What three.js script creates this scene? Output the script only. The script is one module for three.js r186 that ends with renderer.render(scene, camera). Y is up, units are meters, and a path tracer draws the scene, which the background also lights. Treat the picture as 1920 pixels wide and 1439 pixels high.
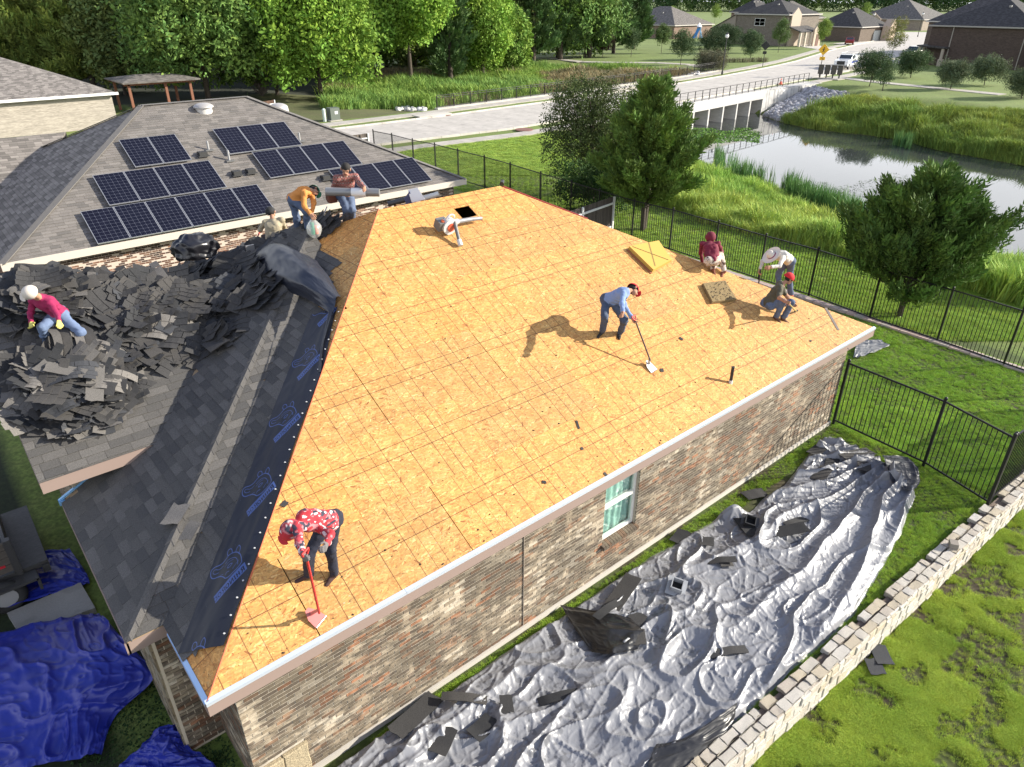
import * as THREE from 'three';
import { mergeGeometries } from 'three/addons/utils/BufferGeometryUtils.js';

// ---------- camera, sky, sun, exposure ----------
const scene = new THREE.Scene();
const EYE = 9.92, FPX = 1331, PIT = Math.atan2(728.5, FPX), ANG = Math.atan2(1790, Math.hypot(FPX, 728.5));
const camera = new THREE.PerspectiveCamera(2 * Math.atan(719.5 / FPX) * 180 / Math.PI, 1920 / 1439, 0.3, 1500);
// world: a = x (along the long brick wall), b = -z (across the house), h = y (up)
const V = (a, b, h = 0) => new THREE.Vector3(a, h, -b);
const FH = V(Math.cos(ANG), Math.sin(ANG), 0), RT = V(Math.sin(ANG), -Math.cos(ANG), 0), YUP = V(0, 0, 1);
const FWD = FH.clone().multiplyScalar(Math.cos(PIT)).addScaledVector(YUP, -Math.sin(PIT));
const CUP = FH.clone().multiplyScalar(Math.sin(PIT)).addScaledVector(YUP, Math.cos(PIT));
camera.position.set(0, EYE, 0);
camera.up.set(0, 1, 0);
camera.lookAt(camera.position.clone().add(FWD));
const SUN_EL = 22 * Math.PI / 180, SUN_AZ = -33 * Math.PI / 180;
const SUN = V(Math.cos(SUN_EL) * Math.cos(SUN_AZ), Math.cos(SUN_EL) * Math.sin(SUN_AZ), Math.sin(SUN_EL));
const sun = new THREE.DirectionalLight(new THREE.Color().setRGB(1, 0.93, 0.8), 4.6);
sun.position.copy(SUN).multiplyScalar(120); sun.target.position.set(0, 0, 0);
sun.castShadow = true; sun.shadow.mapSize.set(4096, 4096);
Object.assign(sun.shadow.camera, { left: -120, right: 160, top: 120, bottom: -120, near: 1, far: 500 });
scene.add(sun, sun.target); sun.name = 'sun';
const renderer = new THREE.WebGLRenderer({ antialias: true });
renderer.toneMapping = THREE.LinearToneMapping;
renderer.toneMappingExposure = 2.28;
renderer.shadowMap.enabled = true;

// ---------- noise and random ----------
function rng(seed) { let s = seed >>> 0; return () => { s = s + 0x6D2B79F5 | 0; let t = Math.imul(s ^ s >>> 15, 1 | s); t = t + Math.imul(t ^ t >>> 7, 61 | t) ^ t; return ((t ^ t >>> 14) >>> 0) / 4294967296; }; }
const hash3 = (x, y, z) => { let n = Math.imul(x, 374761393) + Math.imul(y, 668265263) + Math.imul(z, 2147483647 ^ 0x5bd1e995) | 0; n = Math.imul(n ^ n >>> 13, 1274126177); return ((n ^ n >>> 16) >>> 0) / 4294967296; };
const sst = t => t * t * (3 - 2 * t);
const lerp = (a, b, t) => a + (b - a) * t, clamp = (x, a = 0, b = 1) => Math.min(b, Math.max(a, x));
const smooth = (a, b, x) => sst(clamp((x - a) / (b - a)));
function vn(x, y, z = 0) {
  const X = Math.floor(x), Y = Math.floor(y), Z = Math.floor(z), u = sst(x - X), v = sst(y - Y), w = sst(z - Z);
  const c = (i, j, k) => hash3(X + i, Y + j, Z + k);
  return lerp(lerp(lerp(c(0, 0, 0), c(1, 0, 0), u), lerp(c(0, 1, 0), c(1, 1, 0), u), v), lerp(lerp(c(0, 0, 1), c(1, 0, 1), u), lerp(c(0, 1, 1), c(1, 1, 1), u), v), w);
}
function fbm(x, y, z = 0, o = 4) { let s = 0, a = .5, n = 0; for (let i = 0; i < o; i++) { s += a * vn(x, y, z + i * 7.3); n += a; a *= .5; x *= 2.03; y *= 2.03; z *= 2.03; } return s / n; }

// the sky: air and clouds, used as background and as light
{
  const W = 1024, H = 512, d = new Float32Array(W * H * 4);
  for (let j = 0; j < H; j++) for (let i = 0; i < W; i++) {
    const el = (j + .5) / H * Math.PI - Math.PI / 2, az = ((i + .5) / W - .5) * 2 * Math.PI;
    const y = Math.sin(el), x = Math.cos(el) * Math.cos(az), z = Math.cos(el) * Math.sin(az), k = (j * W + i) * 4, yy = Math.max(y, 0);
    const t = Math.pow(smooth(.08, .75, yy), .8);
    let c = [lerp(1.2, .045, t), lerp(1.26, .115, t), lerp(1.32, .31, t)];
    const px = x / (yy + .22) * 1.5, pz = z / (yy + .22) * 1.5;
    const cl = smooth(.42, .66, fbm(px + 3, pz + 9, 1.7, 6)) * smooth(.0, .06, yy) * lerp(1, .35, smooth(.4, .9, yy));
    const lit = .95 + .35 * fbm(px * 2 + 7, pz * 2, 5, 3);
    c = [lerp(c[0], .98 * lit, cl * .85), lerp(c[1], .99 * lit, cl * .85), lerp(c[2], 1.02 * lit, cl * .85)];
    const sd = Math.max(0, x * SUN.x + y * SUN.y + z * SUN.z), gl = Math.pow(sd, 8) * .35;
    const Q = .7; d[k] = (c[0] + gl) * Q; d[k + 1] = (c[1] + gl * .95) * Q; d[k + 2] = (c[2] + gl * .85) * Q; d[k + 3] = 1;
  }
  const t = new THREE.DataTexture(d, W, H, THREE.RGBAFormat, THREE.FloatType);
  t.mapping = THREE.EquirectangularReflectionMapping; t.magFilter = t.minFilter = THREE.LinearFilter; t.needsUpdate = true;
  scene.background = t; scene.environment = t;
}

// ---------- helpers: pixels of the photograph to directions and places ----------
const ray = (x, y) => FWD.clone().multiplyScalar(FPX).addScaledVector(RT, x - 960).addScaledVector(CUP, 719.5 - y).normalize();
const CP = new THREE.Vector3(0, EYE, 0);
function onPlane(x, y, n, p) { const d = ray(x, y), t = n.dot(p.clone().sub(CP)) / n.dot(d); return CP.clone().addScaledVector(d, t); }
const atH = (x, y, h = 0) => onPlane(x, y, YUP, V(0, 0, h));
const atDepth = (x, y, D) => onPlane(x, y, FH, FH.clone().multiplyScalar(D));   // D: metres ahead, measured level
// roof planes (h at a, b)
const HE = 2.8, BE = 6.344, AA = .79, AB = 17.01, APEX = 6.5;
const planeOf = (a0, b0, h0, ga, gb) => ({ h: (a, b) => h0 + ga * (a - a0) + gb * (b - b0), n: V(-ga, -gb, 1).normalize(), p: V(a0, b0, h0) });
const MAIN = planeOf(0, BE, HE, 0, .5), LEFT = planeOf(AA, 0, HE, .5, 0), RIGHT = planeOf(AB, 0, HE, -.5, 0), BACK = planeOf(0, BE + 13, HE, 0, -.5);
const W1S = planeOf(0, 7.87, HE, 0, .5), W1W = planeOf(.35, 0, HE, .5, 0), W2S = planeOf(0, 11.1, 3.54, 0, .5), W2N = planeOf(0, 16.9, 3.54, 0, -.5);
const onP = (P, x, y) => onPlane(x, y, P.n, P.p);

// ---------- helpers: things ----------
const taken = {};
function numbered(n) { const k = taken[n] = (taken[n] ?? -1) + 1; return k ? n + '_' + String(k).padStart(3, '0') : n; }
function tag(o, label, category, group, kind) { if (label) o.userData.label = label; if (category) o.userData.category = category; if (group) o.userData.group = group; if (kind) o.userData.kind = kind; return o; }
function thing(name, label, category, pos, turn = 0, group) { const g = new THREE.Group(); g.name = numbered(name); if (pos) g.position.copy(pos); g.rotation.y = turn; scene.add(g); return tag(g, label, category, group); }
function mesh(name, geo, m, parent) { const o = new THREE.Mesh(Array.isArray(geo) ? join(geo) : geo, m); o.castShadow = o.receiveShadow = true; o.name = parent ? name : numbered(name); (parent || scene).add(o); return o; }
const stuff = o => { o.userData.kind = 'stuff'; return o; };
const struct = (name, geo, m, label) => { const o = mesh(name, geo, m); o.userData.kind = 'structure'; if (label) o.userData.label = label; return o; };
function join(list) {
  const hasC = list.some(g => g.attributes.color);
  list = list.map(g => { g = g.index ? g.toNonIndexed() : g; for (const k of Object.keys(g.attributes)) if (!['position', 'normal', 'uv', 'color'].includes(k)) g.deleteAttribute(k); if (!g.attributes.uv) g.setAttribute('uv', new THREE.BufferAttribute(new Float32Array(g.attributes.position.count * 2), 2)); if (hasC && !g.attributes.color) paint(g, [1, 1, 1]); if (!g.attributes.normal) g.computeVertexNormals(); return g; });
  return list.length > 1 ? mergeGeometries(list) : list[0];
}
function paint(g, c) { const n = g.attributes.position.count, a = new Float32Array(n * 3); for (let i = 0; i < n; i++) a.set(c, i * 3); g.setAttribute('color', new THREE.BufferAttribute(a, 3)); return g; }
const M = (c, rough = .8, o = {}) => { const p = o.physical || o.transmission !== undefined || o.clearcoat || o.sheen || o.ior ? new THREE.MeshPhysicalMaterial() : new THREE.MeshStandardMaterial(); delete o.physical; const { ...rest } = o; p.setValues({ roughness: rough, side: THREE.DoubleSide, ...rest }); Array.isArray(c) ? p.color.setRGB(...c) : p.color.set(c); return p; };
// geometry pieces, all given as (a, b, h)
const bx = (a, b, h, sa, sb, sh, turn = 0) => { const g = new THREE.BoxGeometry(sa, sh, sb); if (turn) g.rotateY(turn); return g.translate(a, h, -b); };
function rod(p, q, r0, r1 = r0, seg = 7) { const d = q.clone().sub(p), L = d.length(), g = new THREE.CylinderGeometry(r1, r0, L, seg, 1); g.applyQuaternion(new THREE.Quaternion().setFromUnitVectors(YUP, d.normalize())); return g.translate((p.x + q.x) / 2, (p.y + q.y) / 2, (p.z + q.z) / 2); }
function beam(p, q, w, t) { const d = q.clone().sub(p), L = d.length(), g = new THREE.BoxGeometry(L, t, w); const x = d.normalize(), z = new THREE.Vector3().crossVectors(x, YUP).normalize(); if (z.lengthSq() < .5) z.set(0, 0, 1); const y = new THREE.Vector3().crossVectors(z, x); g.applyMatrix4(new THREE.Matrix4().makeBasis(x, y, z)); return g.translate((p.x + q.x) / 2, (p.y + q.y) / 2, (p.z + q.z) / 2); }
// flat polygon given as points in space, made into a slab that reaches t below its face; uv in metres along U and W
function slab(pts, t, U, uvf) {
  const n = new THREE.Vector3(); for (let i = 0; i < pts.length; i++) { const p = pts[i], q = pts[(i + 1) % pts.length]; n.x += (p.y - q.y) * (p.z + q.z); n.y += (p.z - q.z) * (p.x + q.x); n.z += (p.x - q.x) * (p.y + q.y); } n.normalize();
  if (n.y < -.01) { pts = pts.slice().reverse(); n.negate(); }
  U = U ? U.clone().addScaledVector(n, -U.dot(n)).normalize() : pts[1].clone().sub(pts[0]).normalize();
  const Wv = new THREE.Vector3().crossVectors(n, U), flat = pts.map(p => new THREE.Vector2(p.dot(U), p.dot(Wv)));
  const tris = THREE.ShapeUtils.triangulateShape(flat, []), P = [], N = [], UV = [], m = pts.length;
  const low = pts.map(p => p.clone().addScaledVector(n, -t));
  const put = (p, nn, uv) => { P.push(p.x, p.y, p.z); N.push(nn.x, nn.y, nn.z); UV.push(uv.x, uv.y); };
  const uvs = uvf ? flat.map(uvf) : flat, area = THREE.ShapeUtils.area(flat), nb = n.clone().negate();
  for (const f of tris) { const o = area < 0 ? [f[0], f[2], f[1]] : f; for (const i of o) put(pts[i], n, uvs[i]); if (t > 0) for (const i of [o[0], o[2], o[1]]) put(low[i], nb, uvs[i]); }
  if (t > 0) for (let i = 0; i < m; i++) { const j = (i + 1) % m, e = pts[j].clone().sub(pts[i]), s = new THREE.Vector3().crossVectors(e, n).normalize(); if (area < 0) s.negate(); const quad = [[pts[i], uvs[i]], [low[i], uvs[i]], [low[j], uvs[j]], [pts[i], uvs[i]], [low[j], uvs[j]], [pts[j], uvs[j]]]; for (const [p, uv] of quad) put(p, s, uv); }
  const g = new THREE.BufferGeometry(); g.setAttribute('position', new THREE.Float32BufferAttribute(P, 3)); g.setAttribute('normal', new THREE.Float32BufferAttribute(N, 3)); g.setAttribute('uv', new THREE.Float32BufferAttribute(UV, 2)); return g;
}
// polygon with level h function -> thin draped sheet etc. clip a convex or concave polygon by a half plane
function clipHalf(poly, nx, ny, d) { const out = []; for (let i = 0; i < poly.length; i++) { const p = poly[i], q = poly[(i + 1) % poly.length], a = p[0] * nx + p[1] * ny - d, b = q[0] * nx + q[1] * ny - d; if (a >= 0) out.push(p); if ((a >= 0) !== (b >= 0)) { const t = a / (a - b); out.push([lerp(p[0], q[0], t), lerp(p[1], q[1], t)]); } } return out; }
function clipConvex(poly, conv) { let s = 0; for (let i = 0; i < conv.length; i++) { const p = conv[i], q = conv[(i + 1) % conv.length]; s += p[0] * q[1] - q[0] * p[1]; } for (let i = 0; i < conv.length && poly.length > 2; i++) { const p = conv[i], q = conv[(i + 1) % conv.length], k = s > 0 ? 1 : -1, nx = -(q[1] - p[1]) * k, ny = (q[0] - p[0]) * k; poly = clipHalf(poly, nx, ny, nx * p[0] + ny * p[1]); } return poly; }
const polyArea = p => { let s = 0; for (let i = 0; i < p.length; i++) { const q = p[(i + 1) % p.length]; s += p[i][0] * q[1] - q[0] * p[i][1]; } return Math.abs(s) / 2; };
function inside(p, poly) { let c = false; for (let i = 0, j = poly.length - 1; i < poly.length; j = i++) { const a = poly[i], b = poly[j]; if ((a[1] > p[1]) !== (b[1] > p[1]) && p[0] < (b[0] - a[0]) * (p[1] - a[1]) / (b[1] - a[1]) + a[0]) c = !c; } return c; }
function distPoly(p, poly) { let m = 1e9; for (let i = 0; i < poly.length; i++) { const a = poly[i], b = poly[(i + 1) % poly.length], dx = b[0] - a[0], dy = b[1] - a[1], t = clamp(((p[0] - a[0]) * dx + (p[1] - a[1]) * dy) / (dx * dx + dy * dy)); m = Math.min(m, Math.hypot(p[0] - a[0] - dx * t, p[1] - a[1] - dy * t)); } return m; }
// many alike pieces: the 300 nearest the camera as meshes, the rest joined as stuff. item: { geo, c: index of a tone }
function pieces(parent, name, restName, items, tones, base, most = 300) {
  parent.updateMatrixWorld(true);
  const mats = tones.map(t => { const m = base.clone(); m.color.setRGB(...t); return m; });
  for (const it of items) { it.geo.computeBoundingSphere(); it.d = it.geo.boundingSphere.center.clone().applyMatrix4(parent.matrixWorld).distanceTo(CP); }
  items.sort((a, b) => a.d - b.d);
  items.slice(0, most).forEach(it => mesh(name, it.geo, mats[it.c], parent));
  const rest = items.slice(most);
  if (rest.length) { const m = base.clone(); m.vertexColors = true; m.color.setRGB(1, 1, 1); stuff(mesh(restName, join(rest.map(it => paint(it.geo.index ? it.geo.toNonIndexed() : it.geo, tones[it.c]))), m, parent)); }
}
// textures
function tex(w, h, fn, rep = 1, srgb = true) { const d = new Uint8Array(w * h * 4); for (let j = 0; j < h; j++) for (let i = 0; i < w; i++) { const c = fn(i / w, j / h, i, j), k = (j * w + i) * 4; d[k] = clamp(c[0]) * 255; d[k + 1] = clamp(c[1]) * 255; d[k + 2] = clamp(c[2]) * 255; d[k + 3] = 255; } const t = new THREE.DataTexture(d, w, h); t.wrapS = t.wrapT = THREE.RepeatWrapping; t.magFilter = THREE.LinearFilter; t.minFilter = THREE.LinearMipmapLinearFilter; if (srgb) t.colorSpace = THREE.SRGBColorSpace; t.repeat.set(rep, rep); t.needsUpdate = true; return t; }
function canvasTex(w, h, draw) { const c = document.createElement('canvas'); c.width = w; c.height = h; draw(c.getContext('2d'), w, h); const t = new THREE.CanvasTexture(c); t.colorSpace = THREE.SRGBColorSpace; t.wrapS = t.wrapT = THREE.RepeatWrapping; t.magFilter = THREE.LinearFilter; return t; }
// tileable noise in 0..1
function tn(u, v, f, o = 4, s = 0) { let r = 0, a = .5, n = 0; for (let k = 0; k < o; k++) { const F = f << k, x = u * F, y = v * F, X = Math.floor(x), Y = Math.floor(y), p = sst(x - X), q = sst(y - Y), m = (i, j) => hash3(((X + i) % F + F) % F, ((Y + j) % F + F) % F, s + k * 13); r += a * lerp(lerp(m(0, 0), m(1, 0), p), lerp(m(0, 1), m(1, 1), p), q); n += a; a *= .55; } return r / n; }
const speckle = (s, lo = .55, hi = 1, f = 64) => tex(256, 256, (u, v, i, j) => { const k = lerp(lo, hi, clamp(.55 * tn(u, v, f, 2, s) + .45 * hash3(i, j, s))); return [k, k, k]; }, 1);
const grainTex = speckle(3, .62, 1), bumpTex = tex(256, 256, (u, v, i, j) => { const k = .6 * tn(u, v, 16, 4, 8) + .4 * hash3(i, j, 5); return [k, k, k]; }, 1, false);
const rep = (t, x, y = x) => { const c = t.clone(); c.repeat.set(x, y); c.needsUpdate = true; return c; };
// ---------- terrain, water, road ----------
const ab = p => [p.x, -p.z];
const WATER = -2.6;
const BR0 = [58.5, 47.35], BR1 = [94, 51.0];                       // the culvert's face, seen from above
const brB = a => lerp(BR0[1], BR1[1], (a - BR0[0]) / (BR1[0] - BR0[0]));
const POND = [[60.5, brB(60.5)], [81.0, brB(81.0)], ...[[1432, 219], [1470, 232], [1520, 243], [1580, 250], [1640, 256], [1700, 266], [1760, 283], [1850, 299], [1925, 313], [2150, 345], [2150, 560], [1940, 508], [1880, 482], [1780, 460], [1700, 446], [1640, 430], [1560, 400], [1490, 364], [1410, 342], [1350, 322], [1310, 300]].map(p => ab(atH(...p, WATER)))];
const stoneB = a => 3.0 - .047 * (a - 6.4);                          // line of the low stone wall
const curbNear = [[-60, 49.5], [20, 49.2], [31.8, 48.6], [39.7, 47.9], [62.6, 49.5], [92, 52.6], [101, 53.6], [118, 56.0], [139, 61.2], [177, 71.5], [260, 90], [330, 104]];
const curbFar = [[-60, 57.6], [20, 57.3], [31.8, 57.2], [41, 57.4], [58, 58.6], [80.6, 60.8], [92, 62.6], [107.7, 65.8], [122, 69.4], [153, 79.5], [199, 91.6], [250, 101], [330, 118]];
const alongLine = (L, a) => { for (let i = 0; i < L.length - 1; i++) if (a <= L[i + 1][0] || i === L.length - 2) return lerp(L[i][1], L[i + 1][1], (a - L[i][0]) / (L[i + 1][0] - L[i][0])); };
function terr(a, b) {
  let h = 0;
  if (a > 25 && a < 150 && b < brB(a) + .2 && b > -120) {
    const p = [a, b], d = distPoly(p, POND);
    h = inside(p, POND) ? WATER - Math.min(1, d * .5) : Math.min(0, WATER + .02 + d * .21 + .25 * (fbm(a * .2, b * .2, 3, 3) - .5) * Math.min(1, d * .3));
    if (b > brB(a) - 1.4 && a < 59.5) h = lerp(h, -.02, smooth(brB(a) - 1.4, brB(a) - .2, b));
  }
  if (a > 60 && a < 81.4 && b >= brB(a) && b < brB(a) + 14) h = -3.4;
  if (b < stoneB(a) - .08 && a < 26) h = Math.min(h, lerp(-.56, -1.1, smooth(stoneB(a) - 1, -8, b)));
  if (b > 60 && a > 25) h = Math.min(h, -.9 * smooth(alongLine(curbFar, a) + 4.3, alongLine(curbFar, a) + 9, b) * (1 - smooth(86, 102, b)) * (1 - smooth(85, 98, a)) * smooth(34, 44, a));
  if (a > 25 || b < 4 || b > 20) h += (fbm(a * .6, b * .6, 11, 2) - .5) * .05;
  return h;
}
const TG = { a0: 24, b0: -62, n: 320, m: 430, s: .4, v: null };            // coarse copy of the pond side's heights, for speed
function terrQuick(a, b) { const x = (a - TG.a0) / TG.s, y = (b - TG.b0) / TG.s; if (a < 26 || x < 0 || y < 0 || x >= TG.n - 1 || y >= TG.m - 1) return terr(a, b); if (!TG.v) { TG.v = new Float32Array(TG.n * TG.m); for (let j = 0; j < TG.m; j++) for (let i = 0; i < TG.n; i++) TG.v[j * TG.n + i] = terr(TG.a0 + i * TG.s, TG.b0 + j * TG.s); } const i = Math.floor(x), j = Math.floor(y), u = x - i, v = y - j, k = j * TG.n + i; return lerp(lerp(TG.v[k], TG.v[k + 1], u), lerp(TG.v[k + TG.n], TG.v[k + TG.n + 1], u), v); }
const gp = (x, y) => { const d = ray(x, y); if (d.y > -.004) return CP.clone().addScaledVector(d, 900); let t = (EYE - .12) / -d.y, p; for (let i = 0; i < 60; i++) { p = CP.clone().addScaledVector(d, t); const k = p.y - terrQuick(p.x, -p.z); if (Math.abs(k) < .008 || t > 900) return p; t += k > 0 ? Math.max(.02, k * 1.2) : k / -d.y * .6; } return p; };
const onT = (a, b) => V(a, b, terr(a, b));
const grassTex = tex(512, 512, (u, v, i, j) => { const n = tn(u, v, 32, 4, 2), m = tn(u, v, 4, 3, 9), k = .55 + .5 * n * (.7 + .3 * hash3(i, j, 1)); return [k * lerp(.92, 1.06, m), k, k * lerp(.8, 1, m)]; }, .5);
{
  const steps = (segs) => { const o = []; for (const [x0, x1, n] of segs) for (let i = 0; i < n; i++) o.push(x0 + (x1 - x0) * i / n); o.push(segs[segs.length - 1][1]); return o; };
  const As = steps([[-900, -60, 14], [-60, -6, 30], [-6, 27, 110], [27, 58, 62], [58, 84, 65], [84, 150, 60], [150, 400, 50], [400, 1100, 14]]);
  const Bs = steps([[-700, -60, 12], [-60, -8, 30], [-8, 2.2, 40], [2.2, 3.1, 12], [3.1, 22, 50], [22, 66, 100], [66, 110, 44], [110, 300, 40], [300, 1100, 14]]);
  const P = [], C = [], UV = [], I = [], na = As.length, nb = Bs.length;
  for (const b of Bs) for (const a of As) {
    const h = terr(a, b); P.push(a, h, -b); UV.push(a, b);
    const n1 = fbm(a * .35, b * .35, 4, 3), n2 = fbm(a * 1.7, b * 1.7, 6, 3);
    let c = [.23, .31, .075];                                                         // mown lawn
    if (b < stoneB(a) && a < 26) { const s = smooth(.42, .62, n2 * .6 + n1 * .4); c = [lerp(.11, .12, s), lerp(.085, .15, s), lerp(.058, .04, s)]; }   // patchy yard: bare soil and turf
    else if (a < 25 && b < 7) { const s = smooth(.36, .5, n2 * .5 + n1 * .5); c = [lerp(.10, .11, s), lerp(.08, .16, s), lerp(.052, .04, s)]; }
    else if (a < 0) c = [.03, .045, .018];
    const dp = a > 25 && a < 160 && b < brB(a) && b > -100 ? (inside([a, b], POND) ? -1 : distPoly([a, b], POND)) : 99;
    if (dp < 0) c = [.06, .055, .035]; else if (dp < 16 && a > 27 && !(a > 84 && dp > 9)) c = [.2, .24, .065];
    if (b > alongLine(curbFar, a) + 4.6 && b < 90 && a < 96 && a > 20) c = [.15, .16, .06];
    if (b > 86 - a * .02 && a < 60) c = [.03, .035, .015];
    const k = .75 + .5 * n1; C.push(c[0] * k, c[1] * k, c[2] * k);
  }
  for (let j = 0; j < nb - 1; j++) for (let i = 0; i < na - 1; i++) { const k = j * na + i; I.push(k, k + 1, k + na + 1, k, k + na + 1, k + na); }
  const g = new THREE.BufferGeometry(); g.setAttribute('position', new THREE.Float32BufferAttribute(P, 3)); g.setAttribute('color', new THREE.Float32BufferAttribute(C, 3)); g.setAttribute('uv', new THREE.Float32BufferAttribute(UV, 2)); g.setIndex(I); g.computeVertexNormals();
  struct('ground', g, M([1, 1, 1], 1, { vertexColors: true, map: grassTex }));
}
{ // pond
  const pts = POND.map(([a, b]) => V(a, b, WATER)); pts.splice(1, 0, V(60.5, brB(60.5) + 12, WATER), V(81, brB(81) + 12, WATER));
  const nrm = tex(256, 256, (u, v) => { const e = 1 / 256, f = (x, y) => tn((x + 1) % 1, (y + 1) % 1, 8, 4, 21); return [.5 + (f(u + e, v) - f(u - e, v)) * .35, .5 + (f(u, v + e) - f(u, v - e)) * .35, 1]; }, .35, false);
  struct('pond_water', slab(pts, 0, V(1, 0)), M([.045, .05, .05], .02, { ior: 1.7, normalMap: nrm, normalScale: new THREE.Vector2(.05, .05) }));
}
const concTex = tex(512, 512, (u, v, i, j) => { const k = .78 + .16 * tn(u, v, 6, 5, 31) + .08 * hash3(i, j, 7) - .06 * smooth(.6, .75, tn(u, v, 12, 3, 77)); return [k, k * .985, k * .96]; }, .2);
const concrete = M([.50, .48, .45], .9, { map: concTex }), concreteWhite = M([.62, .60, .57], .9, { map: concTex }), roadMat = M([.54, .52, .50], .9, { map: concTex });
// a level strip between two lines of (a, b), h on top, t thick, cut into bays
function strip(L0, L1, a0, a1, h, t, n) { const o = []; for (let i = 0; i < n; i++) { const p = lerp(a0, a1, i / n), q = lerp(a0, a1, (i + 1) / n) - .03; o.push(slab([V(p, L0(p), h), V(q, L0(q), h), V(q, L1(q), h), V(p, L1(p), h)], t, V(1, 0))); } return o; }
const cn = a => alongLine(curbNear, a), cf = a => alongLine(curbFar, a);
struct('road', strip(cn, cf, -60, 300, .03, .25, 60).concat([slab(Array.from({ length: 20 }, (_, k) => V(238 + 16 * Math.cos(k / 20 * 6.283), 97 + 14 * Math.sin(k / 20 * 6.283), .026)), .2, V(1, 0))]), roadMat);
struct('kerb', strip(a => cn(a) - .18, cn, -60, 205, .15, .4, 150), concreteWhite);
struct('kerb', strip(cf, a => cf(a) + .18, -60, 205, .15, .4, 150), concreteWhite);
struct('pavement', strip(a => cn(a) - 3.2, a => cn(a) - 1.8, -60, 58.4, .07, .2, 80), concrete);
struct('pavement', strip(a => brB(a) + .32, a => cn(a) - .95, 58.5, 94, .075, .2, 24), concrete);
struct('pavement', strip(a => cn(a) - 3.0, a => cn(a) - 1.6, 94.3, 128, .07, .2, 22), concrete);
struct('pavement', strip(a => cf(a) + 1.9, a => cf(a) + 3.5, -60, 190, .07, .2, 130), concrete);
{ const path = (L, w, h) => { const o = []; for (let i = 0; i < L.length - 1; i++) { const [p, q] = [V(...L[i], h), V(...L[i + 1], h)], d = q.clone().sub(p), s = new THREE.Vector3(-d.z, 0, d.x).normalize().multiplyScalar(w / 2); o.push(slab([p.clone().add(s), p.clone().sub(s), q.clone().sub(s), q.clone().add(s)], .12, V(1, 0))); } return o; };
  struct('footpath', path([[1880, 178], [1800, 170], [1720, 162], [1640, 154], [1585, 147], [1562, 146]].map(p => ab(atH(...p))).concat([[103.5, 51.6]]), 1.8, .06), concrete);
  struct('footpath', path([[1035, 110], [1090, 116], [1160, 117.5], [1230, 118], [1290, 121], [1330, 128]].map(p => ab(atH(...p))), 2.0, .05), concrete);
  struct('driveway', path([[1560, 93], [1500, 84]].map(p => ab(atH(...p))), 5.5, .055), concreteWhite);
  struct('driveway', path([[1640, 78], [1585, 83]].map(p => ab(atH(...p))), 6, .05), concreteWhite);
  struct('driveway', path([[1660, 118], [1712, 112]].map(p => ab(atH(...p))), 6, .045), concreteWhite); }
// manhole lids and kerb inlet
for (const [x, y, L] of [[832, 214.5, 'rust red manhole lid in the pavement beside the kerb inlet'], [983, 243, 'rust red manhole lid in the pavement across the road']]) { const p = atH(x, y, .09); mesh('manhole_lid', new THREE.CylinderGeometry(.75, .75, .05, 24).translate(p.x, .085, p.z), M([.2, .09, .07], .7)).userData = { label: L, category: 'manhole lid' }; }
{ const t = thing('kerb_inlet', 'concrete storm drain inlet with a dark slot in the kerb', 'drain', V(39.6, 57.9)); mesh('inlet_lid', bx(0, .35, .17, 3.6, 1.3, .08), concreteWhite, t); mesh('inlet_slot', bx(0, -.36, .09, 3.2, .1, .07), M([.02, .02, .02], 1), t); }
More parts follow.
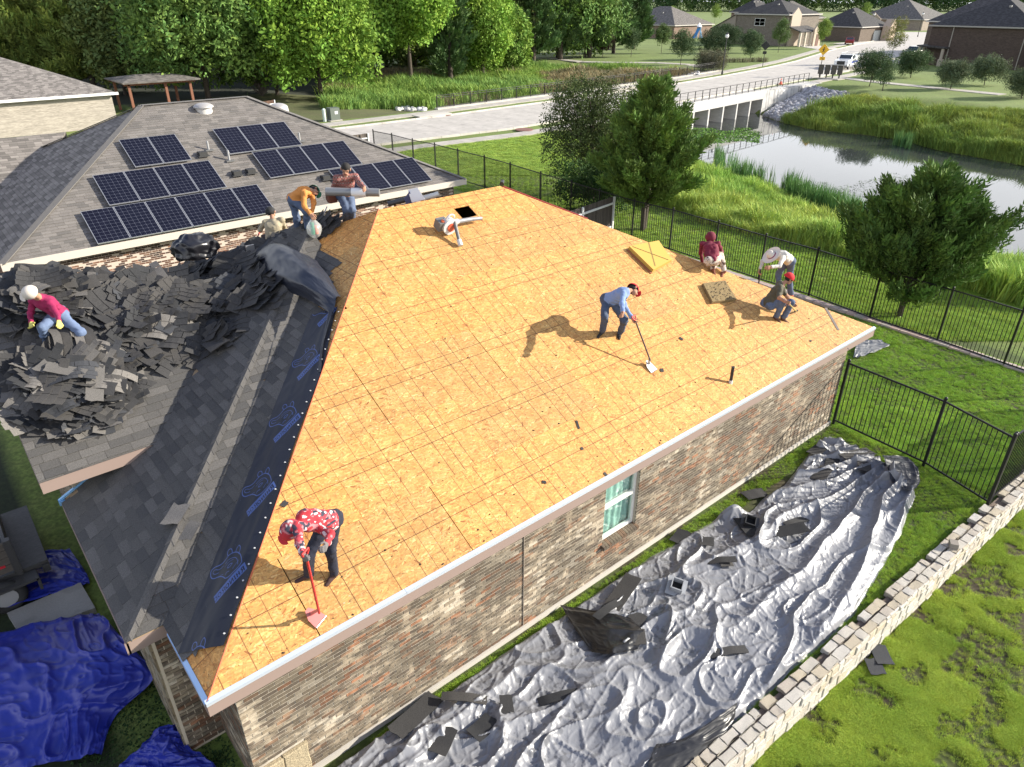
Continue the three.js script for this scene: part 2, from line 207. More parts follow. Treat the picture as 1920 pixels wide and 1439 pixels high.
// ---------- culvert bridge ----------
{
  const t = thing('culvert_bridge', 'pale concrete culvert bridge with five dark openings over the pond', 'bridge');
  const stain = tex(512, 512, (u, v, i, j) => { const k = .72 + .2 * tn(u, v, 8, 4, 41) + .08 * hash3(i, j, 9), s = smooth(.5, .75, tn(u, 0, 32, 3, 5) * .7 + tn(u, v, 16, 2, 8) * .3); return [k - .22 * s, k - .22 * s, k - .21 * s]; }, .12);
  const cm = M([.66, .65, .63], .9, { map: stain }), dk = M([.62, .61, .59], .95, { map: stain });
  const dir = new THREE.Vector2(BR1[0] - BR0[0], BR1[1] - BR0[1]).normalize(), turn = Math.atan2(dir.y, dir.x);
  const L = (s, k, h) => V(BR0[0] + dir.x * s - dir.y * k, BR0[1] + dir.y * s + dir.x * k, h);   // s along the face, k behind it
  const B = (s, k, h, ds, dk2, dh) => { const p = L(s, k, h), g = new THREE.BoxGeometry(ds, dh, dk2); g.rotateY(turn); return g.translate(p.x, p.y, p.z); };
  const len = Math.hypot(BR1[0] - BR0[0], BR1[1] - BR0[1]), o0 = 4.4, pit = 3.12;
  mesh('parapet', B(len / 2, .15, -.42, len, .3, 1.0), cm, t);
  const wing = (P, name) => mesh(name, slab(P.map(([s, h]) => L(s, .02, h)), .28, L(1, 0, 0).sub(L(0, 0, 0))), cm, t);
  mesh('abutment', B(o0 / 2 + .05, .16, -2.05, o0 - .1, .26, 2.2), cm, t);
  mesh('wing_wall', [slab([L(o0 + pit * 6, 0, -.9), L(o0 + pit * 6, 0, -3.2), L(o0 + pit * 6 + .9, -.25, -3.2), L(len, -1.6, -.4), L(len, -1.6, .05), L(o0 + pit * 6, 0, .06)], .0, L(1, 0, 0)), slab([L(o0 + pit * 6 - .1, .3, .06), L(len, .3, .05), L(len, -1.6, .05), L(o0 + pit * 6 - .1, -.01, .06)], .1, L(1, 0, 0))], cm, t);
  for (let k = 0; k < 7; k++) { mesh('pier', B(o0 + pit * k, 6, -2.1, .26, 12, 2.35), k < 6 ? cm : dk, t); }
  mesh('deck_soffit', B(o0 + pit * 3, 6.2, -.82, pit * 6, 11.6, .2), dk, t);
  mesh('deck', B(len / 2, 6.2, -.3, len - .4, 11.7, .55), dk, t);
  mesh('back_wall', B(o0 + pit * 3, 12.1, -2, pit * 6, .2, 2.4), dk, t);
  // railing on the parapet
  const rl = thing('bridge_railing', 'black steel railing with slim posts along the culvert parapet', 'railing'), bk = M([.015, .015, .016], .5, { metalness: .3 });
  for (let k = 0; k <= 24; k++) mesh('post', rod(L(.3 + k * (len - .6) / 24, .15, .07), L(.3 + k * (len - .6) / 24, .15, 1.12), .045, .045, 6), bk, rl);
  for (const h of [1.12, .8, .5, .2]) mesh('rail', rod(L(.3, .15, h), L(len - .3, .15, h), h > 1 ? .035 : .012, h > 1 ? .035 : .012, 6), bk, rl);
  const cp = L(len * .84, 1.3, .075), cone = thing('traffic_cone', 'small orange traffic cone on the bridge pavement', 'traffic cone', cp);
  mesh('cone_body', new THREE.ConeGeometry(.2, .75, 14).translate(0, .4, 0), M([.7, .08, .03], .6), cone); mesh('base', bx(0, 0, .02, .42, .42, .04), M([.6, .07, .03], .6), cone); mesh('reflective_band', new THREE.CylinderGeometry(.105, .135, .12, 14).translate(0, .42, 0), M([.75, .75, .75], .5), cone);
  // far railing and the one beyond it
  const railing = (P, hgt, step, label, gap) => { const r = thing('steel_railing', label, 'railing'); for (let i = 0; i < P.length - 1; i++) { const a = P[i], b = P[i + 1], n = Math.round(a.distanceTo(b) / step); for (let k = 0; k <= n; k++) { const q = a.clone().lerp(b, k / n); mesh('post', rod(q, q.clone().setY(q.y + hgt), .05, .05, 6), bk, r); } const up = k => [a.clone().setY(a.y + k), b.clone().setY(b.y + k)]; for (const k of [hgt, hgt - .18, .12]) mesh('rail', rod(...up(k), .03, .03, 5), bk, r); const m = Math.round(a.distanceTo(b) / gap), bal = []; for (let k = 0; k < m; k++) { const q = a.clone().lerp(b, (k + .5) / m); bal.push(rod(q.clone().setY(q.y + .12), q.clone().setY(q.y + hgt - .18), .012, .012, 4)); } stuff(mesh('balusters', bal, bk, r)); } return r; };
  const fr = a => V(a, cf(a) + 4.2, .12);
  mesh('railing_footing', strip(a => cf(a) + 3.9, a => cf(a) + 4.5, 42.5, 99, .13, .8, 18), concreteWhite).userData = { label: 'long low concrete footing under the far roadside railing', category: 'footing' };
  railing([fr(42.6), fr(58), fr(75), fr(88), fr(98.5)], 1.15, 2.1, 'long black steel railing on the far side of the road', .14);
}
// riprap rocks
{
  const r = rng(5), mk = k => { const g = new THREE.IcosahedronGeometry(1, 1), p = g.attributes.position; for (let i = 0; i < p.count; i++) { const v = new THREE.Vector3().fromBufferAttribute(p, i), s = .7 + .5 * vn(v.x * 1.6 + k * 9, v.y * 1.6, v.z * 1.6); p.setXYZ(i, v.x * s, v.y * s * .7, v.z * s); } g.computeVertexNormals(); return g; };
  const gs = [0, 1, 2].map(mk), spots = [];
  const quad = [[1432, 217], [1478, 231], [1590, 178], [1516, 166]];
  for (let i = 0; i < 1700; i++) { const u = r(), v = r(), x = lerp(lerp(quad[0][0], quad[1][0], u), lerp(quad[3][0], quad[2][0], u), v), y = lerp(lerp(quad[0][1], quad[1][1], u), lerp(quad[3][1], quad[2][1], u), v); spots.push(gp(x, y)); }
  spots.sort((p, q) => p.distanceTo(CP) - q.distanceTo(CP));
  const bank = thing('riprap_bank', 'bank of loose grey rocks beside the culvert', 'rocks');
  const im = new THREE.InstancedMesh(gs[0], M([1, 1, 1], .9), spots.length); const m4 = new THREE.Matrix4(), q = new THREE.Quaternion(), e = new THREE.Euler();
  spots.forEach((p, i) => { const s = .16 + .28 * r() * r() + .06; q.setFromEuler(e.set(r() * 6, r() * 6, r() * 6)); m4.compose(p.clone().setY(p.y + s * .25), q, new THREE.Vector3(s, s, s)); im.setMatrixAt(i, m4); const k = .16 + .3 * r(); im.setColorAt(i, new THREE.Color().setRGB(k, k * .98, k * 1.02)); });
  im.name = 'rocks'; im.castShadow = im.receiveShadow = true; bank.add(stuff(im));
  const b2 = thing('riprap_bank', 'strip of pale loose rocks at the end of the far railing', 'rocks'), im2 = new THREE.InstancedMesh(gs[1], M([1, 1, 1], .9), 260);
  for (let i = 0; i < 260; i++) { const k = i < 150, p = k ? gp(lerp(742, 800, r()), lerp(199, 208, r())) : gp(lerp(1240, 1310, r()), lerp(136, 142, r())), s = .12 + .2 * r(); q.setFromEuler(e.set(r() * 6, r() * 6, r() * 6)); m4.compose(p.setY(p.y + s * .2), q, new THREE.Vector3(s, s, s)); im2.setMatrixAt(i, m4); const c = .4 + .25 * r(); im2.setColorAt(i, new THREE.Color().setRGB(c, c * .97, c * .93)); }
  im2.name = 'rocks'; im2.castShadow = true; b2.add(stuff(im2));
}
// ---------- the house being re-roofed ----------
const house = thing('brick_house', 'single storey brick house with its hip roof stripped to bare boards', 'house');
const fasciaMat = M([.25, .185, .158], .6), dripMat = M([.62, .68, .75], .35, { metalness: .5 }), soffitMat = M([.3, .22, .19], .8);
const brickBump = rep(bumpTex, 1);
// a running-bond wall face: O lower corner, U along, N outwards; holes as [u0, u1, v0, v1]
function brickFace(parent, O, U, N, len, hgt, holes, pick, o = {}) {
  const { L = .205, C = .0672, j = .0125, tones, base, out = .006, most = 300, seed = 1, rest = 'further_bricks', name = 'brick' } = o, r = rng(seed), items = [], rows = Math.floor(hgt / C);
  for (let k = 0; k < rows; k++) { let u = -(k % 2) * L / 2 - r() * .02; while (u < len) {
    let u0 = Math.max(u + j / 2, 0), u1 = Math.min(u + L - j / 2, len); const v0 = k * C + j / 2, v1 = (k + 1) * C - j / 2; u += L;
    let skip = false; for (const [a0, a1, b0, b1] of holes) if (v1 > b0 && v0 < b1) { if (u0 >= a0 && u1 <= a1) skip = true; else if (u0 < a0 && u1 > a0) u1 = a0; else if (u0 < a1 && u1 > a1) u0 = a1; }
    if (skip || u1 - u0 < .03) continue;
    const d = out + .004 * (r() - .5), g = new THREE.BoxGeometry(u1 - u0, v1 - v0, .03), w = new THREE.Matrix4().makeBasis(U, YUP, N);
    { const uv = g.attributes.uv, q = g.attributes.position; for (let i = 0; i < uv.count; i++) uv.setXY(i, (u0 + u1) / 2 + q.getX(i), (v0 + v1) / 2 + q.getY(i)); } g.rotateZ((r() - .5) * .004); g.applyMatrix4(w); const p = O.clone().addScaledVector(U, (u0 + u1) / 2).addScaledVector(YUP, (v0 + v1) / 2).addScaledVector(N, d - .015); g.translate(p.x, p.y, p.z);
    items.push({ geo: g, c: pick((u0 + u1) / 2, v0, r) });
  } }
  pieces(parent, name, rest, items, tones, base, most);
}
const smearTex = tex(512, 512, (u, v, i, j) => { const s = tn(u, v, 6, 5, 61), f = tn(u, v, 96, 3, 62), st = tn(u, v * 3 % 1, 24, 3, 66), k = .64 + .36 * smooth(.46, .66, s * .55 + st * .45) * (.75 + .25 * f) + .12 * (f - .5) + .08 * (hash3(i, j, 4) - .5); return [k, k * .985, k * .955]; }, .3);
const brickBase = M([1, 1, 1], .92, { bumpMap: rep(bumpTex, 2), bumpScale: .004, map: smearTex });
const frontTones = [[.25, .205, .155], [.29, .24, .18], [.20, .16, .125], [.33, .275, .21], [.37, .315, .245], [.33, .165, .095], [.28, .18, .12], [.46, .40, .32], [.52, .465, .39], [.22, .175, .135]];
const frontPick = (u, v, r) => { const s = fbm(u * .9, v * 3.2, 2, 3), x = r(); if (s > .53 && x < (s - .5) * 2) return r() < .6 ? 7 : 8; if (s < .48 && x < .22) return r() < .6 ? 5 : 6; return [0, 1, 2, 3, 4, 0, 1, 9, 6][Math.floor(r() * 9)]; };
const mortar = M([.60, .53, .43], .95, { map: grainTex, bumpMap: brickBump, bumpScale: .003 });
const WB = 6.72, WA0 = 1.16, WA1 = 16.66, WT = 2.62;                 // wall face, its ends, its top
const win = [7.92, 8.86, .86, 2.32];
{
  const wall = new THREE.Group(); wall.name = 'wall'; house.add(wall);
  const parts = [[WA0, win[0], 0, WT], [win[1], WA1, 0, WT], [win[0], win[1], 0, win[2] - .1], [win[0], win[1], win[3], WT]];
  mesh('mortar_backing', parts.map(([a, b, c, d]) => bx((a + b) / 2, WB + .14, (c + d) / 2, b - a, .26, d - c)), mortar, wall);
  mesh('mortar_backing', [bx(WA0 + .13, 10.2, WT / 2, .24, 6.6, WT), bx(WA1 - .13, 12.8, WT / 2, .24, 11.9, WT), bx(8.9, 18.95, WT / 2, 15.4, .24, WT)], mortar, wall);
  brickFace(wall, V(WA0, WB + .01, .1), V(1, 0), V(0, -1), WA1 - WA0, WT - .1, [[win[0] - WA0, win[1] - WA0, win[2] - .21, win[3] - .1], [-.1, .72, -.1, .62]], frontPick, { tones: frontTones, base: brickBase });
  mesh('foundation', bx((WA0 + WA1) / 2, WB + .12, .04, WA1 - WA0 + .02, .3, .12), concreteWhite, wall);
  // left and right end walls
    brickFace(wall, V(WA0 - .002, 8.3, .1), V(0, -1), V(-1, 0), 1.55, WT - .1, [], frontPick, { tones: frontTones, base: brickBase, most: 120, rest: 'end_wall_bricks', seed: 4 });
  brickFace(wall, V(WA1 + .002, WB + .02, .1), V(0, 1), V(1, 0), 12, WT - .1, [], frontPick, { tones: frontTones, base: brickBase, most: 0, rest: 'end_wall_bricks', seed: 5 });
  // expansion joint in the brickwork
  mesh('expansion_joint', bx(5.95, WB - .004, 1.36, .008, .02, 2.45), M([.3, .25, .2], .9), wall);
  // limestone at the corner
  const r = rng(8), st = M([.55, .45, .29], .9, { map: grainTex, bumpMap: brickBump, bumpScale: .02 });
  for (const [a0, a1, h0, h1] of [[1.16, 1.52, .34, .74], [1.54, 1.88, .30, .72], [1.16, 1.45, .02, .32], [1.47, 1.88, .0, .28]]) { const P = [[a0, h0], [(a0 + a1) / 2, h0 + .02 * r()], [a1, h0 + .02 * r()], [a1 - .03 * r(), (h0 + h1) / 2], [a1, h1 - .05 * r()], [a0 + .03 * r(), h1 - .04 * r()]]; const s = new THREE.Shape(P.map(([x, y]) => new THREE.Vector2(x, y))), g = new THREE.ExtrudeGeometry(s, { depth: .05, bevelSize: .015, bevelThickness: .015, bevelSegments: 1 }); g.translate(0, 0, -WB - .0); mesh('limestone', g, st, wall); }
}
{ // window
  const w = new THREE.Group(); w.name = 'window'; house.add(w);
  const wf = M([.72, .70, .66], .5), [a0, a1, h0, h1] = win, am = (a0 + a1) / 2, B = WB + .12;
  const fr = (a, h, sa, sh, n) => mesh(n, bx(a, B, h, sa, .07, sh), wf, w);
  fr(a0 + .025, (h0 + h1) / 2, .05, h1 - h0 - .002, 'frame'); fr(a1 - .025, (h0 + h1) / 2, .05, h1 - h0 - .002, 'frame'); fr(am, h0 + .03, a1 - a0 - .1, .06, 'frame'); fr(am, h1 - .03, a1 - a0 - .1, .06, 'frame');
  mesh('meeting_rail', bx(am, B - .012, 1.62, a1 - a0 - .1, .075, .055), wf, w);
  const gl = M([.9, .97, .95], .02, { transmission: 1, thickness: 0, ior: 1.5 });
  mesh('upper_pane', bx(am, B + .012, 1.96, a1 - a0 - .1, .006, .62), gl, w); mesh('lower_pane', bx(am, B, 1.245, a1 - a0 - .1, .006, .69), gl, w);
  const cw = 1.0, g = new THREE.PlaneGeometry(cw, 1.5, 50, 60), p = g.attributes.position;
  for (let i = 0; i < p.count; i++) { const x = p.getX(i), y = p.getY(i); p.setZ(i, .012 * Math.sin(x * 38 + 2 * fbm(y * 2, x * 2)) + .05 * (fbm(x * 7 + y * 2, y * 5 - x * 3, 3, 3) - .5)); } g.computeVertexNormals(); g.translate(am, (h0 + h1) / 2, -B - .07);
  mesh('sheet_behind_glass', g, M([.34, .46, .42], .7), w);
  mesh('room_back', bx(am, B + .6, 1.6, 2.2, .02, 2.2), M([.05, .05, .05], 1), w);
  const r = rng(12), items = []; for (let k = 0; k < 14; k++) { const gg = new THREE.BoxGeometry(.062, .085, .17); gg.rotateX(.22); gg.translate(a0 - .03 + (k + .5) * .0715, h0 - .055, -(WB + .005) ); items.push({ geo: gg, c: [0, 2, 5, 6, 1, 9][Math.floor(r() * 6)] }); }
  pieces(w, 'sill_brick', 'sill_brick_rest', items, frontTones, brickBase);
  mesh('sill_bed', bx(am, WB + .06, h0 - .1, a1 - a0, .1, .1), mortar, w);
}
// ---------- boarded roof ----------
const osbTex = [0, 1].map(k => canvasTex(2048, 1024, (c, W, H) => {
  const r = rng(40 + k); c.fillStyle = 'rgb(207,160,98)'; c.fillRect(0, 0, W, H);
  for (let i = 0; i < 9000; i++) { const x = r() * W, y = r() * H, l = 28 + r() * 80, w = 7 + r() * 20, a = (r() - .5) * (r() < .6 ? 1.1 : 3.1), t = r(), br = .8 + .32 * r();
    const col = t < .55 ? [214, 166, 100] : t < .82 ? [231, 191, 126] : t < .93 ? [190, 134, 76] : t < .985 ? [240, 208, 152] : [160, 101, 55];
    c.save(); c.translate(x, y); c.rotate(a); c.globalAlpha = .5 + .4 * r(); c.fillStyle = `rgb(${col.map(v => Math.round(Math.min(250, v * br))).join(',')})`; c.beginPath(); c.moveTo(-l / 2, -w * .3); c.lineTo(-l * .3, -w / 2); c.lineTo(l * .4, -w * .45); c.lineTo(l / 2, w * .2); c.lineTo(l * .2, w / 2); c.lineTo(-l * .45, w * .4); c.fill(); if (r() < .2) { c.globalAlpha = .35; c.strokeStyle = 'rgb(120,74,40)'; c.lineWidth = 1.4; c.stroke(); } c.restore(); }
  c.globalAlpha = .2; for (let i = 0; i < 60; i++) { const x = r() * W, y = r() * H, s = 60 + r() * 150; const g = c.createRadialGradient(x, y, 0, x, y, s); g.addColorStop(0, r() < .5 ? 'rgb(186,124,64)' : 'rgb(236,200,140)'); g.addColorStop(1, 'rgba(200,150,90,0)'); c.fillStyle = g; c.fillRect(x - s, y - s, 2 * s, 2 * s); }
  // lines stamped at the mill, old nails and staples
  c.globalAlpha = .75; c.strokeStyle = 'rgb(92,58,30)';
  const sx = W / 2.44, sy = H / 1.25; for (const x of [.406, .61, .813, 1.22, 1.626, 1.83, 2.03]) { c.lineWidth = 7 + 5 * r(); c.globalAlpha = .42 + .5 * r(); c.beginPath(); c.moveTo(x * sx, 0); c.lineTo(x * sx + (r() - .5) * 4, H); c.stroke(); }
  for (const y of [.36, .58]) { c.lineWidth = 10; c.globalAlpha = .74; c.beginPath(); c.moveTo(0, y * sy); c.lineTo(W, y * sy); c.stroke(); }
  for (const y of [.97]) { c.lineWidth = 5; c.globalAlpha = .35; c.beginPath(); c.moveTo(0, y * sy); c.lineTo(W, y * sy); c.stroke(); }
  c.globalAlpha = .85; c.fillStyle = 'rgb(70,42,22)'; for (let i = 0; i < 240; i++) { const x = r() * W, y = r() * H; c.fillRect(x, y, 4 + r() * 10, 3 + r() * 6); }
  c.globalAlpha = .8; c.strokeStyle = 'rgb(60,38,20)'; c.lineWidth = 4; for (let i = 0; i < 9; i++) { let x = r() * W, y = r() * H; c.beginPath(); c.moveTo(x, y); for (let k = 0; k < 3; k++) { x += (r() - .5) * 50; y += (r() - .2) * 30; c.lineTo(x, y); } c.stroke(); }
  c.fillStyle = 'rgb(214,205,214)'; for (let i = 0; i < 5; i++) { c.globalAlpha = .6; c.fillRect(r() * W, r() * H, 10 + r() * 14, 8); }
}));
const osbMats = osbTex.flatMap(t => [[.77, .70, .57], [.83, .70, .53], [.69, .64, .55]].map(c => M(c, .78, { map: t, bumpMap: t, bumpScale: .0012 })));
const edgeMat = M([.42, .16, .08], .9);
// board faces: O eave corner, U along the eave, S up the slope, poly in (u, v), holes as (u0, u1, v0, v1)
function boards(parent, O, U, S, poly, hole, seed, row = 1.25, off = [1.45, .3, 1.505, .7, 2.1, .4, 1.2]) {
  const r = rng(seed), N = new THREE.Vector3().crossVectors(U, S).normalize(); if (N.y < 0) N.negate();
  const us = poly.map(p => p[0]), vs = poly.map(p => p[1]), u0 = Math.min(...us), u1 = Math.max(...us), vm = Math.max(...vs);
  for (let k = 0; k * row < vm; k++) for (let u = u0 - 2.44 + off[k % off.length] % 2.44; u < u1; u += 2.44) {
    const gap = .004 + (seed === 3 && (k === 2 && Math.abs(u - 3.945) < .1 || k === 0 && Math.abs(u - 1.45) < .1) ? .018 : r() < .03 ? .006 : 0), x0 = u + gap / 2, x1 = u + 2.44 - gap / 2, y0 = k * row + .0015, y1 = (k + 1) * row - .0015;
    let rects = [[x0, x1, y0, y1]];
    if (hole && x1 > hole[0] && x0 < hole[1] && y1 > hole[2] && y0 < hole[3]) { const [p, q, s, t] = hole; rects = [[x0, Math.max(x0, p), y0, y1], [Math.min(x1, q), x1, y0, y1], [Math.max(x0, p), Math.min(x1, q), y0, s], [Math.max(x0, p), Math.min(x1, q), t, y1]].filter(e => e[1] - e[0] > .01 && e[3] - e[2] > .01); }
    const lift = (r() - .5) * .002, flip = r() < .5, mm = osbMats[Math.floor(r() * osbMats.length)], geos = [];
    for (const [a, b, c, d] of rects) { const pl = clipConvex([[a, c], [b, c], [b, d], [a, d]], poly); if (pl.length > 2 && polyArea(pl) > .004) { const pts = pl.map(([x, y]) => O.clone().addScaledVector(U, x).addScaledVector(S, y).addScaledVector(N, lift)); const g = slab(pts, .011, U); const P = g.attributes.position, uv = g.attributes.uv, w = new THREE.Vector3(); for (let i = 0; i < P.count; i++) { w.fromBufferAttribute(P, i).sub(O); let x = (w.dot(U) - u) / 2.44, y = (w.dot(S) - k * row) / row; uv.setXY(i, flip ? 1 - x : x, y); } geos.push(g); } }
    if (geos.length) mesh('board', geos, mm, parent);
  }
}
const S5 = Math.sqrt(1.25), SL = APEX * S5, upS = V(0, 1, .5).normalize(), upL = V(1, 0, .5).normalize(), upR = V(-1, 0, .5).normalize(), upN = V(0, -1, .5).normalize();
const roof = new THREE.Group(); roof.name = 'roof'; house.add(roof);
const LEN = AB - AA, DEP = APEX * 2;
const holeUV = [8.93 - AA, 9.32 - AA, (12.17 - BE) * S5, (12.48 - BE) * S5];
boards(roof, V(AA, BE, HE), V(1, 0), upS, [[0, 0], [LEN, 0], [LEN - APEX, SL], [APEX, SL]], holeUV, 3);
boards(roof, V(AA, BE + DEP, HE), V(0, -1), upL, [[0, 0], [DEP, 0], [APEX, SL]], null, 5);
boards(roof, V(AB, BE, HE), V(0, 1), upR, [[0, 0], [DEP, 0], [APEX, SL]], null, 7);
boards(roof, V(AB, BE + DEP, HE), V(-1, 0), upN, [[0, 0], [LEN, 0], [LEN - APEX, SL], [APEX, SL]], null, 9);
// rafters seen through the hole and at gaps
for (const a of [8.72, 9.5]) mesh('rafter', beam(V(a, BE + 4.4, HE + 2.2 - .1), V(a, BE + 6.3, HE + 3.15 - .1), .04, .14), M([.35, .24, .13], .9), roof);
mesh('attic_floor', bx(8.9, 12.8, 2.62, 15.5, 12.2, .04), M([.04, .04, .04], 1), roof);
// hip edges: strip of raw board edge along the near hip
mesh('hip_edge', rod(V(AA + .02, BE + .02, HE + .012), V(AA + APEX, BE + APEX, HE + APEX / 2 + .004), .011, .011, 5), M([.5, .13, .06], .85), roof);
mesh('eave_fascia', bx((AA + AB) / 2, BE + .012, HE - .115, LEN - .01, .024, .2), fasciaMat, roof);
mesh('eave_fascia', bx(AA + .012, BE + .78, HE - .115, .024, 1.5, .2), fasciaMat, roof);
mesh('eave_fascia', bx(AB - .012, BE + 6.5, HE - .115, .024, 13, .2), fasciaMat, roof);
mesh('soffit', bx((AA + AB) / 2, BE + .2, HE - .2, LEN - .06, .38, .02), soffitMat, roof);
mesh('soffit', bx(AA + .2, BE + .85, HE - .2, .36, 1.2, .02), soffitMat, roof);
const drip = (p, q, up, out) => slab([p.clone().addScaledVector(out, .012), q.clone().addScaledVector(out, .012), q.clone().addScaledVector(up, .05), p.clone().addScaledVector(up, .05)].map(v => v.setY(v.y + .008)), .004, q.clone().sub(p));
for (let k = 0; k < 6; k++) { const a = lerp(AA, AB, k / 6), b = lerp(AA, AB, (k + 1) / 6) - .004; mesh('drip_edge', [drip(V(a, BE, HE), V(b, BE, HE), upS, V(0, -1)), bx((a + b) / 2, BE - .012, HE - .012, b - a, .003, .045)], dripMat, roof); }
mesh('drip_edge', [drip(V(AA, BE + .01, HE), V(AA, BE + 1.35, HE), upL, V(-1, 0)), bx(AA - .012, BE + .68, HE - .012, .003, 1.34, .045)], M([.4, .55, .75], .35, { metalness: .4 }), roof);
// ---------- shingled parts ----------
const shTones = [[.098, .093, .088], [.115, .108, .10], [.082, .079, .077], [.13, .122, .114], [.10, .095, .089], [.145, .136, .127]];
const shBase = M([1, 1, 1], .93, { map: rep(speckle(11, .45, 1.25, 90), 2.2), bumpMap: rep(bumpTex, 3), bumpScale: .0016 });
// tabs laid in courses: O eave corner, U along, S up; poly convex in (u, v); skip(u, v) leaves a tab out
function shingles(parent, name, rest, O, U, S, poly, o = {}) {
  const { w = .30, e = .145, t = .009, tones = shTones, base = shBase, seed = 1, skip, most = 300, pick } = o, r = rng(seed), N = new THREE.Vector3().crossVectors(U, S).normalize(); if (N.y < 0) N.negate();
  const us = poly.map(p => p[0]), vs = poly.map(p => p[1]), items = [];
  for (let k = Math.floor(Math.min(...vs) / e); k * e < Math.max(...vs); k++) { let u = Math.min(...us) - r() * w - .2; while (u < Math.max(...us)) { const ww = w * (.72 + .55 * r()), x0 = u + .002, x1 = u + ww - .002, y0 = k * e, y1 = y0 + e; u += ww;
    if (skip && skip((x0 + x1) / 2, (y0 + y1) / 2, r)) continue;
    const pl = clipConvex([[x0, y0], [x1, y0], [x1, y1], [x0, y1]], poly); if (pl.length < 3 || polyArea(pl) < .0008) continue;
    const th = t * (.8 + .7 * r()), lift = v => th - (th - .002) * (v - y0) / e, P = [], UV = [], put = ([x, y], z) => { const p = O.clone().addScaledVector(U, x).addScaledVector(S, y).addScaledVector(N, z); P.push(p.x, p.y, p.z); UV.push(x, y); };
    for (let i = 1; i < pl.length - 1; i++) { put(pl[0], lift(pl[0][1])); put(pl[i], lift(pl[i][1])); put(pl[i + 1], lift(pl[i + 1][1])); }
    for (let i = 0; i < pl.length; i++) { const a = pl[i], b = pl[(i + 1) % pl.length]; if (a[1] > y1 - .001 && b[1] > y1 - .001) continue; put(a, lift(a[1])); put(a, 0); put(b, 0); put(a, lift(a[1])); put(b, 0); put(b, lift(b[1])); }
    const g = new THREE.BufferGeometry(); g.setAttribute('position', new THREE.Float32BufferAttribute(P, 3)); g.setAttribute('uv', new THREE.Float32BufferAttribute(UV, 2)); g.computeVertexNormals();
    items.push({ geo: g, c: pick ? pick((x0 + x1) / 2, y0, r) : Math.floor(r() * tones.length) }); } }
  pieces(parent, name, rest, items, tones, base, most);
}
{
  const f = new THREE.Group(); f.name = 'shingled_roof'; house.add(f);
  // planes in plan coordinates; main left face between the underlayment and the small wing's valley
  const uvL = ([a, b]) => [b, (a - AA) * S5];                        // LEFT: u = b, v up the slope
  const rag = (seed, k) => (u, v, r) => fbm(u * 2.3, v * 2.3, seed, 2) > k;
  // left face: between valley b = a + 7.08 and the sheet's edge b ~ a + 6.62, ragged
  shingles(f, 'shingle', 'further_shingles', V(AA, 0, HE + .012), V(0, 1), upL, [[6.34 + .55, .0], [7.87, 0], [7.87 + 5.2, 5.2 * S5], [6.34 + .55 + 5.2, 5.2 * S5]].map(([u, v]) => [u, v]), { seed: 21, most: 220, skip: (u, v, r) => u - v / S5 < 6.34 + .47 + .3 * fbm(v * 1.8, 2, 3, 2) + .12 * smooth(2.5, 4, v) });
  // the wing's own faces
  const deck = M([.3, .21, .12], .9);
  mesh('wing_deck', [slab([V(.35, 7.87, HE), V(.79, 7.87, HE), V(6.1, 13.18, HE + 2.655), V(6.1, 13.62, HE + 2.875)], .03, V(1, 0)), slab([V(.35, 7.87, HE), V(6.1, 13.62, HE + 2.875), V(4.7, 13.97, HE + 2.175), V(2.3, 11.57, HE + .975), V(.35, 11.57, HE)], .03, V(0, 1))], deck, f);
  shingles(f, 'shingle', 'further_shingles', V(0, 7.87, HE + .012), V(1, 0), upS, [[.35, 0], [.79, 0], [6.1, 5.31 * S5], [6.1, 5.75 * S5]], { seed: 22, most: 120 });
  shingles(f, 'shingle', 'further_shingles', V(.35, 0, HE + .012), V(0, 1), upL, [[7.87, 0], [11.57, 0], [14.3, 2.73 * 1 * S5], [14.3, 5.75 * S5], [13.62, 5.75 * S5]], { seed: 23, most: 300, skip: (u, v) => u > 11.6 && u > v / S5 + .35 + 9.3 });
  // caps along the wing's hip
  const r = rng(24), caps = []; for (let k = 0; k < 44; k++) { const t = .06 + k * .128, c = V(.35 + t, 7.87 + t, HE + t * .5 + .024), d = V(1, 1, .5).normalize(), half = .085 + .02 * r(); const P = []; for (const s of [-1, 0, 1]) for (const q of [0, .19]) P.push(c.clone().addScaledVector(d, q + (r() - .5) * .02).add(s < 0 ? V(-half, 0, -half * .5) : s > 0 ? V(0, -half, -half * .5) : V(0, 0, .004)).setY(c.y + q * .36 + (s ? -half * .46 : .006) + .012 * (1 - q / .19))); const g = new THREE.BufferGeometry(), ix = [0, 2, 1, 1, 2, 3, 2, 4, 3, 3, 4, 5, 0, 2, 4]; g.setAttribute('position', new THREE.Float32BufferAttribute(P.flatMap(p => [p.x, p.y, p.z]), 3)); g.setAttribute('uv', new THREE.Float32BufferAttribute(P.flatMap((p, i) => [i % 2 * .2, (i >> 1) * .12]), 2)); g.setIndex(ix); const ng = g.toNonIndexed(); ng.computeVertexNormals(); caps.push({ geo: ng, c: Math.floor(r() * 3) }); }
  pieces(f, 'hip_cap', 'hip_cap_rest', caps, [[.125, .117, .108], [.14, .131, .121], [.11, .103, .096]], shBase);
  mesh('wing_fascia', bx(.62, 7.87 + .012, HE - .10, .6, .024, .19), fasciaMat, f); mesh('wing_fascia', bx(.352, 9.7, HE - .1, .024, 3.66, .19), fasciaMat, f);
  mesh('rake_edge', [beam(V(.33, 11.59, HE + .03), V(1.45, 11.59, HE + .58), .05, .03), bx(.36, 11.57, HE, .09, .1, .07)], M([.2, .42, .68], .4, { metalness: .3 }), f);
  // tall entry gable beyond
  const W2L = [[.18, 0], [5.2, 0], [5.2, 2.9 * S5], [.18, 2.9 * S5]];
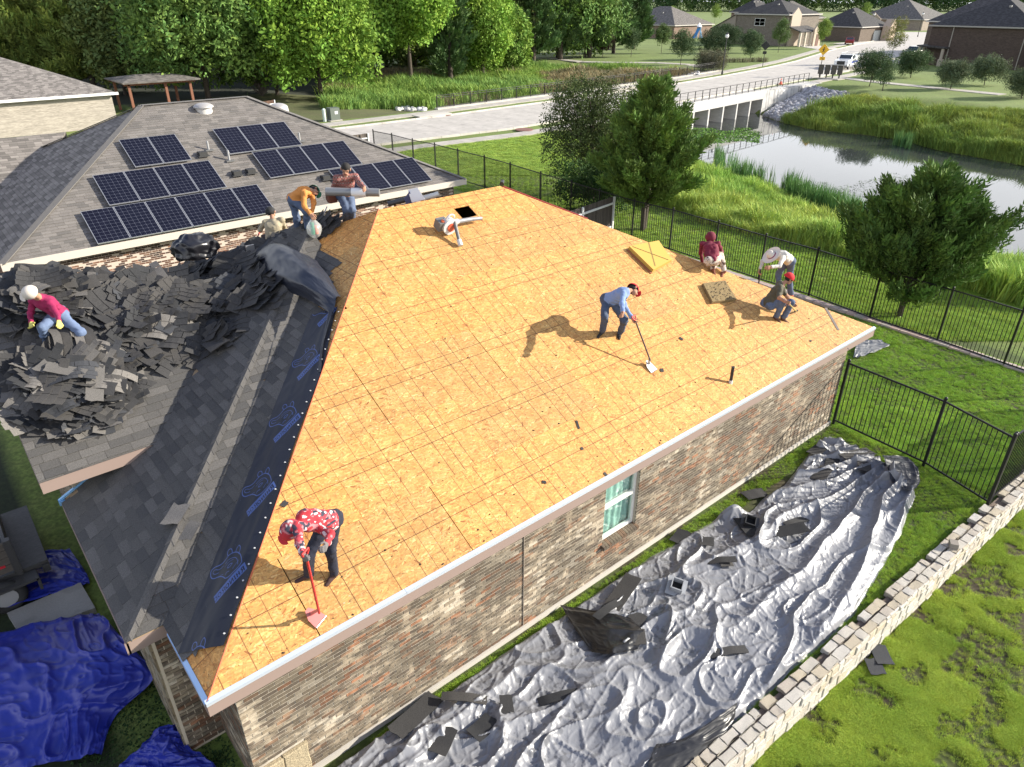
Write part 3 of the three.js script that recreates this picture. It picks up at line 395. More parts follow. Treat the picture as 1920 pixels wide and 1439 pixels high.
  mesh('gable_deck', [slab([V(.18, 11.1, 3.54), V(1.86, 11.1, 3.54), V(4.75, 14, 4.99), V(.18, 14, 4.99)], .04, V(1, 0)), slab([V(.18, 16.9, 3.54), V(.18, 14, 4.99), V(4.75, 14, 4.99), V(1.86, 16.9, 3.54)], .04, V(1, 0))], deck, f);
  const gableTones = shTones;  // gable shingles share the tones of the other slopes
  shingles(f, 'gable_shingle', 'further_gable_shingles', V(0, 11.1, 3.555), V(1, 0), upS, [[.16, -.03], [1.86, -.03], [4.75, 2.9 * S5], [.16, 2.9 * S5]], { seed: 25, w: .33, e: .15, tones: gableTones, t: .012 });
  shingles(f, 'gable_shingle', 'further_gable_shingles', V(0, 16.9, 3.555), V(-1, 0), upN, [[-.16, 0], [-1.86, 0], [-4.75, 2.9 * S5], [-.16, 2.9 * S5]], { seed: 26, w: .33, e: .15, tones: gableTones, most: 60 });
  mesh('gable_fascia', bx(1.05, 11.1 + .005, 3.43, 1.78, .026, .2), fasciaMat, f);
  mesh('gable_rake', [beam(V(.17, 11.12, 3.47), V(.17, 14, 4.91), .03, .16), beam(V(.17, 16.88, 3.47), V(.17, 14, 4.91), .03, .16)], fasciaMat, f);
  // limestone walls under the wings
  const lt = [[.56, .45, .29], [.62, .53, .38], [.5, .39, .24], [.58, .50, .37]], ls = M([1, 1, 1], .92, { map: grainTex, bumpMap: brickBump, bumpScale: .02 }), items = [];
  const ashlar = (O, U, N, len, h0, hgt, seed) => { const q = rng(seed); let v = h0; while (v < hgt) { const hh = .12 + .16 * q(); let u = 0; while (u < len) { const w = .16 + .3 * q(), W = Math.min(w, len - u); if (W > .05) { const g = new THREE.BoxGeometry(W - .022, Math.min(hh, hgt - v) - .022, .06, 2, 2, 1), p = g.attributes.position; for (let i = 0; i < p.count; i++) p.setXYZ(i, p.getX(i) + (q() - .5) * .014, p.getY(i) + (q() - .5) * .014, p.getZ(i) + (q() - .5) * .012); g.computeVertexNormals(); g.applyMatrix4(new THREE.Matrix4().makeBasis(U, YUP, N)); const c = O.clone().addScaledVector(U, u + W / 2).setY(v + hh / 2).addScaledVector(N, -.012); g.translate(c.x, c.y, c.z); items.push({ geo: g, c: Math.floor(q() * 4) }); } u += w; } v += hh; } };
  const w2 = new THREE.Group(); w2.name = 'stone_wall'; house.add(w2);
  mesh('wall_core', [bx(.62 + .9, 11.72, 1.7, 1.8, .2, 3.35), bx(.66, 14, 1.7, .2, 4.8, 3.35), bx(.72, 9.8, 1.3, .2, 3.2, 2.6), bx(.95, 8.26, 1.3, .5, .18, 2.6), slab([V(.6, 11.7, 3.36), V(.6, 16.3, 3.36), V(.6, 14, 4.7)], .15, V(0, 1))], M([.5, .43, .33], .95), w2);
  ashlar(V(.56, 11.61, 0), V(1, 0), V(0, -1), 1.9, 0, 3.4, 31); ashlar(V(.61, 11.5, 0), V(0, -1), V(-1, 0), 3.3, 0, 2.5, 32); ashlar(V(.55, 16.2, 0), V(0, -1), V(-1, 0), 4.6, 0, 3.3, 33);
  pieces(w2, 'limestone', 'limestone_rest', items, lt, ls);
  brickFace(w2, V(.66, 8.165, .05), V(1, 0), V(0, -1), .5, 2.45, [], frontPick, { tones: frontTones, base: brickBase, most: 60, rest: 'porch_bricks', seed: 6 });
}
// ---------- sheets, felt, heaps ----------
// a cloth-like sheet through a grid of control points (Vector3 rows), with wrinkles f(u, v) along the normal
function sheet(rows, nu, nv, wr, uvs = [1, 1]) {
  const cr = (a, b, c, d, t) => { const q = k => .5 * (2 * b[k] + (c[k] - a[k]) * t + (2 * a[k] - 5 * b[k] + 4 * c[k] - d[k]) * t * t + (3 * b[k] - a[k] - 3 * c[k] + d[k]) * t * t * t); return new THREE.Vector3(q('x'), q('y'), q('z')); };
  const line = (L, t) => { const n = L.length - 1, k = Math.min(n - 1, Math.floor(t * n)), f = t * n - k, g = i => L[clamp(i, 0, n)]; return cr(g(k - 1), g(k), g(k + 1), g(k + 2), f); };
  const P = [], UV = [], I = [];
  for (let j = 0; j <= nv; j++) for (let i = 0; i <= nu; i++) { const p = line(rows.map(R => line(R, i / nu)), j / nv); P.push(p); UV.push(i / nu * uvs[0], j / nv * uvs[1]); }
  for (let j = 0; j < nv; j++) for (let i = 0; i < nu; i++) { const k = j * (nu + 1) + i; I.push(k, k + 1, k + nu + 2, k, k + nu + 2, k + nu + 1); }
  const mk = () => { const g = new THREE.BufferGeometry(); g.setAttribute('position', new THREE.Float32BufferAttribute(P.flatMap(p => [p.x, p.y, p.z]), 3)); g.setAttribute('uv', new THREE.Float32BufferAttribute(UV, 2)); g.setIndex(I); g.computeVertexNormals(); return g; };
  let g = mk(); if (!wr) return g;
  const n = g.attributes.normal; P.forEach((p, i) => { const k = n.getY(i) < 0 ? -1 : 1, d = wr(i % (nu + 1) / nu, Math.floor(i / (nu + 1)) / nv, p); p.x += n.getX(i) * d * k; p.y += n.getY(i) * d * k; p.z += n.getZ(i) * d * k; }); return mk();
}
const ridged = (x, y, z, o = 4) => { let s = 0, a = .5, n = 0; for (let i = 0; i < o; i++) { const k = 1 - Math.abs(2 * vn(x, y, z + i * 5.1) - 1); s += a * k * k; n += a; a *= .5; x = x * 1.9 + 3.1; y = y * 1.9 + 1.7; } return s / n; };
const pathUp = (P, x, y, d) => onP(P, x, y).addScaledVector(P.n, d);
const black = M([.012, .013, .02], .42), blackMatte = M([.02, .02, .023], .6);
{ // printed underlayment on the left face
  const felt = thing('roofing_underlayment', 'black printed roofing underlayment sheet nailed along the hip', 'underlayment');
  const T = canvasTex(1024, 1024, (c, W, H) => {
    const r = rng(77); c.fillStyle = 'rgb(23,25,36)'; c.fillRect(0, 0, W, H); c.globalAlpha = .5; for (let i = 0; i < 500; i++) { c.fillStyle = r() < .5 ? 'rgb(17,19,28)' : 'rgb(34,37,50)'; c.fillRect(r() * W, r() * H, 2 + r() * 50, 1 + r() * 3); } c.globalAlpha = 1;
    // canvas: x = along the hip (period .85 m in plan on each axis), y = across. The print stands square to the eave, so it is drawn turned by 45 degrees.
    const pxm = W / (.85 * Math.SQRT2), logo = () => { c.save(); c.rotate(-Math.PI / 4 + Math.PI); c.scale(pxm * .98, pxm * .98);                  // x: along b, y: down the slope in metres
      c.fillStyle = 'rgb(66,86,138)'; c.fillRect(-.29, .03, .58, .14); c.fillStyle = 'rgb(14,18,38)'; c.save(); c.scale(.01, .01); c.font = 'bold 12.4px sans-serif'; c.textBaseline = 'middle'; c.fillText('R', -27, 10.4); c.font = 'bold 10.4px sans-serif'; c.fillText('HINO', -18.5, 11); c.font = '12.4px sans-serif'; c.fillText('R', 8, 10.4); c.font = '10.2px sans-serif'; c.fillText('OOF', 16, 11); c.restore();
      c.strokeStyle = 'rgb(66,86,138)'; c.lineWidth = .012; c.lineCap = c.lineJoin = 'round'; const S = (P, w) => { if (w) c.lineWidth = w; c.beginPath(); P.forEach((p, i) => i ? c.quadraticCurveTo(p[0], p[1], p[2] ?? p[0], p[3] ?? p[1]) : c.moveTo(...p)); c.stroke(); };
      S([[-.26, -.02], [-.3, -.2, -.22, -.30], [-.16, -.38, -.05, -.36], [.06, -.35, .12, -.42], [.22, -.50, .24, -.40], [.27, -.30, .17, -.24], [.08, -.17, .05, -.05], [.0, .01, -.1, 0], [-.2, .02, -.26, -.02]], .014);
      S([[-.19, -.05], [-.23, -.18, -.16, -.25], [-.1, -.31, -.02, -.29]], .009); S([[.02, -.30], [.1, -.3, .13, -.36], [.18, -.43, .2, -.38], [.2, -.32, .12, -.28]], .009);
      S([[-.12, -.17], [-.07, -.23, -.03, -.18], [-.06, -.13, -.12, -.17]], .011); S([[-.04, -.09], [.0, -.13, .03, -.1]], .01); S([[-.25, -.22], [-.33, -.28, -.3, -.36], [-.24, -.36, -.22, -.3]], .012); S([[-.17, -.36], [-.2, -.45, -.13, -.47], [-.08, -.44, -.1, -.37]], .012); S([[-.22, -.1], [-.14, -.09, -.1, -.06]], .008); S([[-.15, -.22], [-.08, -.27, .0, -.24]], .007); S([[.06, -.16], [.1, -.2, .14, -.2]], .007);
      c.restore(); };
    for (const k of [0, 1]) { c.save(); c.translate(W * (.12 + k), H * .36); logo(); c.restore(); c.save(); c.translate(W * (.12 - 1 + 0), H * .36); c.restore(); }
    c.fillStyle = 'rgb(130,134,144)'; for (let i = 0; i < 10; i++) { c.globalAlpha = .7; c.fillRect(W * (i + .3) / 10, H * .962, 12, 10); } c.globalAlpha = .35; for (let i = 0; i < 26; i++) { c.fillStyle = 'rgb(120,124,136)'; c.fillRect(W * r(), H * (.86 + .06 * r()), 20 + r() * 90, 2); } c.globalAlpha = 1; for (let i = 0; i < 26; i++) { c.fillStyle = 'rgb(70,74,88)'; c.fillRect(W * r(), H * r(), 7, 6); }
  });
  // u along the hip, v across it (0 at the shingles, 1 at the hip)
  const P = [], UV = [], I = [], nu = 150, nv = 24, t0 = .46, t1 = 4.55;
  for (let i = 0; i <= nu; i++) for (let j = 0; j <= nv; j++) { const t = lerp(t0, t1, i / nu), full = .92, hipOff = .02 + .05 * smooth(3.4, 4.5, t) * 3 + .02 * Math.sin(t * 3.1), s = lerp(full, hipOff, j / nv), a = AA + t - s / 2 + (t < .6 ? 0 : 0), b = BE + t + s / 2, cut = 0; const k = LEFT.h(a, b); const z = .016 + .03 * ridged(t * 1.1, s * 2.5, 2, 3) * smooth(0, .3, s) * smooth(1, .7, j / nv) + .006 * fbm(t * 9, s * 9, 3); const p = V(Math.max(a, AA - .01), b, k).addScaledVector(LEFT.n, z); P.push(p.x, p.y, p.z); UV.push((t - s * 0 - .13) / .85, 1 - s / .85 / Math.SQRT2 * 1.0); }
  for (let i = 0; i < nu; i++) for (let j = 0; j < nv; j++) { const k = i * (nv + 1) + j; I.push(k, k + 1, k + nv + 2, k, k + nv + 2, k + nv + 1); }
  const g = new THREE.BufferGeometry(); g.setAttribute('position', new THREE.Float32BufferAttribute(P, 3)); g.setAttribute('uv', new THREE.Float32BufferAttribute(UV, 2)); g.setIndex(I); g.computeVertexNormals();
  mesh('printed_sheet', g, M([1, 1, 1], .5, { map: T }), felt);
  const d = V(1, 1, .5).normalize(), caps = []; for (let i = 0; i < 26; i++) { const t = t0 + .1 + i * .155, p = V(AA + t - .05, BE + t + .05, LEFT.h(AA + t - .05, 0)).addScaledVector(LEFT.n, .03); const c = new THREE.CylinderGeometry(.013, .013, .008, 8); c.translate(p.x, p.y, p.z); mesh('cap_nail', c, M([.5, .5, .5], .5), felt); }
  // loose flap folded back over the ridge end
  const fl = thing('underlayment_flap', 'loose black underlayment flap folded over beneath the roof ridge', 'underlayment');
  const Q = (x, y, k) => pathUp(LEFT, x, y, k);
  mesh('folded_sheet', sheet([[Q(505, 470, .10), Q(545, 466, .12), Q(585, 488, .1), Q(615, 520, .08), Q(640, 560, .04)], [Q(470, 500, .1), Q(520, 488, .34), Q(566, 505, .38), Q(605, 535, .32), Q(638, 566, .12)], [Q(440, 516, .08), Q(495, 520, .22), Q(550, 540, .34), Q(598, 560, .3), Q(634, 578, .1)], [Q(424, 528, .05), Q(480, 530, .14), Q(540, 553, .12), Q(592, 574, .1), Q(628, 596, .04)]], 90, 60, (u, v) => .05 * (ridged(u * 3 + v, v * 2.2, 3, 4) - .4) + .015 * fbm(u * 20, v * 16, 2)), M([.02, .023, .034], .38), fl);
  mesh('hanging_edge', sheet([[Q(628, 570, .1), Q(637, 566, .1)], [Q(606, 640, .04), Q(612, 640, .05)], [Q(598, 700, .02), Q(604, 700, .03)]], 8, 30, (u, v) => .015 * fbm(u * 5, v * 9)), black, fl);
  // black bag on the back slope
  const bg = thing('black_plastic_sack', 'crumpled black plastic sack lying by the back hip', 'sack', onP(BACK, 372, 496)); const s = new THREE.SphereGeometry(1, 48, 32), sp = s.attributes.position; for (let i = 0; i < sp.count; i++) { const v = new THREE.Vector3().fromBufferAttribute(sp, i), k = .72 + .5 * ridged(v.x * 1.6, v.y * 1.6, v.z * 1.6 + 4, 4); sp.setXYZ(i, v.x * k * .42, Math.max(-.15, v.y * k * .3), v.z * k * .34); } s.computeVertexNormals(); s.translate(0, .32, 0); mesh('sack_body', s, M([.012, .012, .015], .3), bg);
}
// scraps of torn shingle
const scrapGeo = [0, 1, 2, 3, 4, 5].map(k => { const r = rng(60 + k), L = [.55, .95, .34, .7, .45, .3][k], W = [.3, .32, .28, .16, .3, .2][k], n = 8, m = 3, P = [], UV = [], I = [], bend = (r() - .5) * .9, tw = (r() - .5) * .25; for (let i = 0; i <= n; i++) for (let j = 0; j <= m; j++) { const x = (i / n - .5) * L + (j === 0 || j === m ? 0 : 0) + (i === 0 || i === n ? (r() - .5) * .05 : 0), z = (j / m - .5) * W + (r() - .5) * .006; P.push(x, bend * x * x * 1.2 + tw * x * z + .004 * Math.sin(x * 22), z); UV.push(x, z); } for (let i = 0; i < n; i++) for (let j = 0; j < m; j++) { const q = i * (m + 1) + j; I.push(q, q + 1, q + m + 2, q, q + m + 2, q + m + 1); } const g = new THREE.BufferGeometry(); g.setAttribute('position', new THREE.Float32BufferAttribute(P, 3)); g.setAttribute('uv', new THREE.Float32BufferAttribute(UV, 2)); g.setIndex(I); g.computeVertexNormals();
  const up = g.clone(), lo = g.clone(); const a = up.attributes.position, b = lo.attributes.position; for (let i = 0; i < a.count; i++) { a.setY(i, a.getY(i) + .004); b.setY(i, b.getY(i) - .003); } return join([up, lo]); });
// pieces that came away as several courses
for (const k of [0, 1]) { const r = rng(160 + k), P = [], UV = [], b1 = k ? .55 : -.5, b2 = k ? -.3 : .4, y = (x, z) => b1 * x * x + b2 * z * z + .02 * Math.sin(x * 7 + z * 4); for (let c = 0; c < 4; c++) { let x = -.42 - r() * .1; while (x < .4) { const w = .2 + .16 * r(), x1 = x + w - .01, z0 = -.28 + c * .14, z1 = z0 + .15, n = 3; for (let i = 0; i < n; i++) { const a = lerp(x, x1, i / n), b = lerp(x, x1, (i + 1) / n), q = [[a, y(a, z0) + .001, z0], [b, y(b, z0) + .001, z0], [b, y(b, z1) + .011, z1], [a, y(a, z1) + .011, z1]]; for (const m of [0, 3, 2, 0, 2, 1]) { P.push(...q[m]); UV.push(q[m][0], q[m][2]); } const e = [[a, y(a, z1) + .011, z1], [b, y(b, z1) + .011, z1], [b, y(b, z1) + .002, z1], [a, y(a, z1) + .002, z1]]; for (const m of [0, 3, 2, 0, 2, 1]) { P.push(...e[m]); UV.push(e[m][0], e[m][1]); } } x += w; if (r() < .12) x += .1; } } const g = new THREE.BufferGeometry(); g.setAttribute('position', new THREE.Float32BufferAttribute(P, 3)); g.setAttribute('uv', new THREE.Float32BufferAttribute(UV, 2)); g.computeVertexNormals(); scrapGeo.push(g); }
const scrapMats = [[.045, .044, .045], [.065, .061, .058], [.032, .033, .036], [.15, .14, .13], [.055, .058, .066], [.2, .185, .17]].map(c => { const m = shBase.clone(); m.color.setRGB(...c); return m; });
function heap(label, centreFn, n, seed, o = {}) { const t = thing('shingle_heap', label, 'shingle heap'), r = rng(seed); for (let i = 0; i < n; i++) { const { p, nrm, tilt = .35, pale = .15 } = centreFn(r, i / n), m = mesh('shingle_scrap', scrapGeo[r() < .42 ? 6 + (r() < .5 ? 1 : 0) : Math.floor(r() * 6)], scrapMats[r() < pale ? (r() < .5 ? 3 : 5) : [0, 1, 2, 4, 1, 0][Math.floor(r() * 6)]], t), q = new THREE.Quaternion().setFromUnitVectors(YUP, nrm.clone().add(new THREE.Vector3((r() - .5) * tilt, 0, (r() - .5) * tilt)).normalize()); m.quaternion.copy(q).multiply(new THREE.Quaternion().setFromAxisAngle(YUP, o.turn !== undefined ? o.turn + (r() - .5) * (o.spread ?? 1) : r() * 6.28)); m.position.copy(p); const s = (o.size ?? 1) * (.75 + .5 * r()); m.scale.set(s, s, s); } return t; }
const gaussPix = (r, P, cx, cy, rx, ry, up) => { const a = r() * 6.283, k = Math.sqrt(r()), x = cx + Math.cos(a) * k * rx, y = cy + Math.sin(a) * k * ry; return { p: onP(P, x, y).addScaledVector(P.n, up * (1 - k * k) * (.25 + .75 * r()) + .02), nrm: P.n, k }; };
// cores that the heaps rest on
const mound = (parent, P, cx, cy, rx, ry, up, m) => { const N = 26, c = onP(P, cx, cy), pts = []; for (let j = 0; j <= 8; j++) { const row = []; for (let i = 0; i <= N; i++) { const a = i / N * 6.2832, k = j / 8; row.push(onP(P, cx + Math.cos(a) * k * rx, cy + Math.sin(a) * k * ry).addScaledVector(P.n, up * .8 * (1 - k * k) * (.7 + .5 * vn(Math.cos(a) * k * 3, Math.sin(a) * k * 3, up)) - .01)); } pts.push(row); } mesh('packed_core', sheet(pts, 52, 16, (u, v) => .05 * (ridged(u * 8, v * 4, 2, 3) - .4)), m, parent); };
{
  const coreM = scrapMats[0];
  let h = heap('big heap of torn shingles on the lit gable slope below a man', r => ({ ...gaussPix(r, W2S, 132, 728, 112, 82, .5), pale: .38 }), 260, 71, { turn: .35, spread: 2.4, size: .72 }); mound(h, W2S, 132, 728, 100, 74, .42, coreM);
  // long strips draped over the heap's crown
  const strips = [[[150, 640], [170, 660], [178, 700], [172, 735], [190, 752]], [[175, 648], [196, 670], [212, 700], [232, 745], [262, 785]], [[205, 660], [235, 690], [255, 730], [280, 770], [300, 800]], [[110, 640], [128, 660], [132, 690], [120, 722], [100, 740]]];
  strips.slice(0, 1).concat(strips.slice(3)).forEach((L, k) => { const up = [.36, .44, .36, .26, .12], nx = [24, 22, 22, 26][k]; mesh('draped_strip', sheet(L.map(([x, y], i) => [pathUp(W2S, x - nx, y + 3, up[i]), pathUp(W2S, x - nx * .3, y, up[i] + .01)]), 4, 40, (u, v) => .012 * fbm(u * 3, v * 14), [.3, 1.4]), scrapMats[[5, 3, 5, 1][k]], h); mesh('draped_strip', sheet(L.map(([x, y], i) => [pathUp(W2S, x - nx * .25, y + 1, up[i] - .012), pathUp(W2S, x + nx * .5, y - 4, up[i] + .01)]), 4, 40, (u, v) => .012 * fbm(u * 3 + 5, v * 14), [.3, 1.4]), scrapMats[[1, 1, 3, 0][k]], h); });
  h = heap('heap of torn shingles on the gable ridge behind a man in pale cap', r => gaussPix(r, W2S, 78, 572, 100, 44, .55), 210, 72, { turn: .3, spread: 1.8, size: .78 }); mound(h, W2S, 78, 572, 92, 40, .5, coreM);
  const slide = [[W2S, 250, 598, 80, 44], [W2S, 320, 560, 80, 40], [W2S, 225, 560, 60, 30], [W2S, 300, 640, 70, 40], [W1W, 425, 560, 66, 44], [W1W, 385, 618, 46, 44], [W1W, 460, 520, 60, 36], [LEFT, 500, 500, 50, 26]];
  h = heap('dark slide of torn shingles filling the roof valley', (r, f) => { const c = slide[Math.floor(r() * slide.length)]; return { ...gaussPix(r, ...c, .16), pale: .02, tilt: .3 }; }, 300, 73, { turn: -.9, spread: 1.6, size: .95 });
  for (const c of slide) mound(h, ...c, .13, coreM);
  h = heap('scatter of broken shingles between the two pale heaps', r => ({ ...gaussPix(r, W2S, 190, 610, 70, 36, .1), pale: .1 }), 60, 74, { turn: .2, spread: 2 });
  heap('ragged shingle lip along the back hip', (r) => { const t = .7 + r() * 3.4, p = V(7.25 - t + (r() - .5) * .3, 12.85 + t + (r() - .5) * .3, 6.06 - .5 * t); return { p: p.setY(Math.min(LEFT.h(p.x, 0), BACK.h(0, -p.z)) + .03 + .1 * r()), nrm: LEFT.n, pale: .02 }; }, 90, 75, { turn: -.8, spread: 1.4 });
  // loose bits on the dark slope
  for (const [x, y, k, P, L] of [[335, 970, 2, W1W, 'pale loose shingle on the dark hip, upper of two'], [362, 1000, 5, W1W, 'grey loose shingle beside the pale one on the dark hip']]) { const m = mesh('loose_shingle', scrapGeo[k], scrapMats[k === 2 ? 5 : 3]); m.userData = { label: L, category: 'shingle', group: undefined }; delete m.userData.group; m.position.copy(onP(P, x, y).addScaledVector(P.n, .07)); m.rotation.set(-.1, .6, .35); }
}
// ---------- solar house next door ----------
const NB = { a0: 1.5, a1: 18.94, b0: 25.5, h: 2.8, d: 13.2 };
const greyTones = [[.20, .182, .165], [.23, .208, .19], [.165, .152, .14], [.255, .232, .212], [.215, .195, .178]];
const roofTex = tex(512, 512, (u, v, i, j) => { const row = Math.floor(v * 24), x = u * 12 + (row % 2) * .5 + hash3(row, 3, 1), f = v * 24 - row, col = hash3(Math.floor(x) % 12, row, 9), k = .68 + .3 * col - (f < .1 ? .22 : 0) - (x - Math.floor(x) < .03 ? .18 : 0) + .1 * (hash3(i, j, 2) - .5); return [k, k * .98, k * .96]; }, .29);
const roofMat = (c) => M(c, .95, { map: roofTex });
{
  const n = thing('solar_house', 'brick house with grey hip roof carrying solar panels', 'house');
  const { a0, a1, b0, h, d } = NB, ap = d / 2, R = [V(a0 + ap, b0 + ap, h + ap / 2), V(a1 - ap, b0 + ap, h + ap / 2)], c = [V(a0, b0, h), V(a1, b0, h), V(a1, b0 + d, h), V(a0, b0 + d, h)];
  const rf = new THREE.Group(); rf.name = 'roof'; n.add(rf);
  const dm = roofMat([.24, .225, .21]);
  mesh('roof_slope', slab([c[0], c[1], R[1], R[0]].map(p => p.clone()), .08, V(1, 0)), dm, rf); mesh('roof_slope', slab([c[1], c[2], R[1]], .08, V(0, 1)), dm, rf); mesh('roof_slope', slab([c[2], c[3], R[0], R[1]], .08, V(1, 0)), dm, rf); mesh('roof_slope', slab([c[3], c[0], R[0]], .08, V(0, 1)), dm, rf);
  shingles(rf, 'shingle', 'further_shingles', V(0, b0, h + .006), V(1, 0), upS, [[a0, 0], [a1, 0], [a1 - ap, ap * S5], [a0 + ap, ap * S5]], { seed: 81, w: .31, e: .142, t: .012, tones: greyTones });
  for (const [p, q] of [[c[0], R[0]], [c[1], R[1]], [R[0], R[1]], [c[3], R[0]]]) mesh('ridge_cap', beam(p.clone().setY(p.y + .03), q.clone().setY(q.y + .03), .24, .02), M([.22, .205, .19], .95, { map: grainTex }), rf);
  mesh('fascia', [bx((a0 + a1) / 2, b0 - .015, h - .08, a1 - a0 + .06, .03, .24), bx(a1 + .015, b0 + d / 2, h - .08, .03, d, .24)], M([.54, .485, .42], .6), rf);
  mesh('soffit', bx((a0 + a1) / 2, b0 + .2, h - .2, a1 - a0 - .1, .4, .02), soffitMat, rf);
  const wall = new THREE.Group(); wall.name = 'wall'; n.add(wall);
  mesh('mortar_backing', [bx((a0 + a1) / 2, b0 + .5, 1.3, a1 - a0 - .8, .24, 2.58), bx(a1 - .5, b0 + d / 2, 1.3, .24, d - 1.2, 2.58), bx(a0 + .6, b0 + d / 2, 1.3, .24, d - 1.2, 2.58), bx((a0 + a1) / 2, b0 + d - .5, 1.3, a1 - a0 - .8, .24, 2.58)], M([.5, .42, .36], .95), wall);
  const red = [[.25, .125, .085], [.21, .105, .075], [.30, .155, .105], [.15, .09, .075], [.34, .2, .145], [.11, .075, .07]];
  brickFace(wall, V(a0 + .4, b0 + .385, .03), V(1, 0), V(0, -1), a1 - a0 - .8, 2.5, [], (u, v, r) => v > 2.35 ? 5 : Math.floor(r() * 6), { tones: red, base: brickBase, rest: 'further_bricks', seed: 9 });
  // wing facing the street
  mesh('wing_roof_slope', [slab([V(-9, 32.6, 3.3), V(3.35, 33.0, 3.3), V(5.9, 36, 4.87), V(-9, 36, 4.9)], .1, V(1, 0)), slab([V(-9, 36, 4.9), V(5.9, 36, 4.87), V(6.2, 39.5, 3.2), V(-9, 39.5, 3.2)], .1, V(1, 0))], roofMat([.25, .235, .22]), n);
  mesh('wing_gutter', beam(V(-9, 32.56, 3.24), V(3.4, 32.97, 3.24), .12, .12), M([.7, .68, .64], .5), n);
  mesh('wing_wall', bx(-2, 33.4, 1.5, 10, .2, 3), M([.3, .2, .15], .9), n);
  // panels
  const cells = canvasTex(512, 820, (x, W, H) => { x.fillStyle = 'rgb(112,116,130)'; x.fillRect(0, 0, W, H); const nx = 6, ny = 10, cw = W / nx, ch = H / ny; const r = rng(3); for (let j = 0; j < ny; j++) for (let i = 0; i < nx; i++) { const b = 24 + r() * 5; x.fillStyle = `rgb(${b},${b + 3},${b + 22})`; const k = 6, X = i * cw + 2.2, Y = j * ch + 2.2, w = cw - 4.4, hh = ch - 4.4; x.beginPath(); x.moveTo(X + k, Y); x.lineTo(X + w - k, Y); x.lineTo(X + w, Y + k); x.lineTo(X + w, Y + hh - k); x.lineTo(X + w - k, Y + hh); x.lineTo(X + k, Y + hh); x.lineTo(X, Y + hh - k); x.lineTo(X, Y + k); x.fill(); x.fillStyle = 'rgba(120,124,140,.5)'; for (const f of [.33, .67]) x.fillRect(X + w * f, Y, 1.5, hh); } });
  cells.wrapS = cells.wrapT = THREE.ClampToEdgeWrapping;
  const cm = M([.5, .5, .52], .6, { map: cells, physical: true, specularIntensity: .12 }), fm = M([.4, .41, .43], .4, { metalness: .5 });
  const NS = planeOf(0, b0, h, 0, .5), rows = [[4.15, 26.98, 6, 'lowest row of six panels'], [5.07, 28.54, 4, 'row of four above the lowest row'], [6.53, 30.16, 2, 'pair of panels at the top'], [9.99, 30.2, 3, 'row of three near the ridge'], [10.82, 28.66, 4, 'row of four by the roof pipes'], [13.23, 27.14, 4, 'row of four by the far corner']];
  for (const [pa, pb, k, L] of rows) for (let i = 0; i < k; i++) {
    const p = V(pa + (i + .5) * 1.005, pb - 1.5 / 2, NS.h(0, pb - .75)).addScaledVector(NS.n, .13), t = thing('solar_module', 'dark blue solar module with white grid lines, ' + L, 'solar module', p, 0, 'solar modules: ' + L);
    t.quaternion.setFromRotationMatrix(new THREE.Matrix4().makeBasis(V(1, 0), NS.n, upS.clone().negate()));
    const g = new THREE.PlaneGeometry(.95, 1.61); g.rotateX(-Math.PI / 2); g.translate(0, .022, 0); mesh('cell_sheet', g, cm, t);
    mesh('frame', [bx(0, -.81, 0, .985, .016, .04), bx(0, .81, 0, .985, .016, .04), bx(-.484, 0, 0, .016, 1.6, .04), bx(.484, 0, 0, .016, 1.6, .04), bx(0, 0, -.005, .96, 1.6, .02)], fm, t);
    mesh('foot', [bx(-.3, -.5, -.08, .06, .06, .12), bx(-.3, .5, -.08, .06, .06, .12)], fm, t); mesh('foot', [bx(.3, -.5, -.08, .06, .06, .12), bx(.3, .5, -.08, .06, .06, .12)], fm, t);
  }
  const pl = (x, y) => onP(NS, x, y);
  { const p = pl(382, 206), t = thing('roof_turbine', 'round pale roof vent near the ridge of the solar house', 'roof vent', p); mesh('dome', new THREE.SphereGeometry(.4, 24, 12, 0, 7, 0, 1.57).scale(1, .42, 1).translate(0, .1, 0), M([.4, .38, .36], .5, { metalness: .3 }), t); mesh('base', new THREE.CylinderGeometry(.3, .34, .3, 24).translate(0, -.03, 0), M([.5, .48, .45], .6), t); }
  { const p = onP(planeOf(0, b0 + d, h, 0, -.5), 522, 205), t = thing('roof_turbine', 'round pale roof vent peeping over the ridge of the solar house', 'roof vent', p.setY(5.2)); mesh('dome', new THREE.SphereGeometry(.42, 24, 12, 0, 7, 0, 1.57).scale(1, .42, 1).translate(0, .16, 0), M([.4, .38, .36], .5, { metalness: .3 }), t); mesh('base', new THREE.CylinderGeometry(.42, .5, .5, 24).translate(0, -.05, 0), M([.5, .48, .45], .6), t); }
  [[391, 282, .34], [430, 302, .4], [562, 265, .34]].forEach(([x, y, hh], i) => { const t = thing('vent_pipe', ['short grey vent pipe between the panel rows', 'taller grey vent pipe beside the row of three panels', 'grey vent pipe uphill of the far panels'][i], 'vent pipe', pl(x, y)); mesh('pipe', rod(V(0, 0, 0), V(0, 0, hh), .04, .04, 10), M([.3, .3, .3], .5), t); mesh('flashing', bx(0, 0, .01, .3, .3, .05), M([.12, .12, .12], .6), t); });
  [[380, 293, 'dark box vent under the short vent pipe'], [444, 329, 'dark box vent on grey shingles, first of two'], [470, 325, 'dark box vent on grey shingles, second of two'], [610, 337, 'dark box vent beside the far panels']].forEach(([x, y, L]) => { const t = thing('box_vent', L, 'roof vent', pl(x, y)); mesh('hood', bx(0, 0, .1, .3, .3, .14), M([.03, .03, .03], .6), t); mesh('flange', bx(0, 0, .02, .42, .42, .03), M([.04, .04, .04], .6), t); });
}
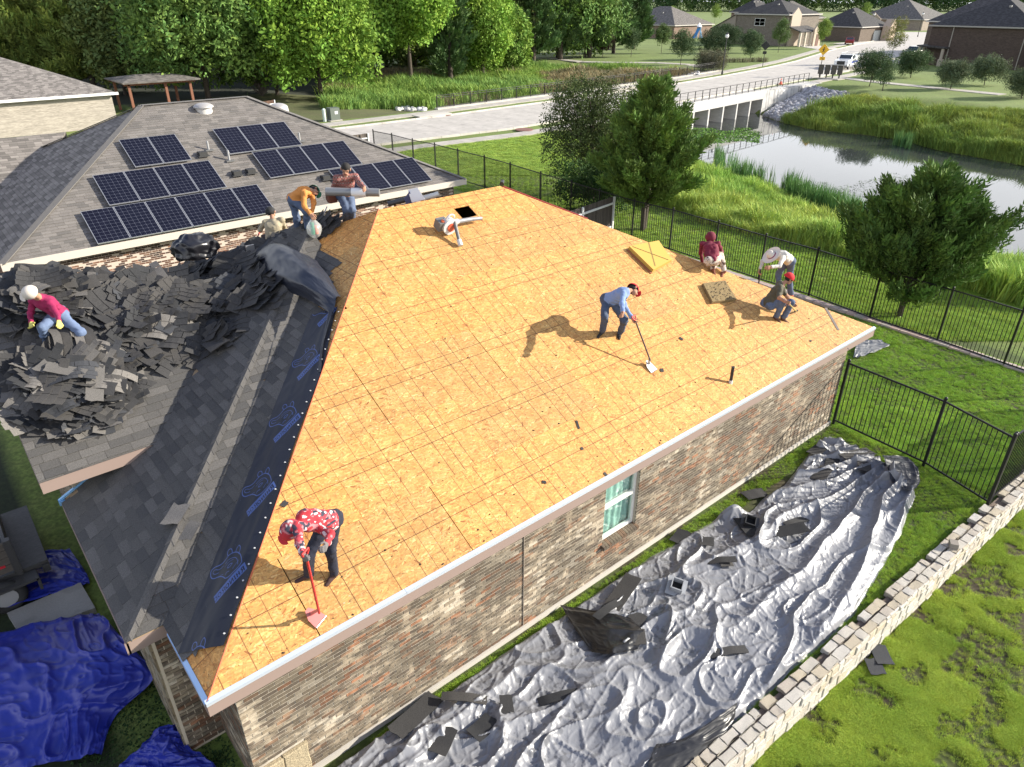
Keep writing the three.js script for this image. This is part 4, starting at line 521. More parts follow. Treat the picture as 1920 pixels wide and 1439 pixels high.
// ---------- tarps ----------
const wallPx = [[600, 1439], [700, 1374], [800, 1306], [900, 1240], [1010, 1168], [1100, 1100], [1200, 1040], [1300, 972], [1345, 942]].map(p => ab(atH(...p)));
{
  const outer = [[1290, 1439], [1400, 1335], [1480, 1262], [1560, 1192], [1606, 1148], [1640, 1090], [1690, 1000], [1718, 930]].map(p => ab(atH(...p, .05))); outer.unshift([1.2, 3.5]); outer.push([16.15, 5.6]);
  const wallE = [[1.2, 6.55], [6, 6.52], [9, 6.46], [11.2, 6.3], [11.8, 5.95], [12.6, 6.05], [13.3, 6.0], [14.3, 6.2], [15.6, 6.45], [16.15, 6.4]];
  const t = thing('silver_tarp', 'large crumpled silver tarp spread between the brick wall and the stone wall', 'tarp'), nu = 640, nv = 190, P = [], UV = [], I = [], C = [];
  const wor = (x, y, z) => { const X = Math.floor(x), Y = Math.floor(y); let f1 = 9, f2 = 9; for (let j = -1; j < 2; j++) for (let i = -1; i < 2; i++) { const px = X + i + hash3(X + i, Y + j, z), py = Y + j + hash3(X + i, Y + j, z + 50), d = Math.hypot(px - x, py - y); if (d < f1) { f2 = f1; f1 = d; } else if (d < f2) f2 = d; } return [f1, f2 - f1]; };
  const hgt = (a, b, e) => { const wx = .35 * (fbm(a * .9, b * .9, 21, 3) - .5), wy = .35 * (fbm(a * .9, b * .9, 25, 3) - .5), ang = Math.atan2(b - 4.7 + wy, 17.2 - a), rad = 1 - Math.abs(Math.sin(ang * 21 + 2.2 * fbm(a * .5, b * .5, 6, 2))), rt = smooth(7.5, 11, a), w1 = wor(a * .75 + wx * 2, b * 1.25 + wy * 2, 3), w2 = wor(a * 2.1 + wx * 3, b * 2.6 + wy * 3, 9), w3 = wor(a * 5.2 + wx * 5, b * 5.6 + wy * 5, 14), cre = w => 1 - smooth(0, .34, w[1]), amp = .55 + .9 * fbm(a * .7, b * .7, 31, 2);
    const line = (x, y, z, pw) => Math.pow(1 - Math.abs(2 * vn(x + wx * 1.5, y + wy * 1.5, z) - 1), pw), thin = (w, q) => Math.pow(1 - smooth(0, q, w[1]), 1.5);
    const base = (.15 * rt * Math.pow(rad, 1.7) + .13 * line(a * .62 + b * .5, b * 1.3 - a * .22, 51, 9) * amp + .09 * line(a * 1.25 - b * .7, b * 1.9 + a * .5, 52, 10) * amp * lerp(1, .5, rt) + .036 * line(a * 2.7 + b * .9, b * 3.2 - a * .8, 53, 7) * amp * lerp(1, .6, rt) + .012 * line(a * 6.2 - b * 2, b * 6.6 + a * 2, 54, 4) * amp + .016 * thin(w2, .2) * amp + .008 * thin(w3, .2) * amp + .05 * fbm(a * 1.3, b * 1.3, 2, 3) + .04 * (1 - rt) * (1 - Math.abs(2 * vn(a * .8 + wx * 4, b * 2.2 + wy * 4, 44) - 1))) * smooth(0, .1, e) + .02;
    const tent2 = .62 * Math.exp(-(((a - 11.55) / .28) ** 2 + ((b - 6.35) / .3) ** 2)); return base + tent2 + .25 * Math.exp(-(((a - 15.3) / .35) ** 2 + ((b - 4.45) / .3) ** 2)) * (.4 + cre(w2)); };
  for (let i = 0; i <= nu; i++) for (let j = 0; j <= nv; j++) { const a = lerp(1.3, 16.1, i / nu), w0 = alongLine(outer, a), w1 = alongLine(wallE, a), v = j / nv, e = Math.min(v, 1 - v, i / nu * 4, (1 - i / nu) * 6), b = lerp(w0, w1, v) + (e < .02 ? .05 * (fbm(a * 2.5, v * 2, 4, 2) - .5) : 0), k = Math.max(-.1, terr(a, b)) + hgt(a, b, e * (w1 - w0)); P.push(a, Math.max(k, .012), -b); UV.push(a, b); }
  for (let i = 0; i < nu; i++) for (let j = 0; j < nv; j++) { const k = i * (nv + 1) + j; I.push(k, k + nv + 1, k + nv + 2, k, k + nv + 2, k + 1); }
  const g = new THREE.BufferGeometry(); g.setAttribute('position', new THREE.Float32BufferAttribute(P, 3)); g.setAttribute('uv', new THREE.Float32BufferAttribute(UV, 2)); g.setIndex(I); g.computeVertexNormals();
  const tb = tex(512, 512, (u, v) => { const k = .5 * tn(u, v, 10, 4, 3) + .5 * Math.abs(2 * tn(u, v, 20, 3, 6) - 1); return [k, k, k]; }, .5, false), tc = tex(512, 512, (u, v, i, j) => { const k = .86 + .1 * tn(u, v, 8, 4, 51) - .18 * smooth(.62, .7, tn(u, v, 40, 2, 33)) * smooth(.45, .6, tn(u, v, 4, 2, 35)); return [k, k, k * 1.02]; }, .33);
  mesh('crumpled_sheet', g, M([.25, .255, .265], .4, { map: tc, bumpMap: tb, bumpScale: .006 }), t);
  scene.userData.tarpTop = (a, b) => { const w0 = alongLine(outer, a), w1 = alongLine(wallE, a), v = (b - w0) / (w1 - w0), e = Math.min(v, 1 - v); return Math.max(0, hgt(a, b, e * (w1 - w0))); };
  const top = (x, y) => { let p = atH(x, y, .1); for (let k = 0; k < 6; k++) p = atH(x, y, scene.userData.tarpTop(p.x, -p.z)); return p; };
  // scraps lying on it: pixel, shape, turn
  const L = [[780, 1345, 1, .25], [870, 1312, 3, -.75], [905, 1370, 4, .1], [830, 1395, 4, .5], [1165, 1118, 1, .22], [1140, 1145, 3, .1], [1190, 1170, 4, .3], [1195, 1200, 2, .8], [1275, 1012, 4, .2], [1345, 1055, 3, -.7], [1360, 1060, 5, -.5], [1395, 985, 1, 1.05], [1415, 930, 0, -.4], [1362, 968, 5, .1], [1470, 1000, 1, -.62], [1495, 980, 3, -.2], [1605, 855, 1, -.35], [1560, 870, 0, .4], [1530, 850, 4, 0], [1540, 892, 0, .1], [1325, 1020, 2, .6], [1365, 1225, 3, -.45], [1620, 880, 4, .5], [1050, 1310, 3, -.5], [950, 1325, 5, 1]];
  L.forEach(([x, y, k, a], i) => { const m = mesh('torn_shingle', scrapGeo[k], scrapMats[i % 3]); tag(m, 'torn dark grey shingle piece lying on the silver tarp', 'shingle', 'shingle pieces dropped on the silver tarp'); const p = top(x, y); m.position.copy(p).setY(p.y + .06); m.rotation.set(0, a, .08 * ((i % 5) - 2)); });
  for (const [x, y, Lb] of [[1268, 1105, 'grey square vent cap dropped on the tarp near the long shingle strip'], [1405, 985, 'black square vent cap dropped on the tarp among shingle pieces']]) { const q = top(x, y), c = thing('roof_vent', Lb, 'roof vent', q.setY(q.y + .05)); c.rotation.set(.15, .5, .2); const m = M(y > 1000 ? [.3, .31, .33] : [.03, .03, .03], .4); mesh('flange', bx(0, 0, 0, .4, .36, .012), m, c); mesh('hood', [bx(0, -.1, .07, .24, .02, .12), bx(0, .1, .07, .24, .02, .12), bx(-.11, 0, .07, .02, .2, .12), bx(.11, 0, .07, .02, .2, .12)], m, c); mesh('throat', bx(0, 0, .012, .18, .18, .01), M([.01, .01, .01], .9), c); }
  // black sheets showing on the tarp
  const bs = (rows, L, m = black) => { const q = thing('black_sheet', L, 'plastic sheet'); mesh('crumpled_plastic', sheet(rows.map(R => R.map(([x, y, k]) => { const p = top(x, y); p.y += k; return p; })), 60, 60, (u, v) => .06 * ridged(u * 3, v * 3, 3, 4)), m, q); };
  bs([[[1050, 1138, .03], [1110, 1150, .05], [1180, 1165, .06]], [[1075, 1180, .05], [1130, 1190, .1], [1205, 1190, .06]], [[1110, 1225, .02], [1150, 1232, .05], [1195, 1222, .03]]], 'glossy black plastic sheet crumpled on the silver tarp', M([.014, .014, .015], .28));
  bs([[[1230, 1400, .03], [1290, 1385, .05], [1380, 1325, .1]], [[1215, 1439, .04], [1300, 1410, .08], [1370, 1365, .04]], [[1210, 1480, .03], [1290, 1445, .04], [1330, 1425, .03]]], 'black plastic underside of the tarp turned up beside the stone wall', M([.02, .02, .022], .35));
  bs([[[1650, 868, .2], [1690, 872, .22], [1718, 890, .18]], [[1660, 890, .16], [1695, 905, .1], [1722, 912, .1]], [[1668, 905, .05], [1690, 918, .03], [1712, 925, .02]]], 'dark folded corner of the silver tarp near the steel fence');
  const far = thing('silver_tarp', 'small silver tarp on the lawn behind the house corner', 'tarp'), cp = atH(1625, 652, .05), cg = sheet([[[1600, 672], [1618, 670], [1640, 662]], [[1605, 650], [1630, 650], [1668, 650]], [[1610, 636], [1630, 640], [1650, 640]]].map(R => R.map(([x, y]) => atH(x, y, .06))), 40, 40, (u, v) => .09 * ridged(u * 4, v * 4, 7, 4)); mesh('crumpled_sheet', cg, M([.25, .255, .265], .4), far);
}
{ // blue tarps in the shade of the house
  const bm = M([.012, .022, .25], .4), B = (x, y, h) => atH(x, y, h), W = (s, k) => (u, v) => (.11 * (ridged(u * 2.2 + s, v * 2.6, s, 4) - .3) + .045 * Math.pow(1 - Math.abs(2 * vn(u * 6 + s, v * 8, s) - 1), 4) + .014 * Math.pow(1 - Math.abs(2 * vn(u * 16, v * 19 + s, s + 4) - 1), 5)) * k + .02 * fbm(u * 14, v * 14, s);
  let t = thing('blue_tarp', 'wide crumpled blue tarp draped below the front wall', 'tarp');
  mesh('crumpled_sheet', sheet([[[-60, 1200, .1], [60, 1185, .15], [150, 1160, .2], [190, 1165, .15]], [[-60, 1260, .25], [70, 1230, .4], [170, 1215, .55], [235, 1212, .5]], [[-60, 1330, .2], [80, 1300, .35], [190, 1270, .5], [288, 1268, .25]], [[-60, 1400, .1], [70, 1370, .25], [150, 1340, .25], [215, 1345, .05]], [[-60, 1470, .05], [70, 1440, .1], [140, 1430, .1], [190, 1420, .03]]].map(R => R.map(q => B(...q))), 130, 130, W(2, 1.5)), bm, t);
  t = thing('blue_tarp', 'peaked blue tarp lying on ground cover by the brick corner', 'tarp');
  mesh('crumpled_sheet', sheet([[[305, 1362, .35], [325, 1362, .3], [352, 1372, .1]], [[275, 1395, .25], [310, 1390, .3], [350, 1400, .12]], [[235, 1430, .1], [300, 1430, .15], [385, 1425, .05]], [[190, 1480, .05], [290, 1475, .08], [420, 1460, .03]]].map(R => R.map(q => B(...q))), 90, 90, W(5, 1.2)), bm, t);
  t = thing('blue_tarp', 'dark blue tarp spread between the trailer and the concrete slab', 'tarp');
  mesh('crumpled_sheet', sheet([[[-40, 1075, .05], [80, 1040, .05], [130, 1030, .05]], [[-40, 1120, .1], [90, 1070, .12], [162, 1078, .08]], [[-40, 1165, .06], [80, 1122, .1], [168, 1096, .05]]].map(R => R.map(q => B(...q))), 80, 60, W(7, .8)), bm, t);
  const slabp = mesh('concrete_step', slab([[12, 1150], [150, 1092], [178, 1140], [38, 1192]].map(([x, y]) => atH(x, y, .12)), .12, V(1, 0)), M([.36, .36, .35], .9, { map: concTex })); tag(slabp, 'plain concrete slab between the two big blue tarps', 'slab');
}
{ // trailer
  const t = thing('dump_trailer', 'dark steel dump trailer with plank side parked by the entry', 'trailer'), sm = M([.09, .088, .085], .55, { metalness: .3, map: grainTex }), wm = M([.13, .11, .09], .9, { map: grainTex });
  const A0 = -4, A1 = -.12, B0 = 13.3, B1 = 15.4;
  for (let k = 0; k < 4; k++) mesh('side_plank', bx((A0 + A1) / 2 - .25, B0 + .03, .78 + k * .16, A1 - A0 - .5, .05, .15), wm, t);
  mesh('bed', bx((A0 + A1) / 2, (B0 + B1) / 2, .6, A1 - A0, B1 - B0, .12), sm, t); mesh('side_panel', bx((A0 + A1) / 2 - .25, B1, .98, A1 - A0 - .5, .06, .7), sm, t); mesh('tailgate', bx(A1 - .5, (B0 + B1) / 2, .98, .06, B1 - B0, .7), sm, t);
  mesh('fender', [bx(-.9, B0 - .18, .56, 1.1, .3, .05), bx(-.36, B0 - .18, .44, .05, .3, .26), bx(-1.45, B0 - .18, .44, .05, .3, .26)], sm, t);
  for (const a of [-.9]) { const w = new THREE.Group(); w.name = 'wheel'; w.position.copy(V(a, B0 - .16, .33)); t.add(w); mesh('tyre', new THREE.TorusGeometry(.25, .09, 10, 24), M([.02, .02, .02], .8), w); mesh('rim', new THREE.CylinderGeometry(.18, .18, .12, 16).rotateX(1.5708), M([.3, .3, .3], .5), w); }
  mesh('rear_beam', bx(A1 - .06, (B0 + B1) / 2, .52, .12, B1 - B0 + .1, .16), sm, t); mesh('hinge_post', bx(A1 - .46, B0 + .02, .98, .1, .12, .8), sm, t);
  mesh('reflector_white', bx(-1.05, B0 - .002, .86, .22, .008, .05), M([.75, .75, .78], .4), t); mesh('reflector_red', bx(-.84, B0 - .002, .86, .2, .008, .05), M([.45, .02, .03], .4), t);
}
// ---------- fences and low stone wall ----------
const fenceBlack = M([.012, .012, .013], .45, { metalness: .3 });
function steelFence(posts, hgt, label, o = {}) {
  const t = thing('steel_fence', label, 'fence'), items = []; 
  posts.forEach(p => { mesh('post', bx(p.x, -p.z, p.y + hgt / 2 + .01, .06, .06, hgt + .06), fenceBlack, t); mesh('post_cap', new THREE.SphereGeometry(.042, 8, 6).translate(p.x, p.y + hgt + .06, p.z), fenceBlack, t); });
  for (let i = 0; i < posts.length - 1; i++) { const a = posts[i], b = posts[i + 1], n = Math.round(a.distanceTo(b) / .115), low = o.low ?? .1; for (const k of [hgt - .02, low]) mesh('rail', beam(a.clone().setY(a.y + k), b.clone().setY(b.y + k), .03, .04), fenceBlack, t); for (let k = 1; k < n; k++) { const q = a.clone().lerp(b, k / n), g = new THREE.BoxGeometry(.017, hgt - low - .05, .017); g.translate(q.x, q.y + (hgt + low) / 2 - .01, q.z); items.push({ geo: g, c: 0 }); } }
  pieces(t, 'baluster', 'further_balusters', items, [[.012, .012, .013]], fenceBlack); return t;
}
const FH2 = 1.83, yardPosts = [[699, 245], [734, 252], [773, 262], [814.5, 270], [858, 281], [908, 293.5], [956.5, 307], [1014, 324.5], [1072, 341], [1125, 357], [1190, 376], [1263, 393], [1348, 417], [1437, 442], [1535, 468], [1654.6, 505.6], [1788, 543], [1920, 582]].map(p => atH(...p, FH2).setY(0));
yardPosts.push(V(23.7, 2.9, 0));
steelFence(yardPosts, FH2, 'long black steel picket fence behind the houses along the pond bank');
const smallPosts = [[1592, 680], [1773, 752], [1903, 820]].map(p => atH(...p, FH2).setY(0));
steelFence(smallPosts, FH2, 'short black steel picket fence from the brick wall corner to the stone wall', { low: .14 });
{ const p0 = smallPosts[2], L = []; for (let k = 0; k <= 3; k++) L.push(V(lerp(p0.x + .08, 23.6, k / 3), lerp(-p0.z, stoneB(23.6), k / 3), .1)); steelFence(L, FH2 - .1, 'black steel picket fence standing on top of the stone wall'); }
{ // edging under the back fence
  const e = thing('fence_edging', 'pale stone edging strip under the back fence', 'edging'); const r = rng(91); for (let i = 0; i < 60; i++) { const b = 2.9 + i * .32, k = yardPosts[13].x + (b - 14) * .05; mesh('edging_stone', bx(k - .25, b, .03, .26 + .06 * r(), .3, .1, (r() - .5) * .1), M([.4 + .1 * r(), .37, .33], .9), e); } }
// stone pieces on a wall face
function rubble(items, O, U, N, len, h0, h1, seed, s = 1, dep = .06) {
  const q = rng(seed); let v = h0; while (v < h1 - .03) { const hh = Math.min((.13 + .15 * q()) * s, h1 - v); let u = -q() * .15; while (u < len) { const w = (.16 + .26 * q()) * s, x0 = Math.max(0, u), x1 = Math.min(len, u + w); u += w; if (x1 - x0 < .05) continue;
    const e = .011, jx = () => (q() - .5) * .03 * s, P = [[x0 + e, v + e + Math.abs(jx())], [(x0 + x1) / 2, v + e + Math.abs(jx()) * .5], [x1 - e, v + e + Math.abs(jx())], [x1 - e - Math.abs(jx()), v + hh * .55], [x1 - e - Math.abs(jx()) * 1.3, v + hh - e], [(x0 + x1) / 2 + jx(), v + hh - e - Math.abs(jx()) * .5], [x0 + e + Math.abs(jx()), v + hh - e]].map(a => new THREE.Vector2(a[0], a[1]));
    const g = new THREE.ExtrudeGeometry(new THREE.Shape(P), { depth: dep * (.55 + .7 * q()), bevelSize: .012, bevelThickness: .014, bevelSegments: 1, steps: 1 }), p = g.attributes.position; for (let i = 0; i < p.count; i++) { const z = p.getZ(i); if (z > .01) p.setZ(i, z + .016 * (vn(p.getX(i) * 9, p.getY(i) * 9, seed) - .5)); } g.computeVertexNormals(); g.applyMatrix4(new THREE.Matrix4().makeBasis(U, new THREE.Vector3().crossVectors(N, U), N)); g.translate(O.x, O.y, O.z); items.push({ geo: g, c: Math.floor(q() * 5) }); } v += hh; }
}
{
  const t = thing('stone_wall', 'low wall of rough white limestone blocks dividing the two lawns', 'wall'), A0 = 4.6, A1 = 23.9, items = [];
  const tones = [[.80, .74, .64], [.85, .80, .72], [.76, .66, .50], [.82, .76, .67], [.72, .64, .54]], base = M([1, 1, 1], .92, { map: rep(grainTex, 1.5), bumpMap: rep(bumpTex, 2), bumpScale: .012 });
  const p0 = V(A0, stoneB(A0), 0), p1 = V(A1, stoneB(A1), 0), U = p1.clone().sub(p0).normalize(), N = new THREE.Vector3().crossVectors(YUP, U).negate(); if (N.z < 0) N.negate(); const len = p0.distanceTo(p1);
  mesh('core', (() => { const g = new THREE.BoxGeometry(len, .8, .26); g.applyMatrix4(new THREE.Matrix4().makeBasis(U, YUP, new THREE.Vector3().crossVectors(U, YUP))); return g.translate((p0.x + p1.x) / 2, -.33, (p0.z + p1.z) / 2); })(), M([.30, .23, .18], .95, { map: grainTex, bumpMap: bumpTex, bumpScale: .02 }), t);
  const segs = Math.round(len / 6.5); for (let k = 0; k < segs; k++) { const l = len / segs, O = p0.clone().addScaledVector(U, k * l).addScaledVector(N, .125); rubble(items, O, U, N, l, -.62, .1 + .03 * Math.sin(k * 2.1), 100 + k, .82, .045); }
  // top stones, in two rough rows
  const r = rng(120); for (let row = 0; row < 2; row++) { let u = .05; while (u < len) { const w = .14 + .24 * r(), d = row ? .13 + .04 * r() : .13 + .05 * r(); if (r() > (row ? .2 : .05)) { const g = new THREE.BoxGeometry(w - .02, .07 + .035 * r(), d, 2, 1, 2), p = g.attributes.position; for (let i = 0; i < p.count; i++) p.setXYZ(i, p.getX(i) + (r() - .5) * .022, p.getY(i) + (r() - .5) * .018, p.getZ(i) + (r() - .5) * .022); g.computeVertexNormals(); g.applyMatrix4(new THREE.Matrix4().makeBasis(U, YUP, new THREE.Vector3().crossVectors(U, YUP))); const c = p0.clone().addScaledVector(U, u + w / 2).addScaledVector(N, row ? -.11 : .075); g.translate(c.x, .092, c.z); items.push({ geo: g, c: Math.floor(r() * 5) }); } u += w; } }
  pieces(t, 'stone', 'further_stones', items, tones, base);
  const lb = mesh('stone_block', bx(13.9, stoneB(13.9) - .02, .2, .17, .15, .13, .5), M([.24, .21, .18], .9)); tag(lb, 'small dark loose stone block on top of the limestone wall', 'stone');
  const m = mesh('torn_shingle', join([scrapGeo[2], scrapGeo[4].clone().translate(.25, .01, .2)]), scrapMats[4]); tag(m, 'two joined shingle scraps lying in the lower lawn', 'shingle'); m.position.copy(gp(1640, 1255)); m.position.y += .06; m.rotation.y = .8;
}
function woodFence(p, q, hgt, label, col = [.13, .085, .06], w = .145) { const t = thing('wood_fence', label, 'fence'), L = p.distanceTo(q), n = Math.round(L / w), items = [], r = rng(Math.round(p.x * 7)), dir = q.clone().sub(p).normalize(), turn = Math.atan2(-dir.z, dir.x); for (let i = 0; i < n; i++) { const c = p.clone().lerp(q, (i + .5) / n), g = new THREE.BoxGeometry(w - .012, hgt + .02 * r(), .02); g.rotateY(turn); g.translate(c.x, c.y + hgt / 2, c.z); items.push({ geo: g, c: Math.floor(r() * 3) }); } const m = M([1, 1, 1], .95, { map: rep(grainTex, 3, .5) }); pieces(t, 'picket', 'further_pickets', items, [col, col.map(x => x * 1.25), col.map(x => x * .8)], m, 120); for (const k of [.35, hgt - .3]) mesh('rail', beam(p.clone().setY(p.y + k).add(V(.02, -.03)), q.clone().setY(q.y + k).add(V(.02, -.03)), .04, .09), m, t); const k = Math.max(1, Math.round(L / 2.4)); for (let i = 0; i <= k; i++) { const c = p.clone().lerp(q, i / k); mesh('post', bx(c.x, -c.z - .04, c.y + hgt / 2, .09, .09, hgt), m, t); } return t; }
woodFence(V(24.9, 22.1, 0), V(17.5, 20.9, 0), 1.75, 'weathered grey wooden fence between the two back yards', [.11, .09, .08]);
woodFence(V(25.4, 45.3, 0), V(19, 45.2, 0), 1.6, 'grey wooden fence by the road behind the solar house', [.17, .14, .12]);
woodFence(V(21.5, 62, 0), V(27, 64, 0), 1.9, 'brown wooden fence panel across the road behind the solar house ridge', [.13, .07, .045]);
// ---------- more houses ----------
const glassDark = M([.03, .04, .05], .08, { ior: 1.5 }), winWhite = M([.6, .6, .58], .6);
// a house with a hip roof. corner [a, b], L along a, D along b, walls up to h; windows: [side 's' (faces -b) or 'w' (faces -a), along, up, wide, high]
function farHouse(label, a, b, L, D, h, o = {}) {
  const { wall = [.3, .23, .18], roof: rc = [.10, .095, .095], pitch = .55, turn = 0, wins = [], gable, doors = [], name = 'brick_house' } = o, t = thing(name, label, 'house', V(a, b, 0), turn), ov = .45, dm = Math.min(L, D) / 2 + ov, top = h + dm * pitch;
  const wt = M(wall, .95, { map: rep(grainTex, .8) }), bt = tex; 
  mesh('wall', bx(L / 2, D / 2, h / 2 - .1, L, D, h + .2), wt, t);
  const c = [[-ov, -ov], [L + ov, -ov], [L + ov, D + ov], [-ov, D + ov]].map(p => V(p[0], p[1], h)), R = L >= D ? [V(-ov + dm, D / 2, top), V(L + ov - dm, D / 2, top)] : [V(L / 2, -ov + dm, top), V(L / 2, D + ov - dm, top)];
  const rm = roofMat(rc), rg = new THREE.Group(); rg.name = 'roof'; t.add(rg); const F = L >= D ? [[c[0], c[1], R[1], R[0]], [c[1], c[2], R[1]], [c[2], c[3], R[0], R[1]], [c[3], c[0], R[0]]] : [[c[0], c[1], R[0]], [c[1], c[2], R[1], R[0]], [c[2], c[3], R[1]], [c[3], c[0], R[0], R[1]]];
  F.forEach((P, i) => mesh('roof_slope', slab(P, .12, i % 2 ? V(0, 1) : V(1, 0)), rm, rg));
  mesh('fascia', [bx(L / 2, -ov, h - .02, L + 2 * ov + .06, .05, .2), bx(-ov, D / 2, h - .02, .05, D + 2 * ov, .2)], M(o.trim || [.45, .42, .38], .7), rg);
  for (let k = 0; k < 3; k++) mesh('roof_vent', bx(L * (.3 + .15 * k), D * .4, h + pitch * (Math.min(D * .4 + ov, L * .3 + ov)) + .1, .35, .35, .3), M([.25, .24, .23], .6), rg);
  for (const [s, u, v, w, hh] of wins) { const g = new THREE.Group(); g.name = 'window'; t.add(g); g.position.copy(s === 's' ? V(u + w / 2, -.02, v) : V(-.02, u + w / 2, v)); if (s !== 's') g.rotation.y = -Math.PI / 2; const f = .08; mesh('frame', [bx(0, 0, hh - f / 2, w, .08, f), bx(0, 0, f / 2, w, .08, f), bx(-w / 2 + f / 2, 0, hh / 2, f, .08, hh - 2 * f), bx(w / 2 - f / 2, 0, hh / 2, f, .08, hh - 2 * f), bx(0, 0, hh / 2, f * .7, .07, hh - 2 * f), bx(0, .003, hh / 2, w - 2 * f, .06, f * .7)], winWhite, g); mesh('pane', bx(0, .03, hh / 2, w - f, .02, hh - f), glassDark, g); mesh('sill', bx(0, -.03, -.04, w + .15, .14, .08), M([.4, .36, .3], .9), g); }
  for (const [s, u, w, hh, col] of doors) mesh('door', s === 's' ? bx(u + w / 2, -.03, hh / 2, w, .06, hh) : bx(-.03, u + w / 2, hh / 2, .06, w, hh), M(col, .7), t);
  return t;
}
const at2 = (x, y) => ab(atH(x, y));
{
  farHouse('pale brick house across the road with a long grey roof and white gutter', 6.0 - 14, 70.8, 23.7, 14, 2.7, { wall: [.55, .49, .42], roof: [.27, .255, .245], pitch: .4, trim: [.75, .74, .72] });
  const big = farHouse('tall two storey dark brown brick house facing the pond', 133, 38.6, 16, 14.6, 5.7, { wall: [.115, .082, .07], roof: [.055, .055, .062], pitch: .5, wins: [['s', 3, 3.6, 1.6, 1.5], ['s', 9, 3.6, 1.6, 1.5]], trim: [.3, .28, .26] });
  for (const b of [1.2, 11.3]) mesh('downpipe', bx(-.08, b, 2.85, .12, .12, 5.7), M([.3, .27, .24], .6), big);
  const pr = new THREE.Group(); pr.name = 'porch'; big.add(pr); mesh('porch_roof', slab([V(-1.6, 11.2, 2.7), V(2, 11.2, 2.7), V(2, 15.6, 2.9), V(-1.6, 15.6, 2.9)], .2, V(1, 0)), roofMat([.08, .075, .075]), pr); for (const [a, b] of [[-1.3, 11.6], [-1.3, 15.2], [.6, 15.2]]) mesh('porch_pillar', [bx(a, b, 1.3, .35, .35, 2.6), bx(a, b, .5, .6, .6, 1.0)], M([.36, .31, .26], .9), pr);
  mesh('lower_wing', bx(4, -2.2, 1.6, 10, 4.2, 3.4), M([.12, .088, .075], .95), big); mesh('lower_wing_roof', slab([V(-1.4, -4.6, 3.2), V(9.4, -4.6, 3.2), V(9.4, .0, 4.8), V(-1.4, 0, 4.8)], .12, V(1, 0)), roofMat([.06, .06, .065]), big);
  farHouse('two storey house with a dark roof behind the tall brown brick house', 158, 48, 16, 16, 5.6, { wall: [.2, .15, .12], roof: [.09, .088, .095], pitch: .6 });
  farHouse('grey roofed house at the edge of the view beyond the brown brick house', 176, 30, 15, 15, 5.2, { wall: [.2, .16, .13], roof: [.08, .08, .088], pitch: .6 });
  const m = farHouse('two storey grey brick house with a lit gabled porch front', 157.5, 93.2, 13, 13, 6.2, { wall: [.27, .23, .19], roof: [.055, .055, .06], pitch: .42, wins: [['w', 5.5, 3.9, 2.6, 1.5], ['s', 1.8, 3.6, .8, 1.6], ['s', 3.0, 3.6, .8, 1.6]] });
  mesh('lean_to', [slab([V(.02, 13, 0), V(.02, 19, 0), V(.02, 19, 3.2), V(.02, 13, 6.1)], .3, V(0, 1)), bx(6, 15, 1.5, 11, 4, 3)], M([.27, .23, .19], .95), m); mesh('lean_to_roof', slab([V(-.45, 12.6, 6.35), V(-.45, 19.6, 3.0), V(12, 19.6, 3.0), V(12, 12.6, 6.35)], .14, V(0, 1)), roofMat([.06, .06, .066]), m);
  const pf = new THREE.Group(); pf.name = 'porch'; m.add(pf); mesh('gable_front', slab([V(.8, -.5, 0), V(4.6, -.5, 0), V(4.6, -.5, 6.2), V(2.7, -.5, 7.6), V(.8, -.5, 6.2)], .4, V(1, 0)), M([.42, .35, .28], .95), pf); mesh('porch_roof', slab([V(.2, -3.6, 3.0), V(8, -3.6, 3.0), V(8, -.3, 4.0), V(.2, -.3, 4.0)], .18, V(1, 0)), roofMat([.1, .1, .105]), pf); for (const a of [.5, 2.6, 4.7]) mesh('porch_pillar', bx(a, -3.3, 1.5, .4, .4, 2.9), M([.5, .44, .36], .9), pf); mesh('gable_arch', slab([V(5, -4, 0), V(8, -4, 0), V(8, -4, 3.4), V(6.5, -4, 4.7), V(5, -4, 3.4)], .4, V(1, 0)), M([.45, .37, .29], .95), pf); mesh('door', bx(6.5, -4.04, 1.2, 1.1, .06, 2.4), M([.12, .05, .03], .7), pf);
  farHouse('single storey brick house with grey hip roof behind brown fence', 163, 128, 16, 20, 3.1, { wall: [.33, .23, .18], roof: [.2, .19, .18], pitch: .5, wins: [['w', 3, 1, 1.2, 1.3], ['w', 9, 1, 1.2, 1.3]] });
  farHouse('narrow two storey house with small gable behind the brown fence', 190, 122, 10, 8, 5.8, { wall: [.3, .22, .17], roof: [.07, .07, .075], pitch: .7, wins: [['s', 1.5, 3.8, 1.3, 1.6]] });
  const gh = farHouse('dark roofed house with a pale garage door by the red car', 186, 90.5, 14, 12, 3.2, { wall: [.2, .155, .12], roof: [.065, .065, .07], pitch: .62, doors: [['s', 7, 4.6, 2.3, [.42, .44, .42]]] }); mesh('entry_gable', slab([V(10, -2.5, 0), V(13, -2.5, 0), V(13, -2.5, 3.2), V(11.5, -2.5, 4.8), V(10, -2.5, 3.2)], 2, V(1, 0)), M([.42, .33, .25], .95), gh);
  farHouse('grey hip roofed house set back between two lawns', 238, 138, 18, 16, 3.2, { wall: [.33, .26, .2], roof: [.13, .125, .12], pitch: .6 });
  const fh = farHouse('low tan brick house with wide grey roof beyond the cul-de-sac', 262, 108, 22, 22, 3.1, { wall: [.4, .33, .27], roof: [.17, .165, .16], pitch: .5, wins: [['s', 9, 1, 1.4, 1.6]] }); mesh('entry_gable', slab([V(-3, 12, 0), V(-3, 17, 0), V(-3, 17, 3.2), V(-3, 14.5, 5), V(-3, 12, 3.2)], .3, V(0, 1)), M([.36, .29, .23], .95), fh);
  woodFence(V(...at2(1222, 56)), V(...at2(1318, 70)), 1.9, 'dark brown wooden fence behind the play slide', [.06, .04, .032], .5);
